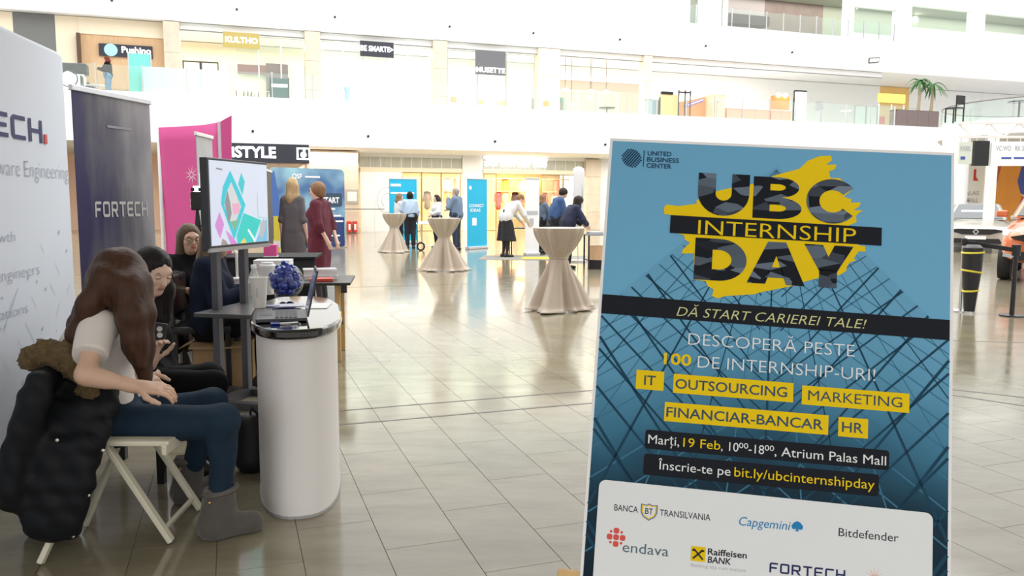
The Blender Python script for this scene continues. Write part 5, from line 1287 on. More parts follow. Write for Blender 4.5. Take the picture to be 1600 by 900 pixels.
def hand_prims(w, d, n, s=1.0, curl=.5, thumb_side=1, spread=.10):
    # w wrist, d direction to the knuckles, n back-of-hand normal
    d = nrm(d); n = nrm(n - d * np.dot(n, d)); sd = np.cross(d, n) * thumb_side
    out = [rc(w - d * .02, w + d * .03 * s, .024 * s, .022 * s, k=.015)]
    for q in (-.026, -.009, .009, .026): out.append(rc(w + d * .02 * s + sd * q * .8 * s, w + d * .085 * s + sd * q * s, .015 * s, .012 * s, k=.014))
    tips = []
    for i, (q, L) in enumerate(((.027, .072), (.009, .080), (-.010, .075), (-.027, .058))):
        p = w + d * .085 * s + sd * q * s; a = 0
        dd = nrm(d + sd * q * spread * 12)
        for j, fr in enumerate((.45, .32, .25)):
            a += curl * (.7 if j == 0 else 1.0); v = dd * math.cos(a) - n * math.sin(a)
            e_ = p + v * L * fr * s; out.append(rc(p, e_, (.0088 - .0007 * j) * s, (.0082 - .0008 * j) * s, k=.005)); p = e_
        tips.append((p, v))
    p = w + d * .022 * s + sd * .026 * s
    for j, (L, k1, k2) in enumerate(((.045, .75, .25), (.032, .45, .4), (.026, .3, .5))):
        v = nrm(d * (1 - k1 * .5 + .2 * j) + sd * k1 - n * k2 * curl); e_ = p + v * L * s; out.append(rc(p, e_, (.0125 - .0015 * j) * s, (.0110 - .0015 * j) * s, k=.008)); p = e_
    return out, tips
def limbs(J, s=1.0, cov=.8):
    o = []
    for q in 'lr':
        o += [rc(J['sh_' + q], J['el_' + q], .044 * s, .036 * s, k=.03), rc(J['el_' + q], J['wr_' + q], .037 * s, .024 * s, k=.02),
              rc(lerp(J['el_' + q], J['wr_' + q], .12), lerp(J['el_' + q], J['wr_' + q], .4), .038 * s, .034 * s, k=.02),
              rc(J['hip_' + q], J['kn_' + q], .085 * s * cov, .056 * s * cov, k=.03), rc(J['kn_' + q], J['an_' + q], .054 * s * cov, .034 * s * cov, k=.03),
              rc(J['an_' + q], lerp(J['an_' + q], J['toe_' + q], .75), .034 * s * cov, .024 * s * cov, k=.02)]
        cm_ = lerp(J['kn_' + q], J['an_' + q], .3); o.append(el(cm_, V(.052, .052, .09) * s * cov, k=.03))
    return o
def base_J(h=1.7):
    J = dict(pel=V(0, 0, .95), mid=V(0, .0, 1.10), che=V(0, .0, 1.30), nek=V(0, .005, 1.435), head=V(0, .03, 1.575))
    for q, x in (('l', -1), ('r', 1)):
        J.update({'sh_' + q: V(.165 * x, -.01, 1.385), 'el_' + q: V(.215 * x, -.03, 1.12), 'wr_' + q: V(.225 * x, .05, .885), 'hip_' + q: V(.085 * x, 0, .91),
                  'kn_' + q: V(.09 * x, .02, .49), 'an_' + q: V(.09 * x, -.02, .085), 'toe_' + q: V(.10 * x, .13, .03)})
    return J
def lat_caps(c, ax, hl, r_, k=.04): return rc(c - ax * hl, c + ax * hl, r_, k=k)

def person(label, J, loc, rz=0.0, sc=1.0, skin_m=skin, h=.015, hf=None, headf=(0, 1, 0), headu=(0, 0, 1), top=None, bottom=None, shoes=None, hair=None, hair_m=h_dark,
           hands=None, fem=True, lips=False, group=None, hair_h=None, wide=1.0, s=1.0, bare=False):
    r = thing('person', label, 'person', loc, rz, group); r.scale = (sc, sc, sc)
    hp, f, u, sd = head_prims(J['head'], headf, V(*headu), s)
    bd = torso(J, s, -.01, wide, fem=fem) + limbs(J, s, 1.0 if bare else .8) + [rc(J['nek'], J['head'] - nrm(headu) * .05 * s, .052 * s, .050 * s, k=.03)]
    parts = []
    if hf:                                 # fine mesh for head and hands, joined into the one body mesh
        parts.append(sdf_data(bd, h)); parts.append(sdf_data(hp + [rc(J['nek'], J['head'] - nrm(headu) * .05, .050 * s, .049 * s, k=.03)], hf))
        hn = []
        for q, dvec, nvec, cu, ts in hands or ():
            pr, tips = hand_prims(J['wr_' + q], V(*dvec), V(*nvec), s, cu, ts); parts.append(sdf_data(pr + [rc(J['wr_' + q], lerp(J['wr_' + q], J['el_' + q], .25), .0245 * s, .029 * s, k=.015)], .0042)); hn.append(tips)
    else:
        for q in 'lr':
            d_ = nrm(J['wr_' + q] - J['el_' + q]); d_ = nrm(d_ + V(0, 0, -.2)); w_ = J['wr_' + q]; pv = nrm(np.cross(d_, V(1, .3, 0)))
            bd += [rc(w_, w_ + d_ * .08, .026, .028, k=.02), rc(w_ + d_ * .03, w_ + d_ * .07 + pv * .04, .013, .010, k=.012)]
            for a in (-.02, -.007, .007, .02): bd.append(rc(w_ + d_ * .07 + pv * a, w_ + d_ * .155 + pv * a * 1.2 - V(0, 0, 0), .0115, .009, k=.008))
        parts.append(sdf_data(bd + hp, h))
    o = mesh_obj('body', mesh_np('body', parts), skin_m, r); k = o.modifiers.new('relax', 'SMOOTH'); k.factor = .4; k.iterations = 1
    if lips:
        c = J['head']
        sdf('lips', [rc(c + f * .0895 - u * .050 - sd * .016, c + f * .0915 - u * .049, .0055, k=.006), rc(c + f * .0895 - u * .050 + sd * .016, c + f * .0915 - u * .049, .0055, k=.006), rc(c + f * .088 - u * .058 - sd * .012, c + f * .088 - u * .058 + sd * .012, .006, k=.006)], .0028, lipm, r)
        for q in (-1, 1):
            e0 = c + f * .080 + u * .006 + sd * q * .032
            sdf('eyelid', [el(e0 - u * .002, V(.0155, .0125, .0100), np.stack([sd, f, u], 1), k=.004)], .003, skin_m, r)
            MB().tube([e0 + sd * .0135 * a + f * (.0125 - .005 * a * a) - u * (.005 - .003 * a * a) for a in (-1, -.5, 0, .5, 1)], .0014, 5).build('eyelashes', browm, r)
            MB().tube([c + f * (.088 - .004 * abs(a)) + u * (.030 - .004 * a * a) + sd * q * (.032 + .016 * a) for a in (-1, -.4, .3, 1)], [.0018, .0028, .0024, .001], 5).build('eyebrow', browm, r)
    if top:
        I = top.get('inf', .014); pr = torso(J, s, I, wide, t0=top.get('t0', .0), fem=fem)
        for q in 'lr':
            A, B, C = J['sh_' + q], J['el_' + q], J['wr_' + q]; sl = top.get('sleeve', .5)
            if sl <= 0: continue
            if sl <= 1: pr.append(rc(A, lerp(A, B, sl), (.047 + I) * s, (.050 + I) * s, k=.03, flat=True))
            else:
                pr.append(rc(A, B, (.046 + I) * s, (.040 + I) * s, k=.03)); pr.append(rc(B, lerp(B, C, sl - 1), (.040 + I) * s, (.030 + I) * s, k=.03, flat=True))
        for c_, ax_, hl_, r_ in top.get('extra', ()): pr.append(lat_caps(c_, ax_, hl_, r_))
        pr += top.get('prims', [])
        sdf(top.get('name', 'shirt'), pr, top.get('h', h * .8), top['m'], r, disp=folds(top.get('fold', .005), top.get('fr', 26), 5, .8), cuts=top.get('cuts', ()))
    if bottom:
        I = bottom.get('inf', .012); kind = bottom['kind']; pr = []
        if kind == 'trousers':
            pr = torso(J, s, I, wide, 0, .22, fem)
            for q in 'lr':
                pr += [rc(J['hip_' + q], J['kn_' + q], (.086 + I) * s, (.058 + I) * s, k=.045), rc(J['kn_' + q], lerp(J['kn_' + q], J['an_' + q], bottom.get('len', .96)), (.058 + I) * s, (.040 + I * bottom.get('leg', 1)) * s, k=.03, flat=True)]
        else:
            hz = bottom['hem']; ax = nrm(J['hip_r'] - J['hip_l']); c0 = J['pel'] + V(0, 0, .14 if kind == 'skirt' else .05); c1 = (J['kn_l'] + J['kn_r']) / 2; c1 = V(c1[0], c1[1], hz - .1)
            for t in np.linspace(0, 1, 9):
                c = lerp(c0, c1, t); fl = bottom.get('flare', 0.0)
                hl = np.interp(t, [0, .3, 1], [.07, .095, .085 + fl]); r_ = np.interp(t, [0, .3, 1], [.09, .105, .085 + fl * .6]) + I
                pr.append(lat_caps(c, ax, hl * s, r_ * s))
        sdf(bottom.get('name', kind), pr, bottom.get('h', h * .8), bottom['m'], r, disp=folds(bottom.get('fold', .004), bottom.get('fr', 24), 9, bottom.get('zs', .6)), cuts=bottom.get('cuts', ()) + (((0, 0, -1), -bottom['hem']),) if kind != 'trousers' else bottom.get('cuts', ()))
    if bottom and bottom.get('tights'):
        for q in 'lr':
            sdf('tights', [rc(J['hip_' + q], J['kn_' + q], .078 * s, .055 * s, k=.03), rc(J['kn_' + q], J['an_' + q], .055 * s, .036 * s, k=.03), el(lerp(J['kn_' + q], J['an_' + q], .3), V(.05, .05, .09) * s, k=.03)], h, bottom['tights'], r)
    if shoes:
        for q in 'lr':
            A, T = J['an_' + q], J['toe_' + q]; hd = nrm(V(T[0] - A[0], T[1] - A[1], 0)); heel = V(A[0], A[1], T[2] + .005) - hd * .03
            bt = 1.25 if shoes.get('shaft') else 1.0
            pr = [rc(heel, T, .042 * s * bt, .042 * s * bt, k=.03), rc(A, heel + V(0, 0, .01), .045 * s * bt, .045 * s * bt, k=.04)]
            if shoes.get('shaft'): pr.append(rc(heel + V(0, 0, .03), A + V(0, 0, shoes['shaft']), .06 * s, .066 * s, k=.04, flat=True))
            sdf('shoe' if not shoes.get('shaft') else 'boot', pr, shoes.get('h', h * .8), shoes['m'], r, disp=folds(.003, 40, 2), cuts=(((0, 0, -1), -(T[2] - .03)),))
    if hair is not None:
        c = J['head']; M = np.stack([sd, f, u], 1)
        pr = [el(c + u * .030 * s - f * .018 * s, V(.085, .102, .096) * s, M, k=.02)] + list(hair(c, f, u, sd) if callable(hair) else [])
        pr.append(el(c + f * .105 * s - u * .030 * s, V(.062, .075, .092) * s, M, k=.02, sub=True))
        sdf('hair', pr, hair_h or h * .7, hair_m, r, disp=folds(.0022, 110, 3, .12), relax=3)
    return r

def strands(root, chains, m, n=46, seed=1, rr=.0013):
    g_ = np.random.default_rng(seed); b = MB()
    for pts, rad in chains:
        pts = [np.array(p, float) for p in pts]; K = 14
        def at_t(t):
            x = t * (len(pts) - 1); i = min(int(x), len(pts) - 2); f_ = x - i
            return lerp(pts[i], pts[i + 1], f_), rad[i] + (rad[i + 1] - rad[i]) * f_
        ax = nrm(pts[-1] - pts[0]); e1 = nrm(np.cross(ax, V(0, 1, .1))); e2 = np.cross(ax, e1)
        for _ in range(n):
            a = g_.uniform(0, 6.283); w_ = g_.uniform(-.25, .25); k_ = g_.uniform(.93, 1.04); t0, t1 = g_.uniform(0, .25), g_.uniform(.8, 1.0)
            q = []
            for j in range(K):
                t = t0 + (t1 - t0) * j / (K - 1); c, r_ = at_t(t); aa = a + w_ * t
                q.append(c + (e1 * math.cos(aa) + e2 * math.sin(aa)) * r_ * k_)
            b.tube(q, [rr * (.5 + .5 * math.sin(math.pi * (j + .5) / K)) for j in range(K)], 3, cap=False)
    return tag(b.build('hair_strands', m, root, smooth=True), kind='stuff')
def W2L(J, o):
    return {k: V(*v) - V(*o) for k, v in J.items()}
def P(px, py, d): return at(px, py, d)

# ---- woman in the white T-shirt on the folding chair
o1 = Vector((-1.62, 3.36, 0))
J1 = W2L(dict(head=P(192, 438, 3.34), nek=P(166, 484, 3.38), che=P(157, 526, 3.38), mid=P(158, 590, 3.40), pel=P(176, 652, 3.39), sh_r=P(153, 510, 3.21), sh_l=P(188, 507, 3.54),
              el_r=P(133, 586, 3.03), wr_r=P(214, 604, 3.07), el_l=P(178, 606, 3.66), wr_l=P(216, 584, 3.52), hip_r=P(190, 664, 3.29), hip_l=P(196, 655, 3.49),
              kn_r=P(348, 658, 3.24), kn_l=P(330, 630, 3.60), an_r=P(345, 790, 3.30), an_l=P(298, 752, 3.72), toe_r=P(393, 824, 3.36), toe_l=P(328, 776, 3.80)), o1)
J1['toe_r'][2] = .035; J1['toe_l'][2] = .035; J1['an_r'][2] = .12; J1['an_l'][2] = .12
jean = mat('blue_denim', (.012, .029, .054), .75, var=.25, scale=9, bump=.25, bscale=300, spec=.2)
tee = mat('white_cotton', (.76, .71, .67), .8, var=.03, scale=6, bump=.06, bscale=200)
suede = mat('grey_suede', (.085, .075, .068), .95, var=.2, scale=20, bump=.3, bscale=120, sheen=.3)
H1 = []
def hair1(c, f, u, sd):
    L = lambda px, py, d: V(*(P(px, py, d) - o1))
    pr = [rc(L(182, 426, 3.32), L(203, 452, 3.29), .082, .064, k=.07), rc(L(168, 440, 3.30), L(172, 468, 3.30), .05, .032, k=.05), rc(L(176, 446, 3.24), L(178, 462, 3.24), .045, .03, k=.05)]
    for (pts, r_) in (((((162, 436), (140, 476), (120, 522), (105, 575)), 3.22), (.052, .040, .034, .016)), ((((160, 440), (136, 482), (116, 530), (101, 562)), 3.30), (.050, .040, .034, .018)),
                      ((((166, 434), (146, 468), (124, 505), (106, 548)), 3.40), (.052, .042, .036, .022)),
                      ((((203, 445), (206, 495), (212, 540), (226, 596)), 3.26), (.055, .052, .042, .018)), ((((216, 440), (222, 490), (222, 540), (233, 592)), 3.30), (.042, .044, .036, .015)), ((((198, 448), (204, 495), (210, 530), (220, 572)), 3.21), (.045, .036, .028, .012))):
        pp, d = pts[0], pts[1]; q = [L(a, b_, d - .03 * (i > 0)) for i, (a, b_) in enumerate(pp)]
        H1.append((q, r_))
        for i in range(3): pr.append(rc(q[i], q[i + 1], r_[i], r_[i + 1], k=.05))
    return pr
w1 = person('woman in white T-shirt and jeans with long brown hair seated on the folding chair', J1, o1, skin_m=skin, h=.012, hf=.006, headf=(.72, .62, -.32), headu=(.30, .1, .95),
       top=dict(m=tee, sleeve=.62, inf=.018, fold=.007, fr=20, h=.008, name='t_shirt'), bottom=dict(kind='trousers', m=jean, inf=.006, fold=.004, fr=26, h=.008, name='jeans', len=.9),
       shoes=dict(m=suede, shaft=.09, h=.008), hair=hair1, hair_m=h_brown, hair_h=.008, hands=[('r', (.9, .15, -.12), (-.1, -.35, .9), .42, 1), ('l', (.8, -.3, -.3), (.1, -.2, .9), .5, -1)])
strands(w1, H1, hairm('brown_hair_light', (.085, .04, .024)), 60)
cuff = mat('sheepskin_cuff', (.13, .12, .11), 1.0, var=.3, scale=60, bump=.6, bscale=200)
for q in 'lr':                             # fleece trim and button of the boots
    A = J1['an_' + q] + V(0, 0, .085)
    MB().tube([A + V(.066 * math.cos(t), .066 * math.sin(t), .012 * math.cos(t)) for t in [k * math.pi / 10 for k in range(21)]], .012, 8).build('boot_trim', cuff, w1, smooth=True)
    MB().sphere(A + V(-.02, -.068, -.03), .008, 8, 6).build('boot_button', mat('brass', (.6, .42, .18), .3, 1.0), w1, smooth=True)

# ---- dark haired woman beyond her
o2 = Vector((-1.95, 4.08, 0))
J2 = W2L(dict(head=P(239, 424, 4.02), nek=P(222, 474, 4.08), che=P(216, 512, 4.10), mid=P(212, 560, 4.12), pel=P(216, 604, 4.13), sh_r=P(205, 500, 3.94), sh_l=P(240, 497, 4.26),
              el_r=P(220, 580, 3.86), wr_r=P(237, 566, 3.82), el_l=P(256, 572, 4.28), wr_l=P(243, 586, 4.02), hip_r=P(222, 606, 4.04), hip_l=P(226, 602, 4.24),
              kn_r=P(332, 600, 4.0), kn_l=P(328, 588, 4.24), an_r=P(306, 728, 4.02), an_l=P(318, 716, 4.26), toe_r=P(340, 745, 4.04), toe_l=P(352, 735, 4.28)), o2)
for q in 'lr': J2['toe_' + q][2] = .03; J2['an_' + q][2] = .09
blk = mat('black_knit', (.008, .008, .010), .85, bump=.2, bscale=200, spec=.12); blkt = mat('black_trouser', (.007, .007, .008), .8, spec=.12)
def hair2(c, f, u, sd):
    L = lambda px, py, d: V(*(P(px, py, d) - o2))
    return [rc(L(222, 418, 4.06), L(212, 470, 4.05), .07, .055, k=.03), rc(L(212, 470, 4.05), L(205, 530, 4.0), .055, .03, k=.03), rc(L(246, 408, 4.10), L(255, 452, 4.13), .05, .05, k=.03), rc(L(255, 452, 4.13), L(250, 500, 4.12), .06, .05, k=.03), rc(L(250, 500, 4.12), L(246, 545, 4.08), .05, .02, k=.03), rc(L(235, 460, 4.15), L(240, 520, 4.14), .05, .05, k=.03)]
w2 = person('dark haired woman dressed in black seated behind the woman in white, holding a phone', J2, o2, skin_m=skin2, h=.012, hf=.005, headf=(.80, -.46, -.38), headu=(.30, -.1, .93),
       top=dict(m=blk, sleeve=1.85, inf=.016, fold=.005, h=.01, name='sweater'), bottom=dict(kind='trousers', m=blkt, inf=.012, h=.01), shoes=dict(m=black, h=.012),
       hair=hair2, hair_m=h_black, hair_h=.008, lips=True, hands=[('r', (.35, -.15, .92), (-.7, .5, .3), .55, -1), ('l', (.25, -.75, .45), (.5, .1, .8), .5, 1)])
L2 = lambda px, py, d: V(*(P(px, py, d) - o2))
strands(w2, [([L2(246, 408, 4.10), L2(255, 452, 4.13), L2(250, 500, 4.12), L2(246, 545, 4.08)], (.055, .06, .052, .022)), ([L2(222, 418, 4.06), L2(212, 470, 4.05), L2(205, 530, 4.0)], (.075, .058, .032))], hairm('black_hair_light', (.022, .014, .012)), 60, 4)
ph = thing('phone', 'black phone with lens cover in the hand of the dark haired woman', 'phone', P(246, 528, 3.82), R(20))
MB().box((0, 0, 0), (.07, .012, .15), M=Matrix.Rotation(R(12), 3, 'Y')).build('case', black, ph, bevel=.005)
for z in (.035, .005): MB().lathe([(.013, 0), (.013, .006)], 14).build('lens_ring', steel, ph).matrix_local = Matrix.Translation((.012, -.007, z + .01)) @ Matrix.Rotation(math.pi / 2, 4, 'X')
# stool under her
chair_simple('side_chair', 'dark chair under the dark haired woman in black', (o2.x - .02, o2.y + .06, 0), R(-90), blackm)

# ---- two people at the table behind the stand
def seated(px, d, rz, lean=0.0):
    J = base_J(); b0 = gnd(px, 700 if False else 400); x = (px - 800) / F * d
    for k_ in J: J[k_] = J[k_] - V(0, 0, .45)
    for q, sg in (('l', -1), ('r', 1)):
        J['kn_' + q] = V(.1 * sg, .42, .50); J['an_' + q] = V(.1 * sg, .40, .09); J['toe_' + q] = V(.1 * sg, .55, .03)
        J['el_' + q] = V(.22 * sg, .12, .68); J['wr_' + q] = V(.12 * sg, .34, .76)
    for k_ in ('che', 'nek', 'head', 'sh_l', 'sh_r', 'mid'): J[k_] = J[k_] + V(0, lean * (J[k_][2] - .5), 0)
    return J, Vector((x, d, 0))
def longhair(L=.3, r0=.06, side=.055, back=.05):
    def fn(c, f, u, sd):
        dn = V(0, 0, -1); o = []
        for q in (-1, 1):
            a = c + sd * q * side - f * .01; b_ = a + dn * L * .55 - f * .02 + sd * q * .02; e_ = a + dn * L - f * .01 + sd * q * .015
            o += [rc(a, b_, .042, .042, k=.03), rc(b_, e_, .042, .02, k=.03)]
        a = c - f * back; o += [rc(a, a + dn * L * .6 - f * .03, .08, .075, k=.03), rc(a + dn * L * .6 - f * .03, a + dn * L - f * .02, .075, .035, k=.03)]
        return o
    return fn
def shorthair(v=.0):
    def fn(c, f, u, sd): return [el(c - f * .035 + u * .005, V(.085, .075, .085), np.stack([sd, f, u], 1), k=.03)]
    return fn
J, l = seated(288, 6.55, 0, .05)
w3 = person('woman with glasses and ombre hair in a black top seated before the magenta backdrop', J, l, R(-118), 1.0, skin_m=skin, h=.014, hf=.007, headf=(.35, .9, -.12), top=dict(m=blk, sleeve=1.5, inf=.016), bottom=dict(kind='trousers', m=blkt), shoes=dict(m=black), hair=longhair(.34), hair_m=h_mid, lips=True,
       hands=[('l', (.6, .8, 0), (0, 0, 1), .4, 1), ('r', (-.6, .8, 0), (0, 0, 1), .4, -1)])
hp, f_, u_, s_ = head_prims(J['head'], (.35, .9, -.12), V(0, 0, 1))
for q in (-1, 1):
    cc = J['head'] + f_ * .104 + u_ * .006 + s_ * q * .034
    MB().tube([cc + s_ * .025 * math.cos(t) + u_ * .019 * math.sin(t) for t in [k * math.pi / 8 for k in range(17)]], .002, 5).build('glasses_frame', black, w3)
    MB().tube([cc + s_ * q * .025, J['head'] + s_ * q * .08 - f_ * .01 + u_ * .01], .002, 5).build('glasses_arm', black, w3)
MB().tube([J['head'] + f_ * .106 + u_ * .008 - s_ * .01, J['head'] + f_ * .106 + u_ * .008 + s_ * .01], .002, 5).build('glasses_bridge', black, w3)
chair_simple('side_chair', 'dark chair under the woman with glasses', l + Vector((-.03, .02, 0)), R(-118), blackm)
J, l = seated(322, 6.1, 0, .08); navyk = mat('navy_knit', (.010, .014, .030), .85, bump=.2, bscale=200, spec=.12)
person('person in a navy sweater seated with the head hidden behind the screen', J, l, R(-80), 1.0, skin_m=skin, h=.016, headf=(.0, 1, -.2), top=dict(m=navyk, sleeve=1.9, inf=.03), bottom=dict(kind='trousers', m=blkt), shoes=dict(m=black), hair=longhair(.26), hair_m=h_mid)
ch4 = chair_simple('side_chair', 'dark chair with a black coat over it behind the dark haired woman', l + Vector((-.03, .02, 0)), R(-80), blackm)
cz = sdf('draped_coat', [rc((-.2, -.24, .84), (.2, -.24, .84), .05, k=.06), rc((-.2, -.27, .6), (.2, -.27, .6), .07, k=.06), rc((-.2, -.28, .3), (.22, -.28, .3), .075, k=.06), rc((-.2, -.28, .08), (.2, -.28, .08), .06, k=.06)], .02, mat('black_coat', (.008, .009, .012), .8, bump=.15, spec=.12), None, disp=folds(.012, 18, 4))
cz.location = ch4.location; cz.rotation_euler = ch4.rotation_euler; tag(cz, 'long black coat hanging from the dark chair behind the seated pair', 'coat')

# ------------------------------------------------------------------ folding chair and parka
chm = mat('cream_lacquer', (.72, .68, .54), .45, var=.05)
fc0 = Vector((-1.62, 3.30, 0)); fc = thing('folding_chair', 'cream wooden folding chair under the woman in the white T-shirt', 'chair', fc0, 0)
def CL(v): return Vector(v) - fc0
def G(px, py, d): q = at(px, py, d); return CL(q)
fr_n, fr_f = CL(gnd(268, 850)), CL(gnd(268, 850)) + Vector((-.02, .36, 0)); bk_n, bk_f = CL(gnd(63, 885)), CL(gnd(63, 885)) + Vector((-.02, .37, 0))
fr_n.z = fr_f.z = bk_n.z = bk_f.z = .012
st_n = G(166, 694, 3.16); st_f = st_n + Vector((-.02, .35, 0))
tp_n = st_n + (st_n - fr_n) * .74 + Vector((.02, .09, 0)); tp_f = st_f + (st_f - fr_f) * .74
for a, m_, c in ((fr_n, st_n, tp_n), (fr_f, st_f, tp_f)): MB().bar(a, m_, .022, .036, up=(0, 1, 0)).bar(m_, c, .022, .036, up=(0, 1, 0)).build('long_leg', chm, fc, bevel=.004)
for a, c in ((bk_n, st_n + Vector((-.06, .02, -.02))), (bk_f, st_f + Vector((-.06, -.02, -.02)))): MB().bar(a, c, .022, .034, up=(0, 1, 0)).build('rear_leg', chm, fc, bevel=.004)
for n_, f_, nm in ((fr_n + (st_n - fr_n) * .12, fr_f + (st_f - fr_f) * .12, 'stretcher'), (bk_n + Vector((.02, 0, .12)), bk_f + Vector((.02, 0, .12)), 'stretcher'), (tp_n, tp_f, 'back_slat'), (tp_n + (st_n - tp_n) * .22, tp_f + (st_f - tp_f) * .22, 'back_slat'), (st_n, st_f, 'seat_rail')):
    MB().bar(n_, f_, .018, .05 if 'slat' in nm else .028, up=(.4, 0, 1)).build(nm, chm, fc, bevel=.004)
sf_n = G(266, 692, 3.14)
a = st_n + Vector((-.05, -.01, .015)); c = sf_n + Vector((0, 0, 0))
for k in range(5):
    y = .36 * k / 4; MB().bar(Vector((a.x, a.y + y, a.z)), Vector((c.x, c.y + y + .02, c.z)), .078, .020).build('seat_slat', chm, fc, bevel=.005)
MB().bar(Vector((c.x - .01, c.y - .04, c.z - .02)), Vector((c.x - .01, c.y + .42, c.z - .02)), .02, .04).build('seat_front_rail', chm, fc, bevel=.004)
for s_ in (): MB().bar(sf_n + Vector((-.05, .02 + .33 * s_, -.02)), (bk_n if s_ == 0 else bk_f) * .38 + (sf_n + Vector((-.05, .02 + .33 * s_, -.02))) * .62 + Vector((.0, .0, -.06)), .014, .022, up=(0, 1, 0)).build('hinge_bar', chm, fc)
parka = thing('parka', 'black quilted parka with fur collar hung over the folding chair back', 'coat', (-1.95, 3.2, 0)); po = V(-1.95, 3.2, 0)
pm = mat('black_quilted_nylon', (.0075, .0085, .011), .6, var=.2, bump=.12, bscale=40, spec=.2)
L = lambda px, py, d: V(*at(px, py, d)) - po
pr = []
rows = [(590, 70, 150, 3.20, 3.46), (614, 62, 178, 3.15, 3.46), (640, 56, 176, 3.09, 3.46), (668, 50, 166, 3.05, 3.45), (697, 44, 156, 3.0, 3.45), (726, 38, 148, 2.99, 3.44), (755, 36, 140, 2.98, 3.42), (784, 36, 130, 2.98, 3.40), (810, 40, 122, 2.98, 3.38), (828, 46, 116, 2.99, 3.36)]
for y, xa, xb, d0, d1 in rows:
    ra = .034
    for d in np.linspace(d0 + ra, d1 - ra, 4): pr.append(rc(L(xa + 10, y - (d - d0) * 40, d), L(xb - 10, y - (d - d0) * 40, d), ra + .012, k=.035))
sl = [(62, 600), (44, 650), (32, 700), (24, 745), (20, 782)]
for i in range(4):
    for t in np.linspace(0, 1, 3)[:-1]: pr.append(rc(L(sl[i][0] + (sl[i + 1][0] - sl[i][0]) * t, sl[i][1] + (sl[i + 1][1] - sl[i][1]) * t, 3.0), L(sl[i][0] + (sl[i + 1][0] - sl[i][0]) * (t + .4), sl[i][1] + (sl[i + 1][1] - sl[i][1]) * (t + .4), 3.0), .052, k=.04))
pr.append(rc(L(70, 594, 3.10), L(92, 582, 3.22), .055, .05, k=.03))
sdf('shell', pr, .009, pm, parka, disp=folds(.006, 30, 8))
fur = mat('olive_brown_fur', (.15, .10, .045), 1.0, var=.5, scale=70, bump=1.0, bscale=180)
fp = []
for a, c in (((52, 560), (72, 552)), ((72, 552), (100, 555)), ((100, 555), (122, 578)), ((122, 578), (140, 610)), ((140, 610), (152, 625))): fp.append(rc(L(*a, 3.15), L(*c, 3.15), .050 if a[0] < 110 else .034, k=.02)); fp.append(rc(L(*a, 3.30), L(*c, 3.30), .042 if a[0] < 110 else .03, k=.02))
sdf('fur_collar', fp, .007, fur, parka, disp=lambda X, Y, Z: (folds(.006, 170, 1)(X, Y, Z) + folds(.004, 320, 2)(X, Y, Z)).astype(np.float32), relax=0)
# loose fur hairs on the collar
g_ = np.random.default_rng(2); hb = MB()
for a, c in (((52, 560), (72, 552)), ((72, 552), (100, 555)), ((100, 555), (122, 578)), ((122, 578), (140, 610))):
    for _ in range(220):
        t = g_.uniform(); q = lerp(L(*a, 3.15), L(*c, 3.15), t) + V(0, g_.uniform(0, .12), 0); dr = nrm(g_.normal(size=3) + V(0, -.6, .3)); r0 = .038 if a[0] < 110 else .026
        p0 = q + dr * r0; p1 = q + dr * (r0 + g_.uniform(.012, .03)) + V(0, 0, -.006); sx_ = nrm(np.cross(dr, V(.3, .5, .8))) * .0016
        hb.add([p0 - sx_, p0 + sx_, p1], [(0, 1, 2)])
tag(hb.build('fur_hairs', fur, parka), kind='stuff')
snap = mat('pale_snap', (.6, .58, .5), .3, .8)
for px, py in ((89, 688), (92, 728), (161, 704), (138, 774), (114, 838)):
    o = MB().sphere((0, 0, 0), .008, 10, 6, (1, .5, 1)).build('snap_button', snap, parka, smooth=True); o.location = Vector(L(px, py, 2.985 if px < 100 else 3.0))

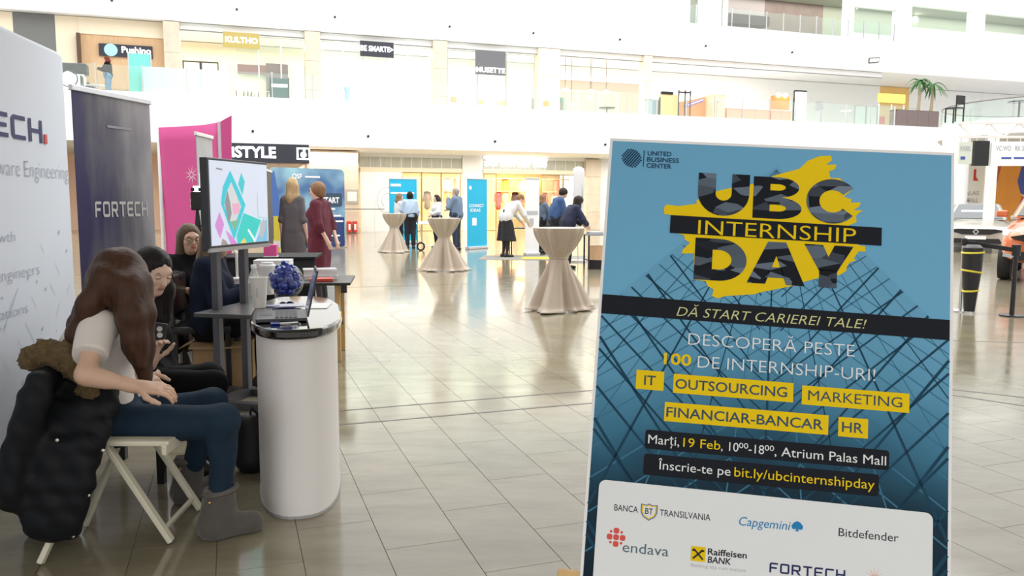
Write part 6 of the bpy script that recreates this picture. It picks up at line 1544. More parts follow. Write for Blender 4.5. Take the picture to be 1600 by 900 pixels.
# ------------------------------------------------------------------ hall: cocktail tables
satin = mat('champagne_satin', (.47, .385, .30), .42, var=.06, scale=8, bump=.08, bscale=60, sheen=.3)
def cocktail(px, py, lab, tlab, seed, top_r=.335, waist=.118, flare=.42, wz=.70):
    p = gnd(px, py); g_ = random.Random(seed)
    t = thing('cocktail_table', tlab, 'table', p)
    MB().lathe([(.28, 0), (.28, .015), (.05, .03)], 24).build('foot', steel, t, smooth=True); MB().lathe([(.03, .02), (.03, 1.07)], 12).build('pole', steel, t, smooth=True); MB().lathe([(top_r - .012, 1.07), (top_r - .012, 1.092)], 36).build('tabletop', mat('table_board', (.6, .58, .55), .5), t)
    ph = [g_.uniform(0, 6.28) for _ in range(6)]; ex = [g_.uniform(0, 6.28) for _ in range(3)]
    NU, NV = 160, 46
    def fn(u, v):
        a = 2 * math.pi * u
        fo = .6 * (1 - 2 * abs(math.sin(5.5 * a + ph[0]))) + .35 * math.sin(17 * a + ph[1]) + .3 * math.sin(7 * a + ph[2])
        lo = .55 * (1 - 2 * abs(math.sin(3.5 * a + ph[3] + .6 * math.sin(2 * a + ph[5])))) + .45 * math.sin(5 * a + ph[4]) + .25 * math.sin(13 * a + ph[0])
        if v < .06: q = v / .06; return (top_r * q * math.cos(a), top_r * q * math.sin(a), 1.10 - .001 * q)
        if v < .46:
            q = (v - .06) / .40; z = 1.10 + (wz - 1.10) * q
            r_ = top_r + .006 + (waist - top_r) * (q ** 1.35); r_ *= 1 + fo * .13 * math.sin(math.pi * min(1, q * 1.05)) ** .8 * (1 if q < .9 else .6)
        else:
            q = (v - .46) / .54; z = wz * (1 - q) ** .92
            sp = flare * (1 + .22 * math.sin(a + ex[0]) + .16 * math.sin(2 * a + ex[1]) + .10 * math.sin(3 * a + ex[2]))
            r_ = waist + (sp - waist) * (q ** 1.15) ; r_ *= 1 + lo * .30 * min(1, q * 2.2) ** .8
            if q > .93: r_ += .05 * (q - .93) / .07
            z = max(z, .004 + .012 * (1 + lo) * (q > .9))
        return (r_ * math.cos(a), r_ * math.sin(a), z)
    c = MB().grid(fn, NU, NV, True).build('tablecloth', satin, loc=p, smooth=True, solid=.003)
    tag(c, lab, 'tablecloth', 'champagne cloths on the cocktail tables')
    MB().tube([(waist * 1.03 * math.cos(k * math.pi / 16), waist * 1.03 * math.sin(k * math.pi / 16), wz) for k in range(33)], .014, 8).build('tie_band', satin, c, smooth=True)
cocktail(872, 484, 'champagne cloth tied round the nearest cocktail table beside the poster', 'tall round cocktail table nearest to the poster', 3)
cocktail(694, 423, 'champagne cloth tied round the middle cocktail table before the larger cyan banner', 'tall round cocktail table in the middle of the three', 8, flare=.40)
cocktail(617, 394, 'champagne cloth tied round the farthest cocktail table by the white hoarding', 'tall round cocktail table farthest from the poster', 15, flare=.40)

# ------------------------------------------------------------------ booths and banners across the hall
ob = bpy.data.materials.new('blue_photo_print'); ob.use_nodes = True
nt = ob.node_tree; bs = nt.nodes['Principled BSDF']; bs.inputs['Roughness'].default_value = .5
tc = nt.nodes.new('ShaderNodeTexCoord'); nz = nt.nodes.new('ShaderNodeTexNoise'); nz.inputs['Scale'].default_value = .9; nt.links.new(tc.outputs['Object'], nz.inputs[0])
cr = nt.nodes.new('ShaderNodeValToRGB'); e = cr.color_ramp.elements; e[0].position = .38; e[0].color = (.06, .14, .30, 1); e[1].position = .62; e[1].color = (.30, .52, .62, 1)
nt.links.new(nz.outputs[0], cr.inputs[0]); nt.links.new(cr.outputs[0], bs.inputs['Base Color'])
a, c = gnd(424, 391), gnd(540, 387); d = c - a; w = d.length; HO = 2.42
r = thing('event_backdrop', 'wide blue event backdrop with rounded corners behind the two standing women', 'backdrop', a, math.atan2(d.y, d.x))
MB().prism_y(rrect(0, .02, w, HO, .16), 0, .06).build('fabric', ob, r)
nv = mat('navy_print', (.02, .045, .16), .5); MB().prism_y([(.02, .05), (w * .22, .05), (w * .06, HO - .1), (.02, HO - .2)], -.006, -.002).build('printed_band', mat('royal_print', (.05, .12, .36), .5), r)
MB().prism_y([(w * .3, .04), (w - .03, .04), (w - .03, .95), (w * .3, .95)], -.008, -.004).build('printed_band', nv, r)
MB().prism_y(rrect(w * .62, 1.28, w * .96, 1.68, .07), -.012, -.006).build('printed_button', mat('dark_slate_print', (.03, .06, .10), .5), r)
put_text(r, 'START', w * .68, 1.39, w * .24, .17, wp, y=-.014, bold=.03); put_text(r, 'QSF', w * .29, 2.11, w * .13, .14, wp, y=-.01, bold=.03); MB().span((w * .46, -.012, 2.14), (w * .66, -.009, 2.19)).build('printed_line', wp, r)
for z, x0, x1 in ((1.18, .66, .86), (.97, .78, .94), (.80, .80, .97), (.36, .72, .92)): MB().span((w * x0, -.012, z), (w * x1, -.009, z + .05)).build('printed_line', wp, r)
MB().span((-.05, .0, 0), (w + .05, .4, .03)).build('base', steel, r)
yellowm = mat('yellow_bag_paper', (.80, .68, .06), .6)
p = at(431, 370, 12.4); r = thing('yellow_standee', 'yellow and blue narrow standee beside the woman in the grey dress', 'standee', (p.x, p.y, 0), .1)
MB().span((-.07, 0, .05), (.06, .03, 1.2)).build('panel', yellowm, r); MB().span((-.07, -.004, .85), (-.03, 0, 1.2)).build('stripe', mat('violet_print', (.2, .15, .45), .5), r); MB().span((-.07, -.004, .72), (.06, 0, .82)).build('label_strip', pap, r); MB().span((-.1, -.1, 0), (.1, .12, .05)).build('foot', steel, r)
a, c = at(412, 270, 11.2), at(424, 274, 12.2); bkb, w = rollup('narrow black roll-up banner just right of the screen', a, c, 1.86, mat('black_print', (.012, .012, .015), .5))
cyan = mat('cyan_print', (.01, .42, .66), .5, var=.1, scale=1.2)
a, c = gnd(609, 381), gnd(652, 380); cb, w = rollup('cyan roll-up banner behind the pair at the far cocktail table', a, c, 2.2, cyan)
MB().span((.05, -.01, 1.95), (w * .42, -.006, 2.04)).build('printed_line', wp, cb); MB().span((.05, -.01, 1.70), (w * .9, -.006, 1.76)).build('printed_line', wp, cb)
a, c = gnd(730, 390), gnd(761, 388); cb, w = rollup('larger cyan roll-up banner with a white square left of the skirted woman', a, c, 2.12, cyan)
put_text(cb, 'CONNECT', .08, 1.28, w * .74, .09, wp, y=-.006, bold=.02); put_text(cb, 'IDEAS', .14, 1.14, w * .5, .09, wp, y=-.006, bold=.02)
MB().prism_y(rrect(.22, .72, .42, .95, .02), -.01, -.005).build('white_square', wp, cb); MB().lathe([(.06, 0), (.06, .004)], 16).build('round_logo', wp, cb).matrix_local = Matrix.Translation((.14, -.004, 1.86)) @ Matrix.Rotation(math.pi / 2, 4, 'X')
wprint = mat('white_banner_print', (.84, .84, .86), .5)
a, c = gnd(820, 400), gnd(842, 399); cb, w = rollup('white roll-up banner right of the skirted woman', a, c, 2.05, wprint)
MB().prism_y([(w * .3, 1.0), (w * .6, 1.0), (w * .6, .85), (w * .45, .75), (w * .3, .85)], -.01, -.005).build('shield_logo', mat('grey_print', (.45, .47, .5), .5), cb); MB().span((.05, -.01, 1.1), (w - .05, -.005, 1.2)).build('printed_line', MATS['grey_print'], cb)
p = gnd(903, 409); r = thing('feather_flag', 'white feather flag with grey shield behind the woman in navy', 'flag', p, .1)
MB().grid(lambda u, v: (-.14 + .27 * u + .06 * math.sin(2.4 * v) - .05, .02 * math.sin(5 * v), .85 + v * (1.38 + .06 * math.sin(math.pi * u))), 8, 14).build('flag_cloth', wprint, r, smooth=True, solid=.003)
MB().tube([(.0, 0, 0), (-.02, 0, .85), (.09, 0, 1.6), (.06, 0, 2.2)], .012, 6).build('pole', steel, r); MB().box((0, 0, .02), (.4, .4, .04)).build('foot_plate', steel, r)
MB().prism_y([(-.06, 1.58), (.05, 1.58), (.05, 1.45), (0, 1.38), (-.06, 1.45)], -.05, -.045).build('shield_logo', MATS['grey_print'], r)
# work tables
def ftable(lab, px, py, wd, dp, rz, m, h=.74, legm=blackm):
    p = gnd(px, py); r = thing('folding_table', lab, 'table', p, rz)
    MB().box((0, 0, h - .015), (wd, dp, .03)).build('tabletop', m, r, bevel=.004)
    for x in (-wd / 2 + .08, wd / 2 - .08):
        for y in (-dp / 2 + .06, dp / 2 - .06): MB().bar((x, y, 0), (x, y, h - .03), .03, .03).build('leg', legm, r)
    for x in (-wd / 2 + .08, wd / 2 - .08): MB().bar((x, -dp / 2 + .06, .2), (x, dp / 2 - .06, .2), .02, .02).build('brace', legm, r)
    return r
tA = ftable('white topped table with thin legs behind the middle cocktail table', 684, 384, 1.5, .6, R(6), pap)
tB = ftable('black topped table the skirted woman leans over', 838, 398, 1.6, .55, R(8), black)
tC = ftable('narrow grey table at the left edge of the poster, behind the nearest cocktail table', 932, 420, .62, .5, R(10), mat('grey_laminate', (.25, .26, .28), .4), .76)
r = thing('wire_trolley', 'folded wire trolley with a black wheel under the white topped table', 'trolley', gnd(664, 392), .2)
MB().tube([(-.15, 0, .75), (-.05, 0, .15), (.25, 0, .15)], .014, 6).build('frame', steel, r); MB().tube([(-.12 + .10 * math.cos(k * math.pi / 8), 0, .13 + .11 * math.sin(k * math.pi / 8)) for k in range(17)], .028, 8).build('wheel', black, r); MB().tube([(.25 + .05 * math.cos(k * math.pi / 8), 0, .06 + .05 * math.sin(k * math.pi / 8)) for k in range(17)], .014, 8).build('wheel', black, r)
def small(name, lab, cat, loc, parts):
    r = thing(name, lab, cat, loc, random.uniform(-.3, .3))
    for nm, b, m in parts: b.build(nm, m, r)
    return r
bpy.context.view_layer.update()
q = tB.matrix_world
small('open_case', 'open black case lying on the black topped table', 'case', q @ Vector((.45, 0, .74)), [('base', MB().box((0, 0, .03), (.4, .3, .06)), black), ('lid', MB().box((0, .17, .16), (.4, .03, .26), M=Matrix.Rotation(R(-25), 3, 'X')), black)])
small('paper_stack', 'small paper stack under the hands of the skirted woman', 'paper', q @ Vector((-.35, -.05, .74)), [('sheet', MB().box((0, 0, .01), (.21, .3, .02)), pap), ('cover', MB().box((.02, 0, .023), (.2, .28, .004)), MATS['red_cover'])])
small('water_bottle', 'small clear bottle standing on the black topped table', 'bottle', q @ Vector((.05, .05, .74)), [('body', MB().lathe([(.03, 0), (.03, .14), (.012, .19)], 14), glass('bottle_plastic')), ('cap', MB().lathe([(.014, .19), (.014, .215)], 10), bluem)])
q = tC.matrix_world
small('wooden_crate', 'small wooden crate under the narrow grey table', 'crate', q @ Vector((0, 0, .0)), [('front', MB().box((0, -.12, .35), (.3, .02, .3)), panel_wood), ('back', MB().box((0, .12, .35), (.3, .02, .3)), panel_wood), ('side', MB().box((-.15, 0, .35), (.02, .24, .3)), panel_wood), ('side', MB().box((.15, 0, .35), (.02, .24, .3)), panel_wood), ('stand', MB().box((0, 0, .1), (.28, .22, .2)), black)])
small('folder_tray', 'flat grey tray on the narrow grey table', 'tray', q @ Vector((-.05, 0, .76)), [('tray', MB().box((0, 0, .02), (.3, .25, .04)), mat('tray_grey', (.4, .41, .43), .4)), ('sheet', MB().box((0, 0, .043), (.21, .2, .006)), pap)])
q = tA.matrix_world
small('paper_stack', 'paper stack at the left end of the white topped table', 'paper', q @ Vector((-.5, 0, .74)), [('sheet', MB().box((0, 0, .03), (.3, .22, .06)), pap), ('cover', MB().box((0, 0, .063), (.3, .22, .005)), cyan)])
small('black_bag', 'black bag hanging under the front edge of the white topped table', 'bag', q @ Vector((.1, -.1, .28)), [('body', MB().prism_y([(-.18, 0), (.18, 0), (.15, .28), (-.15, .28)], -.06, .06), black), ('strap', MB().tube([(-.1, 0, .28), (0, 0, .42), (.1, 0, .28)], .012, 6), black)])
b = MB().prism([(-1.5, -.9), (1.4, -1.1), (1.6, .5), (-1.3, .7)], 0, .008)
tag(b.build('grey_carpet', mat('grey_carpet', (.26, .25, .22), .9, bump=.2), loc=gnd(835, 402), rz=R(4)), 'thin grey carpet patch under the black topped table', 'carpet')
b = MB().prism([(-.5, -.3), (.5, -.35), (.55, .3), (-.45, .35)], 0, .010)
tag(b.build('yellow_mat', MATS['yellow_carpet'], loc=gnd(845, 404) + Vector((0, 0, .008))), 'yellow carpet patch on the grey one near the skirted woman', 'carpet')

# ------------------------------------------------------------------ standing people
greyk = mat('grey_wool', (.12, .115, .125), .85, var=.08, bump=.1); burg = mat('burgundy_wool', (.105, .012, .028), .85, var=.1, bump=.1)
wblouse = mat('white_blouse', (.72, .71, .73), .7); lblue = mat('light_blue_shirt', (.42, .53, .68), .7); bluesh = mat('blue_shirt', (.03, .075, .20), .75); navyj = mat('navy_jacket', (.012, .018, .05), .8); gsuit = mat('blue_grey_suit', (.13, .19, .28), .75); darktr = mat('dark_trousers', (.010, .011, .018), .8); tight = mat('dark_tights', (.02, .015, .02), .6)
def setJ(**k):
    J = base_J()
    for a, v in k.items(): J[a] = V(*v)
    return J
def place(px, d): return Vector(((px - 800) / F * d, d, 0))
J = setJ(el_l=(-.19, -.04, 1.11), wr_l=(-.20, -.02, .87), el_r=(.20, -.04, 1.11), wr_r=(.23, .02, .87), sh_l=(-.15, -.01, 1.385), sh_r=(.15, -.01, 1.385))
Z = V(0, 0, 1)
gdress = lambda m: dict(kind='dress', m=m, tights=tight, hem=.53, inf=.016, flare=.005, name='dress_skirt')
g1 = person('blond woman in a grey dress seen from behind, standing by the burgundy dress', J, place(459, 11.6), R(-8), 1.045, skin_m=skin2, h=.016, headf=(.25, .95, 0), top=dict(m=greyk, sleeve=1.05, inf=.014, name='dress_top', fold=.003), bottom=gdress(greyk), shoes=dict(m=black), hair=longhair(.27, side=.075, back=.05), hair_m=h_blond, wide=.86)
g1.scale = (.86, .9, 1.045)
J = setJ(el_l=(-.22, -.08, 1.12), wr_l=(-.16, -.16, .93), el_r=(.22, -.08, 1.12), wr_r=(.14, -.17, .92), che=(0, .02, 1.30))
person('short haired woman in a burgundy dress with hands behind her back', J, place(500, 10.9), R(80), 1.0, skin_m=skin2, h=.016, headf=(0, 1, -.12), top=dict(m=burg, sleeve=1.5, inf=.018, name='dress_top', fold=.003), bottom=gdress(burg), shoes=dict(m=black), hair=lambda c, f, u, sd: [el(c - f * .03 + u * .01, V(.09, .085, .09), np.stack([sd, f, u], 1), k=.03), el(c - f * .05 - u * .05, V(.07, .06, .06), k=.03)], hair_m=h_auburn, wide=.9)
J = setJ(el_r=(.28, .08, 1.18), wr_r=(.14, .24, 1.10), el_l=(-.27, .06, 1.16), wr_l=(-.12, .22, 1.08))
person('woman in a white blouse with one arm out at the farthest cocktail table', J, place(624, 25.3), R(-60), 1.0, skin_m=skin2, top=dict(m=wblouse, sleeve=1.9, inf=.022), bottom=dict(kind='trousers', m=darktr), shoes=dict(m=black), hair=longhair(.2), hair_m=h_auburn)
J = setJ(el_l=(-.26, .02, 1.15), wr_l=(-.2, .2, 1.08))
person('dark haired person in a light blue shirt and black trousers by the cyan banner', J, place(641, 24.6), R(15), 1.03, fem=False, skin_m=skin, top=dict(m=lblue, sleeve=1.7, inf=.024), bottom=dict(kind='trousers', m=darktr, inf=.022), shoes=dict(m=black), hair=lambda c, f, u, sd: [el(c - f * .02 - u * .03, V(.1, .1, .11), k=.03)], hair_m=h_black)
J = setJ(el_l=(-.23, .05, 1.14), wr_l=(-.06, .2, 1.06), el_r=(.23, .05, 1.14), wr_r=(.06, .22, 1.06))
person('woman in a white blouse with folded hands before the amber shop', J, place(683, 25.2), R(120), .98, skin_m=skin2, top=dict(m=wblouse, sleeve=1.9, inf=.024), bottom=dict(kind='trousers', m=darktr), shoes=dict(m=black), hair=longhair(.1), hair_m=h_dark)
J = setJ(el_l=(-.25, .12, 1.16), wr_l=(-.08, .2, 1.42), el_r=(.25, .06, 1.14), wr_r=(.05, .24, 1.12))
person('bald man in a blue grey suit with a hand at his chin', J, place(713, 23.8), R(70), 1.09, fem=False, skin_m=skin2, top=dict(m=gsuit, sleeve=1.95, inf=.03, t0=-.12, name='jacket'), bottom=dict(kind='trousers', m=mat('navy_trousers', (.02, .03, .06), .8), inf=.02), shoes=dict(m=black), hair=lambda c, f, u, sd: [el(c - f * .05 - u * .04, V(.072, .05, .05), k=.02), el(c + u * .5, V(.001, .001, .001), k=.001)], hair_m=h_grey, wide=1.1)
bend = dict(mid=(0, .04, 1.10), che=(0, .20, 1.24), nek=(0, .30, 1.33), head=(0, .40, 1.43), sh_l=(-.165, .26, 1.30), sh_r=(.165, .26, 1.30), el_l=(-.2, .38, 1.05), wr_l=(-.12, .52, .86), el_r=(.2, .40, 1.04), wr_r=(.1, .56, .86))
person('woman in a white blouse and long black skirt leaning over the table', setJ(**bend), place(790, 20.9), R(-62), 1.06, skin_m=skin2, headf=(0, .75, -.66), headu=(0, .6, .75), top=dict(m=wblouse, sleeve=1.9, inf=.024), bottom=dict(kind='skirt', tights=tight, m=mat('black_skirt', (.008, .008, .010), .8), hem=.40, flare=.12, inf=.012, fold=.01, fr=34, zs=.1), shoes=dict(m=black), hair=lambda c, f, u, sd: [el(c - f * .07 - u * .02, V(.06, .05, .06), k=.03), rc(c - f * .05, c - f * .09 - V(0, 0, .18), .04, .03, k=.03)], hair_m=h_auburn)
J = setJ(che=(0, .06, 1.30), nek=(0, .1, 1.42), head=(0, .17, 1.55), sh_l=(-.175, .06, 1.38), sh_r=(.175, .06, 1.38), el_l=(-.24, .14, 1.12), wr_l=(-.12, .34, 1.02), el_r=(.24, .14, 1.12), wr_r=(.12, .34, 1.02))
person('man in a blue shirt bending his head at the table behind the nearest cocktail table', J, place(868, 19.2), R(-75), 1.06, fem=False, skin_m=skin, headf=(0, .8, -.55), headu=(0, .5, .85), top=dict(m=bluesh, sleeve=1.9, inf=.03), bottom=dict(kind='trousers', m=darktr, inf=.02), shoes=dict(m=black), hair=shorthair(), hair_m=h_dark, wide=1.1)
J = setJ(che=(0, .12, 1.24), nek=(0, .18, 1.34), head=(0, .26, 1.45), sh_l=(-.165, .14, 1.30), sh_r=(.165, .14, 1.30), mid=(0, .03, 1.08), el_l=(-.23, .26, 1.06), wr_l=(-.12, .42, .95), el_r=(.23, .26, 1.06), wr_r=(.12, .42, .95))
person('long haired woman in a navy jacket bending beside the white feather flag', J, place(886, 17.4), R(-70), 1.0, skin_m=skin, headf=(0, .7, -.7), headu=(0, .7, .7), top=dict(m=navyj, sleeve=1.95, inf=.03, t0=-.1, name='jacket'), bottom=dict(kind='trousers', m=darktr, inf=.015), shoes=dict(m=black), hair=longhair(.26), hair_m=h_dark)
J = setJ(el_l=(-.24, .1, 1.14), wr_l=(-.1, .28, 1.1), el_r=(.24, .1, 1.14), wr_r=(.1, .28, 1.1))
person('person in a grey blue top partly hidden behind the man in the blue shirt', J, place(847, 22.6), R(-60), .98, skin_m=skin, top=dict(m=mat('slate_top', (.10, .14, .2), .8), sleeve=1.8, inf=.024), bottom=dict(kind='trousers', m=darktr), shoes=dict(m=black), hair=longhair(.2), hair_m=h_auburn)
# on the gallery
p = g2(172, 34.15)
J = setJ(el_l=(-.25, .1, 1.15), wr_l=(-.15, .32, 1.2), el_r=(.25, .1, 1.15), wr_r=(.15, .34, 1.22))
person('red haired person in a black jacket and jeans at the cafe on the gallery', J, p, R(100), .96, skin_m=skin2, headf=(0, 1, -.3), top=dict(m=blk, sleeve=1.9, inf=.03), bottom=dict(kind='trousers', m=mat('light_jeans', (.18, .30, .45), .8), inf=.02), shoes=dict(m=black), hair=longhair(.15), hair_m=hairm('red_hair', (.16, .03, .02)))

# ------------------------------------------------------------------ cars and barriers at the right
glassd = mat('dark_car_glass', (.03, .04, .045), .08, coat=.5); tyre = mat('tyre_rubber', (.012, .012, .012), .7); rimm = mat('alloy_rim', (.5, .5, .52), .3, .9); lampm = mat('headlamp', (.75, .78, .8), .1, coat=.6)
def car(label, loc, rz, m, suv=False):
    r = thing('car', label, 'car', loc, rz); k = 1.12 if suv else 1.0; g0 = .10 if suv else 0.0
    stn = [(-2.14, .66, .30, .62), (-2.08, .80, .24, .72), (-1.85, .885, .20, .82), (-1.45, .905, .20, .90), (-.95, .91, .20, .97), (-.5, .91, .20, 1.0), (.9, .91, .20, 1.02), (1.6, .90, .22, 1.02), (2.0, .84, .28, .95), (2.12, .72, .36, .80)]
    N = 20; b = MB(); vs = []
    for y, hw, zb_, zt_ in stn:
        zc, hh = (zb_ + zt_) / 2, (zt_ - zb_) / 2
        for j in range(N):
            a = 2 * math.pi * j / N; ca, sa = math.cos(a), math.sin(a)
            vs.append((hw * math.copysign(abs(ca) ** .5, ca), y, (zc + hh * math.copysign(abs(sa) ** .62, sa)) * k + g0))
    n = len(stn); fs = [(i * N + j, (i + 1) * N + j, (i + 1) * N + (j + 1) % N, i * N + (j + 1) % N) for i in range(n - 1) for j in range(N)] + [tuple(range(N)), tuple(reversed(range((n - 1) * N, n * N)))]
    b.add(vs, fs).build('body_shell', m, r, smooth=True, sub=1)
    zt_ = lambda z: z * k + g0
    B = [(-.80, -.95), (.80, -.95), (.80, 1.95), (-.80, 1.95)]; T = [(-.58, -.18), (.58, -.18), (.60, 1.35), (-.60, 1.35)]
    MB().add([(x, y, zt_(.95)) for x, y in B] + [(x, y, zt_(1.44)) for x, y in T], [(3, 2, 1, 0), (4, 5, 6, 7), (0, 1, 5, 4), (1, 2, 6, 5), (2, 3, 7, 6), (3, 0, 4, 7)]).build('cabin', m, r, bevel=.06)
    def pane(q, nm='window'):
        c = sum((Vector(v) for v in q), Vector()) / 4; nn = (Vector(q[1]) - Vector(q[0])).cross(Vector(q[3]) - Vector(q[0])).normalized() * .018
        q2 = [c + (Vector(v) - c) * .88 + nn for v in q]; q1 = [c + (Vector(v) - c) * .90 - nn for v in q]
        MB().add(q1 + q2, [(3, 2, 1, 0), (4, 5, 6, 7), (0, 1, 5, 4), (1, 2, 6, 5), (2, 3, 7, 6), (3, 0, 4, 7)]).build(nm, glassd, r)
    Bz = [Vector((x, y, zt_(.95))) for x, y in B]; Tz = [Vector((x, y, zt_(1.44))) for x, y in T]
    pane([Bz[0], Bz[1], Tz[1], Tz[0]], 'windscreen'); pane([Bz[1], Bz[2], Tz[2], Tz[1]]); pane([Bz[3], Bz[0], Tz[0], Tz[3]]); pane([Bz[2], Bz[3], Tz[3], Tz[2]], 'rear_window')
    MB().prism_y([(-.72, zt_(.66)), (-.35, zt_(.54)), (.35, zt_(.54)), (.72, zt_(.66)), (.5, zt_(.70)), (-.5, zt_(.70))], -2.17, -2.02).build('grille', black, r)
    dm = MB(); dm.prism_y([(0, zt_(.52)), (.085, zt_(.62)), (0, zt_(.72)), (-.085, zt_(.62))], -2.20, -2.16).build('emblem', steel, r)
    MB().prism_y([(0, zt_(.57)), (.045, zt_(.62)), (0, zt_(.67)), (-.045, zt_(.62))], -2.205, -2.19).build('emblem_core', black, r)
    MB().prism_y([(-.68, zt_(.28)), (.68, zt_(.28)), (.6, zt_(.42)), (-.6, zt_(.42))], -2.16, -2.0).build('lower_intake', black, r)
    MB().span((-.27, -2.19, zt_(.40)), (.27, -2.16, zt_(.50))).build('number_plate', pap, r)
    for q in (-1, 1):
        MB().add([(q * .48, -2.10, zt_(.66)), (q * .86, -1.90, zt_(.68)), (q * .88, -1.70, zt_(.78)), (q * .56, -2.02, zt_(.75)), (q * .48, -2.0, zt_(.66)), (q * .80, -1.8, zt_(.68)), (q * .84, -1.66, zt_(.78)), (q * .56, -1.9, zt_(.75))], [(0, 1, 2, 3), (7, 6, 5, 4), (0, 4, 5, 1), (1, 5, 6, 2), (2, 6, 7, 3), (3, 7, 4, 0)]).build('headlight', lampm, r, bevel=.01)
        MB().box((q * .98, -.70, zt_(1.02)), (.20, .12, .13)).build('mirror', m, r, bevel=.03)
        MB().prism_y([(q * .60, zt_(.30)), (q * .82, zt_(.34)), (q * .80, zt_(.40)), (q * .62, zt_(.36))][::q], -2.13, -2.0).build('fog_trim', steel, r)
        for y in (-1.38, 1.36):
            R_ = .32 * (1.08 if suv else 1)
            w_ = MB().lathe([(R_ * .62, -.1), (R_ * .95, -.105), (R_, -.06), (R_, .06), (R_ * .95, .105), (R_ * .62, .1)], 24).build('tyre', tyre, r, smooth=True); w_.matrix_local = Matrix.Translation((q * .82, y, R_)) @ Matrix.Rotation(math.pi / 2, 4, 'Y')
            w2_ = MB().lathe([(R_ * .6, -.09), (R_ * .62, .09), (.05, .105)], 20).build('rim', rimm, w_, smooth=True); w2_.matrix_local = Matrix.Rotation(0 if q > 0 else math.pi, 4, 'Y')
    return r
c1 = car('beige grey hatchback with diamond badge parked at the right', place(1523, 23.6) + Vector((1.05, 1.82, 0)), R(-30), mat('champagne_paint', (.50, .47, .41), .3, .4, coat=.6))
MB().box((-.12, -.62, 1.16), (.62, .012, .2), M=Matrix.Rotation(R(-33), 3, 'X')).build('windscreen_notice', pap, c1)
c2 = car('orange compact SUV cut by the right edge', place(1570, 14.6) + Vector((.76 + 1.15, -.45 + 1.75, 0)), R(-36), mat('orange_paint', (.62, .13, .02), .25, .2, coat=.7), True)
p = gnd(1500, 486); r = thing('stanchion', 'steel barrier post with a black belt reaching past the cars', 'stanchion', p)
MB().lathe([(.15, 0), (.15, .015), (.03, .03)], 20).build('base', steel, r, smooth=True); MB().lathe([(.026, .02), (.026, .90)], 14).build('post', steel, r, smooth=True); MB().lathe([(.035, .88), (.035, .97), (.02, .98)], 14).build('head', blackm, r)
e_ = at(1588, 391, 10.2) - p; s0 = Vector((0, 0, .925)); MB().bar(s0, e_, .012, .055).build('belt', black, r); MB().lathe([(.05, -.07), (.055, .07)], 14, e_).build('belt_end', black, r)
p2 = e_.copy(); p2.z = 0; MB().lathe([(.15, 0), (.15, .015), (.03, .03), (.026, .8)], 18, p2).build('second_post', blackm, r)
p = gnd(1514, 489); r = thing('wrapped_bollard', 'black wrapped bollard with yellow bands beside the steel barrier post', 'bollard', p)
MB().lathe([(.065, .02), (.09, .3), (.12, .6), (.125, .86), (.08, .9)], 20).build('wrap', black, r, smooth=True); MB().lathe([(.07, 0), (.07, .025)], 16).build('base', steel, r)
for z, rr, t in ((.30, .092, .12), (.55, .117, -.15), (.80, .128, .05)):
    MB().tube([(rr * math.cos(k * math.pi / 10), rr * math.sin(k * math.pi / 10), z + t * rr * math.cos(k * math.pi / 10)) for k in range(21)], .013, 6).build('yellow_band', yellowm, r)
# round balcony, truss, column and hanging signs
bc = place(1640, 28.5); RBAL = 3.75
b = MB().lathe([(RBAL * .8, 3.55), (RBAL * .97, 3.62), (RBAL, 3.72), (RBAL, 4.2), (RBAL - .15, 4.22), (RBAL * .5, 4.22)], 72, bc); tag(b.build('round_balcony', white, smooth=True), kind='structure')
r = thing('balcony_rail', 'curved glass rail with thin dark handrail on the round white balcony', 'railing', bc + Vector((0, 0, 4.2)))
MB().tube([((RBAL - .1) * math.cos(k * math.pi / 40), (RBAL - .1) * math.sin(k * math.pi / 40), .66) for k in range(81)], .022, 6).build('handrail', grey_paint, r)
for k in range(20):
    a0, a1 = k * math.pi / 10 + .01, (k + 1) * math.pi / 10 - .01
    b = MB(); b.grid(lambda u, v: ((RBAL - .1) * math.cos(a0 + (a1 - a0) * u), (RBAL - .1) * math.sin(a0 + (a1 - a0) * u), .03 + .6 * v), 5, 2); b.build('pane', clear, r, solid=.012)
p = at(1495, 178, 27.2); r = chair_simple('cafe_chair', 'dark chair on the round balcony behind its glass rail', (p.x + .25, p.y + .6, 4.2), .4, blackm)
ped_table('cafe_table', 'small dark table on the round balcony behind its glass rail', at(1592, 175, 27.0).xy.to_3d() + Vector((0, 0, 4.2)), blackm, black, .6, .35)
colp = place(1484, 27.2); tag(MB().lathe([(.42, 0), (.42, 3.7)], 32, colp).build('round_column', white, smooth=True), kind='structure')
cp_ = place(1541, 24.4); tag(MB().box((cp_.x, cp_.y, 1.85), (.22, .22, 3.7)).build('steel_column', white), kind='structure')
r = thing('roof_truss', 'white steel truss under the round balcony', 'truss', at(1496, 214, 20.05)); ex_ = at(1640, 214, 20.05) - r.location
MB().bar((0, 0, 0), ex_, .06, .06).build('lower_chord', white, r); MB().bar((0, 0, .34), ex_ + Vector((0, 0, .34)), .06, .06).build('upper_chord', white, r)
for k in range(6):
    a = ex_ * (k / 6); c = ex_ * ((k + 1) / 6); MB().bar(a + Vector((0, 0, 0 if k % 2 else .34)), c + Vector((0, 0, .34 if k % 2 else 0)), .04, .04).build('diagonal', white, r)
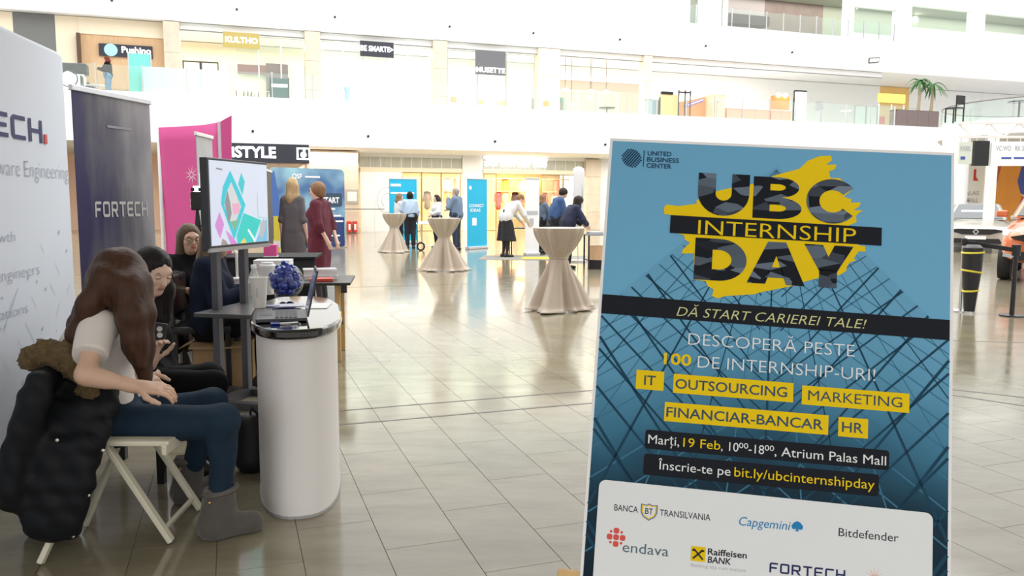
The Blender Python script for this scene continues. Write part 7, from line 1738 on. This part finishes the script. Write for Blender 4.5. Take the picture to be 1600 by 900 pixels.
def hang(px0, px1, py0, py1, d, lab, m, txt=None, tm=None, tb=None, mark=None):
    a = at(px0, py1, d); c = at(px1, py0, d); r = thing('hanging_sign', lab, 'sign', a, 0); w_, h_ = c.x - a.x, at(px0, py0, d).z - a.z
    MB().span((0, 0, 0), (w_, .1, h_)).build('sign_box', m, r)
    for x in (w_ * .2, w_ * .8): MB().span((x - .01, .04, h_), (x + .01, .06, h_ + .14)).build('hanger', steel, r)
    if txt: put_text(r, txt, w_ * tb[0], h_ * tb[1], w_ * (tb[2] - tb[0]), h_ * tb[3], tm, y=-.004, bold=.02)
    if mark: MB().span((w_ * mark[0], -.006, h_ * mark[1]), (w_ * mark[2], -.002, h_ * mark[3])).build('arrow_bar', mark[4], r); 
    return r
bluep = mat('blue_sign_print', (.04, .10, .42), .5); litw = mat('lit_white_sign', (.85, .86, .84), .5, emit=.15)
hang(1497, 1520, 222, 256, 20, 'pale green and white hanging sign at the edge of the poster', mat('pale_green_sign', (.70, .76, .66), .5), 'PARK', MATS['grey_print'], (.1, .6, .9, .22), (.15, .2, .5, .34, bluep))
hang(1521, 1547, 220, 259, 20, 'black hanging sign panel between two pale ones', mat('black_sign', (.015, .017, .02), .5))
hang(1548, 1582, 221, 259, 20, 'white hanging sign with grey capital letters and a blue bar', litw, 'VC WO', MATS['grey_print'], (.2, .62, .95, .2), (.5, .28, 1.0, .36, bluep))
hang(1583, 1640, 221, 259, 20, 'white hanging sign at the right edge continuing the grey letters', litw, 'RK SPACE', MATS['grey_print'], (.02, .62, .6, .2), (.0, .28, .35, .36, bluep))
# painted wall banner and mall sign behind the cars
a = at(1536, 346, 31); w_ = at(1680, 346, 31).x - a.x; z0, z1 = at(1536, 346, 31).z, at(1536, 256, 31).z
r = thing('wall_mural', 'large red, orange and blue abstract wall banner behind the cars', 'banner', (a.x, a.y, 0), 0)
MB().span((0, 0, z0 - .4), (w_, .12, z1)).build('panel', mat('mural_cream', (.80, .70, .55), .6), r); h_ = z1 - z0
MB().span((.1, 0, 0), (.2, .1, z0 - .4)).span((w_ - .2, 0, 0), (w_ - .1, .1, z0 - .4)).build('feet', steel, r)
def mur(pts, c, lay): MB().prism_y([(w_ * x, z0 + h_ * y) for x, y in pts], -.004 * lay, -.004 * lay + .003).build('painted_shape', mat('mural_%d' % lay, c, .6, var=.15, scale=2), r)
mur([(0, 0), (.12, 0), (.22, .4), (.18, 1), (0, 1)], (.55, .10, .06), 1); mur([(0, 0), (.2, 0), (.12, .35), (.06, .55), (0, .6)], (.10, .16, .30), 2)
mur([(.14, .1), (.3, 0), (.42, .3), (.36, .7), (.40, 1), (.16, 1), (.10, .5)], (.85, .32, .04), 3); mur([(.34, 0), (.52, .05), (.50, .35), (.40, .45)], (.72, .08, .04), 4); mur([(.34, .7), (.38, 1), (.60, 1), (.58, .55), (.48, .42), (.38, .5)], (.06, .09, .34), 5); mur([(.6, 0), (.75, 0), (.72, .4), (.62, .35)], (.55, .2, .12), 6)
a = at(1490, 335, 32); w_ = at(1534, 335, 32).x - a.x; r = thing('mall_sign_wall', 'white wall panel with small red emblem and grey capital letters behind the hatchback', 'sign', (a.x, a.y, 0), 0)
MB().span((0, 0, 0), (w_, .1, 2.95)).build('panel', white, r); put_text(r, 'PALAS', w_ * .25, 1.78, w_ * .6, .17, MATS['grey_print'], y=-.01, bold=.02); put_text(r, 'MALL', w_ * .4, 1.5, w_ * .45, .17, MATS['grey_print'], y=-.01, bold=.02)
MB().prism_y([(w_ * .62, 2.35), (w_ * .8, 2.35), (w_ * .7, 2.5), (w_ * .7, 2.8), (w_ * .62, 2.8)], -.012, -.004).build('emblem', redm, r); MB().span((w_ * .3, -.012, 1.0), (w_ * .36, -.004, 1.3)).build('blue_mark', bluep, r)

# ------------------------------------------------------------------ prints, letters and face details belong to the part that carries them
HOSTS = ('foam_board', 'fabric_cover', 'banner_sheet', 'sign_board', 'fascia_board', 'sign_box', 'screen_face', 'fabric', 'front_panel', 'panel', 'body')
SUBS = ('printed_', 'headline_letter', 'yellow_tag', 'logo_', 'sponsor_panel', 'letters', 'slide_shape', 'eyelid', 'eyelashes', 'eyebrow', 'lips', 'painted_shape', 'shield_logo', 'white_square', 'arrow_bar', 'edge_zip')
kids = {}
for o in bpy.data.objects:
    if o.parent is not None: kids.setdefault(o.parent, []).append(o)
for root in [o for o in bpy.data.objects if o.parent is None and o in kids]:
    host = None
    for hn in HOSTS:
        c = [k for k in kids[root] if k.name.split('.')[0] == hn and k.location.length < 1e-6]
        if c: host = c[0]; break
    if host is None: continue
    for k in kids[root]:
        if k is not host and k.name.startswith(SUBS): k.parent = host
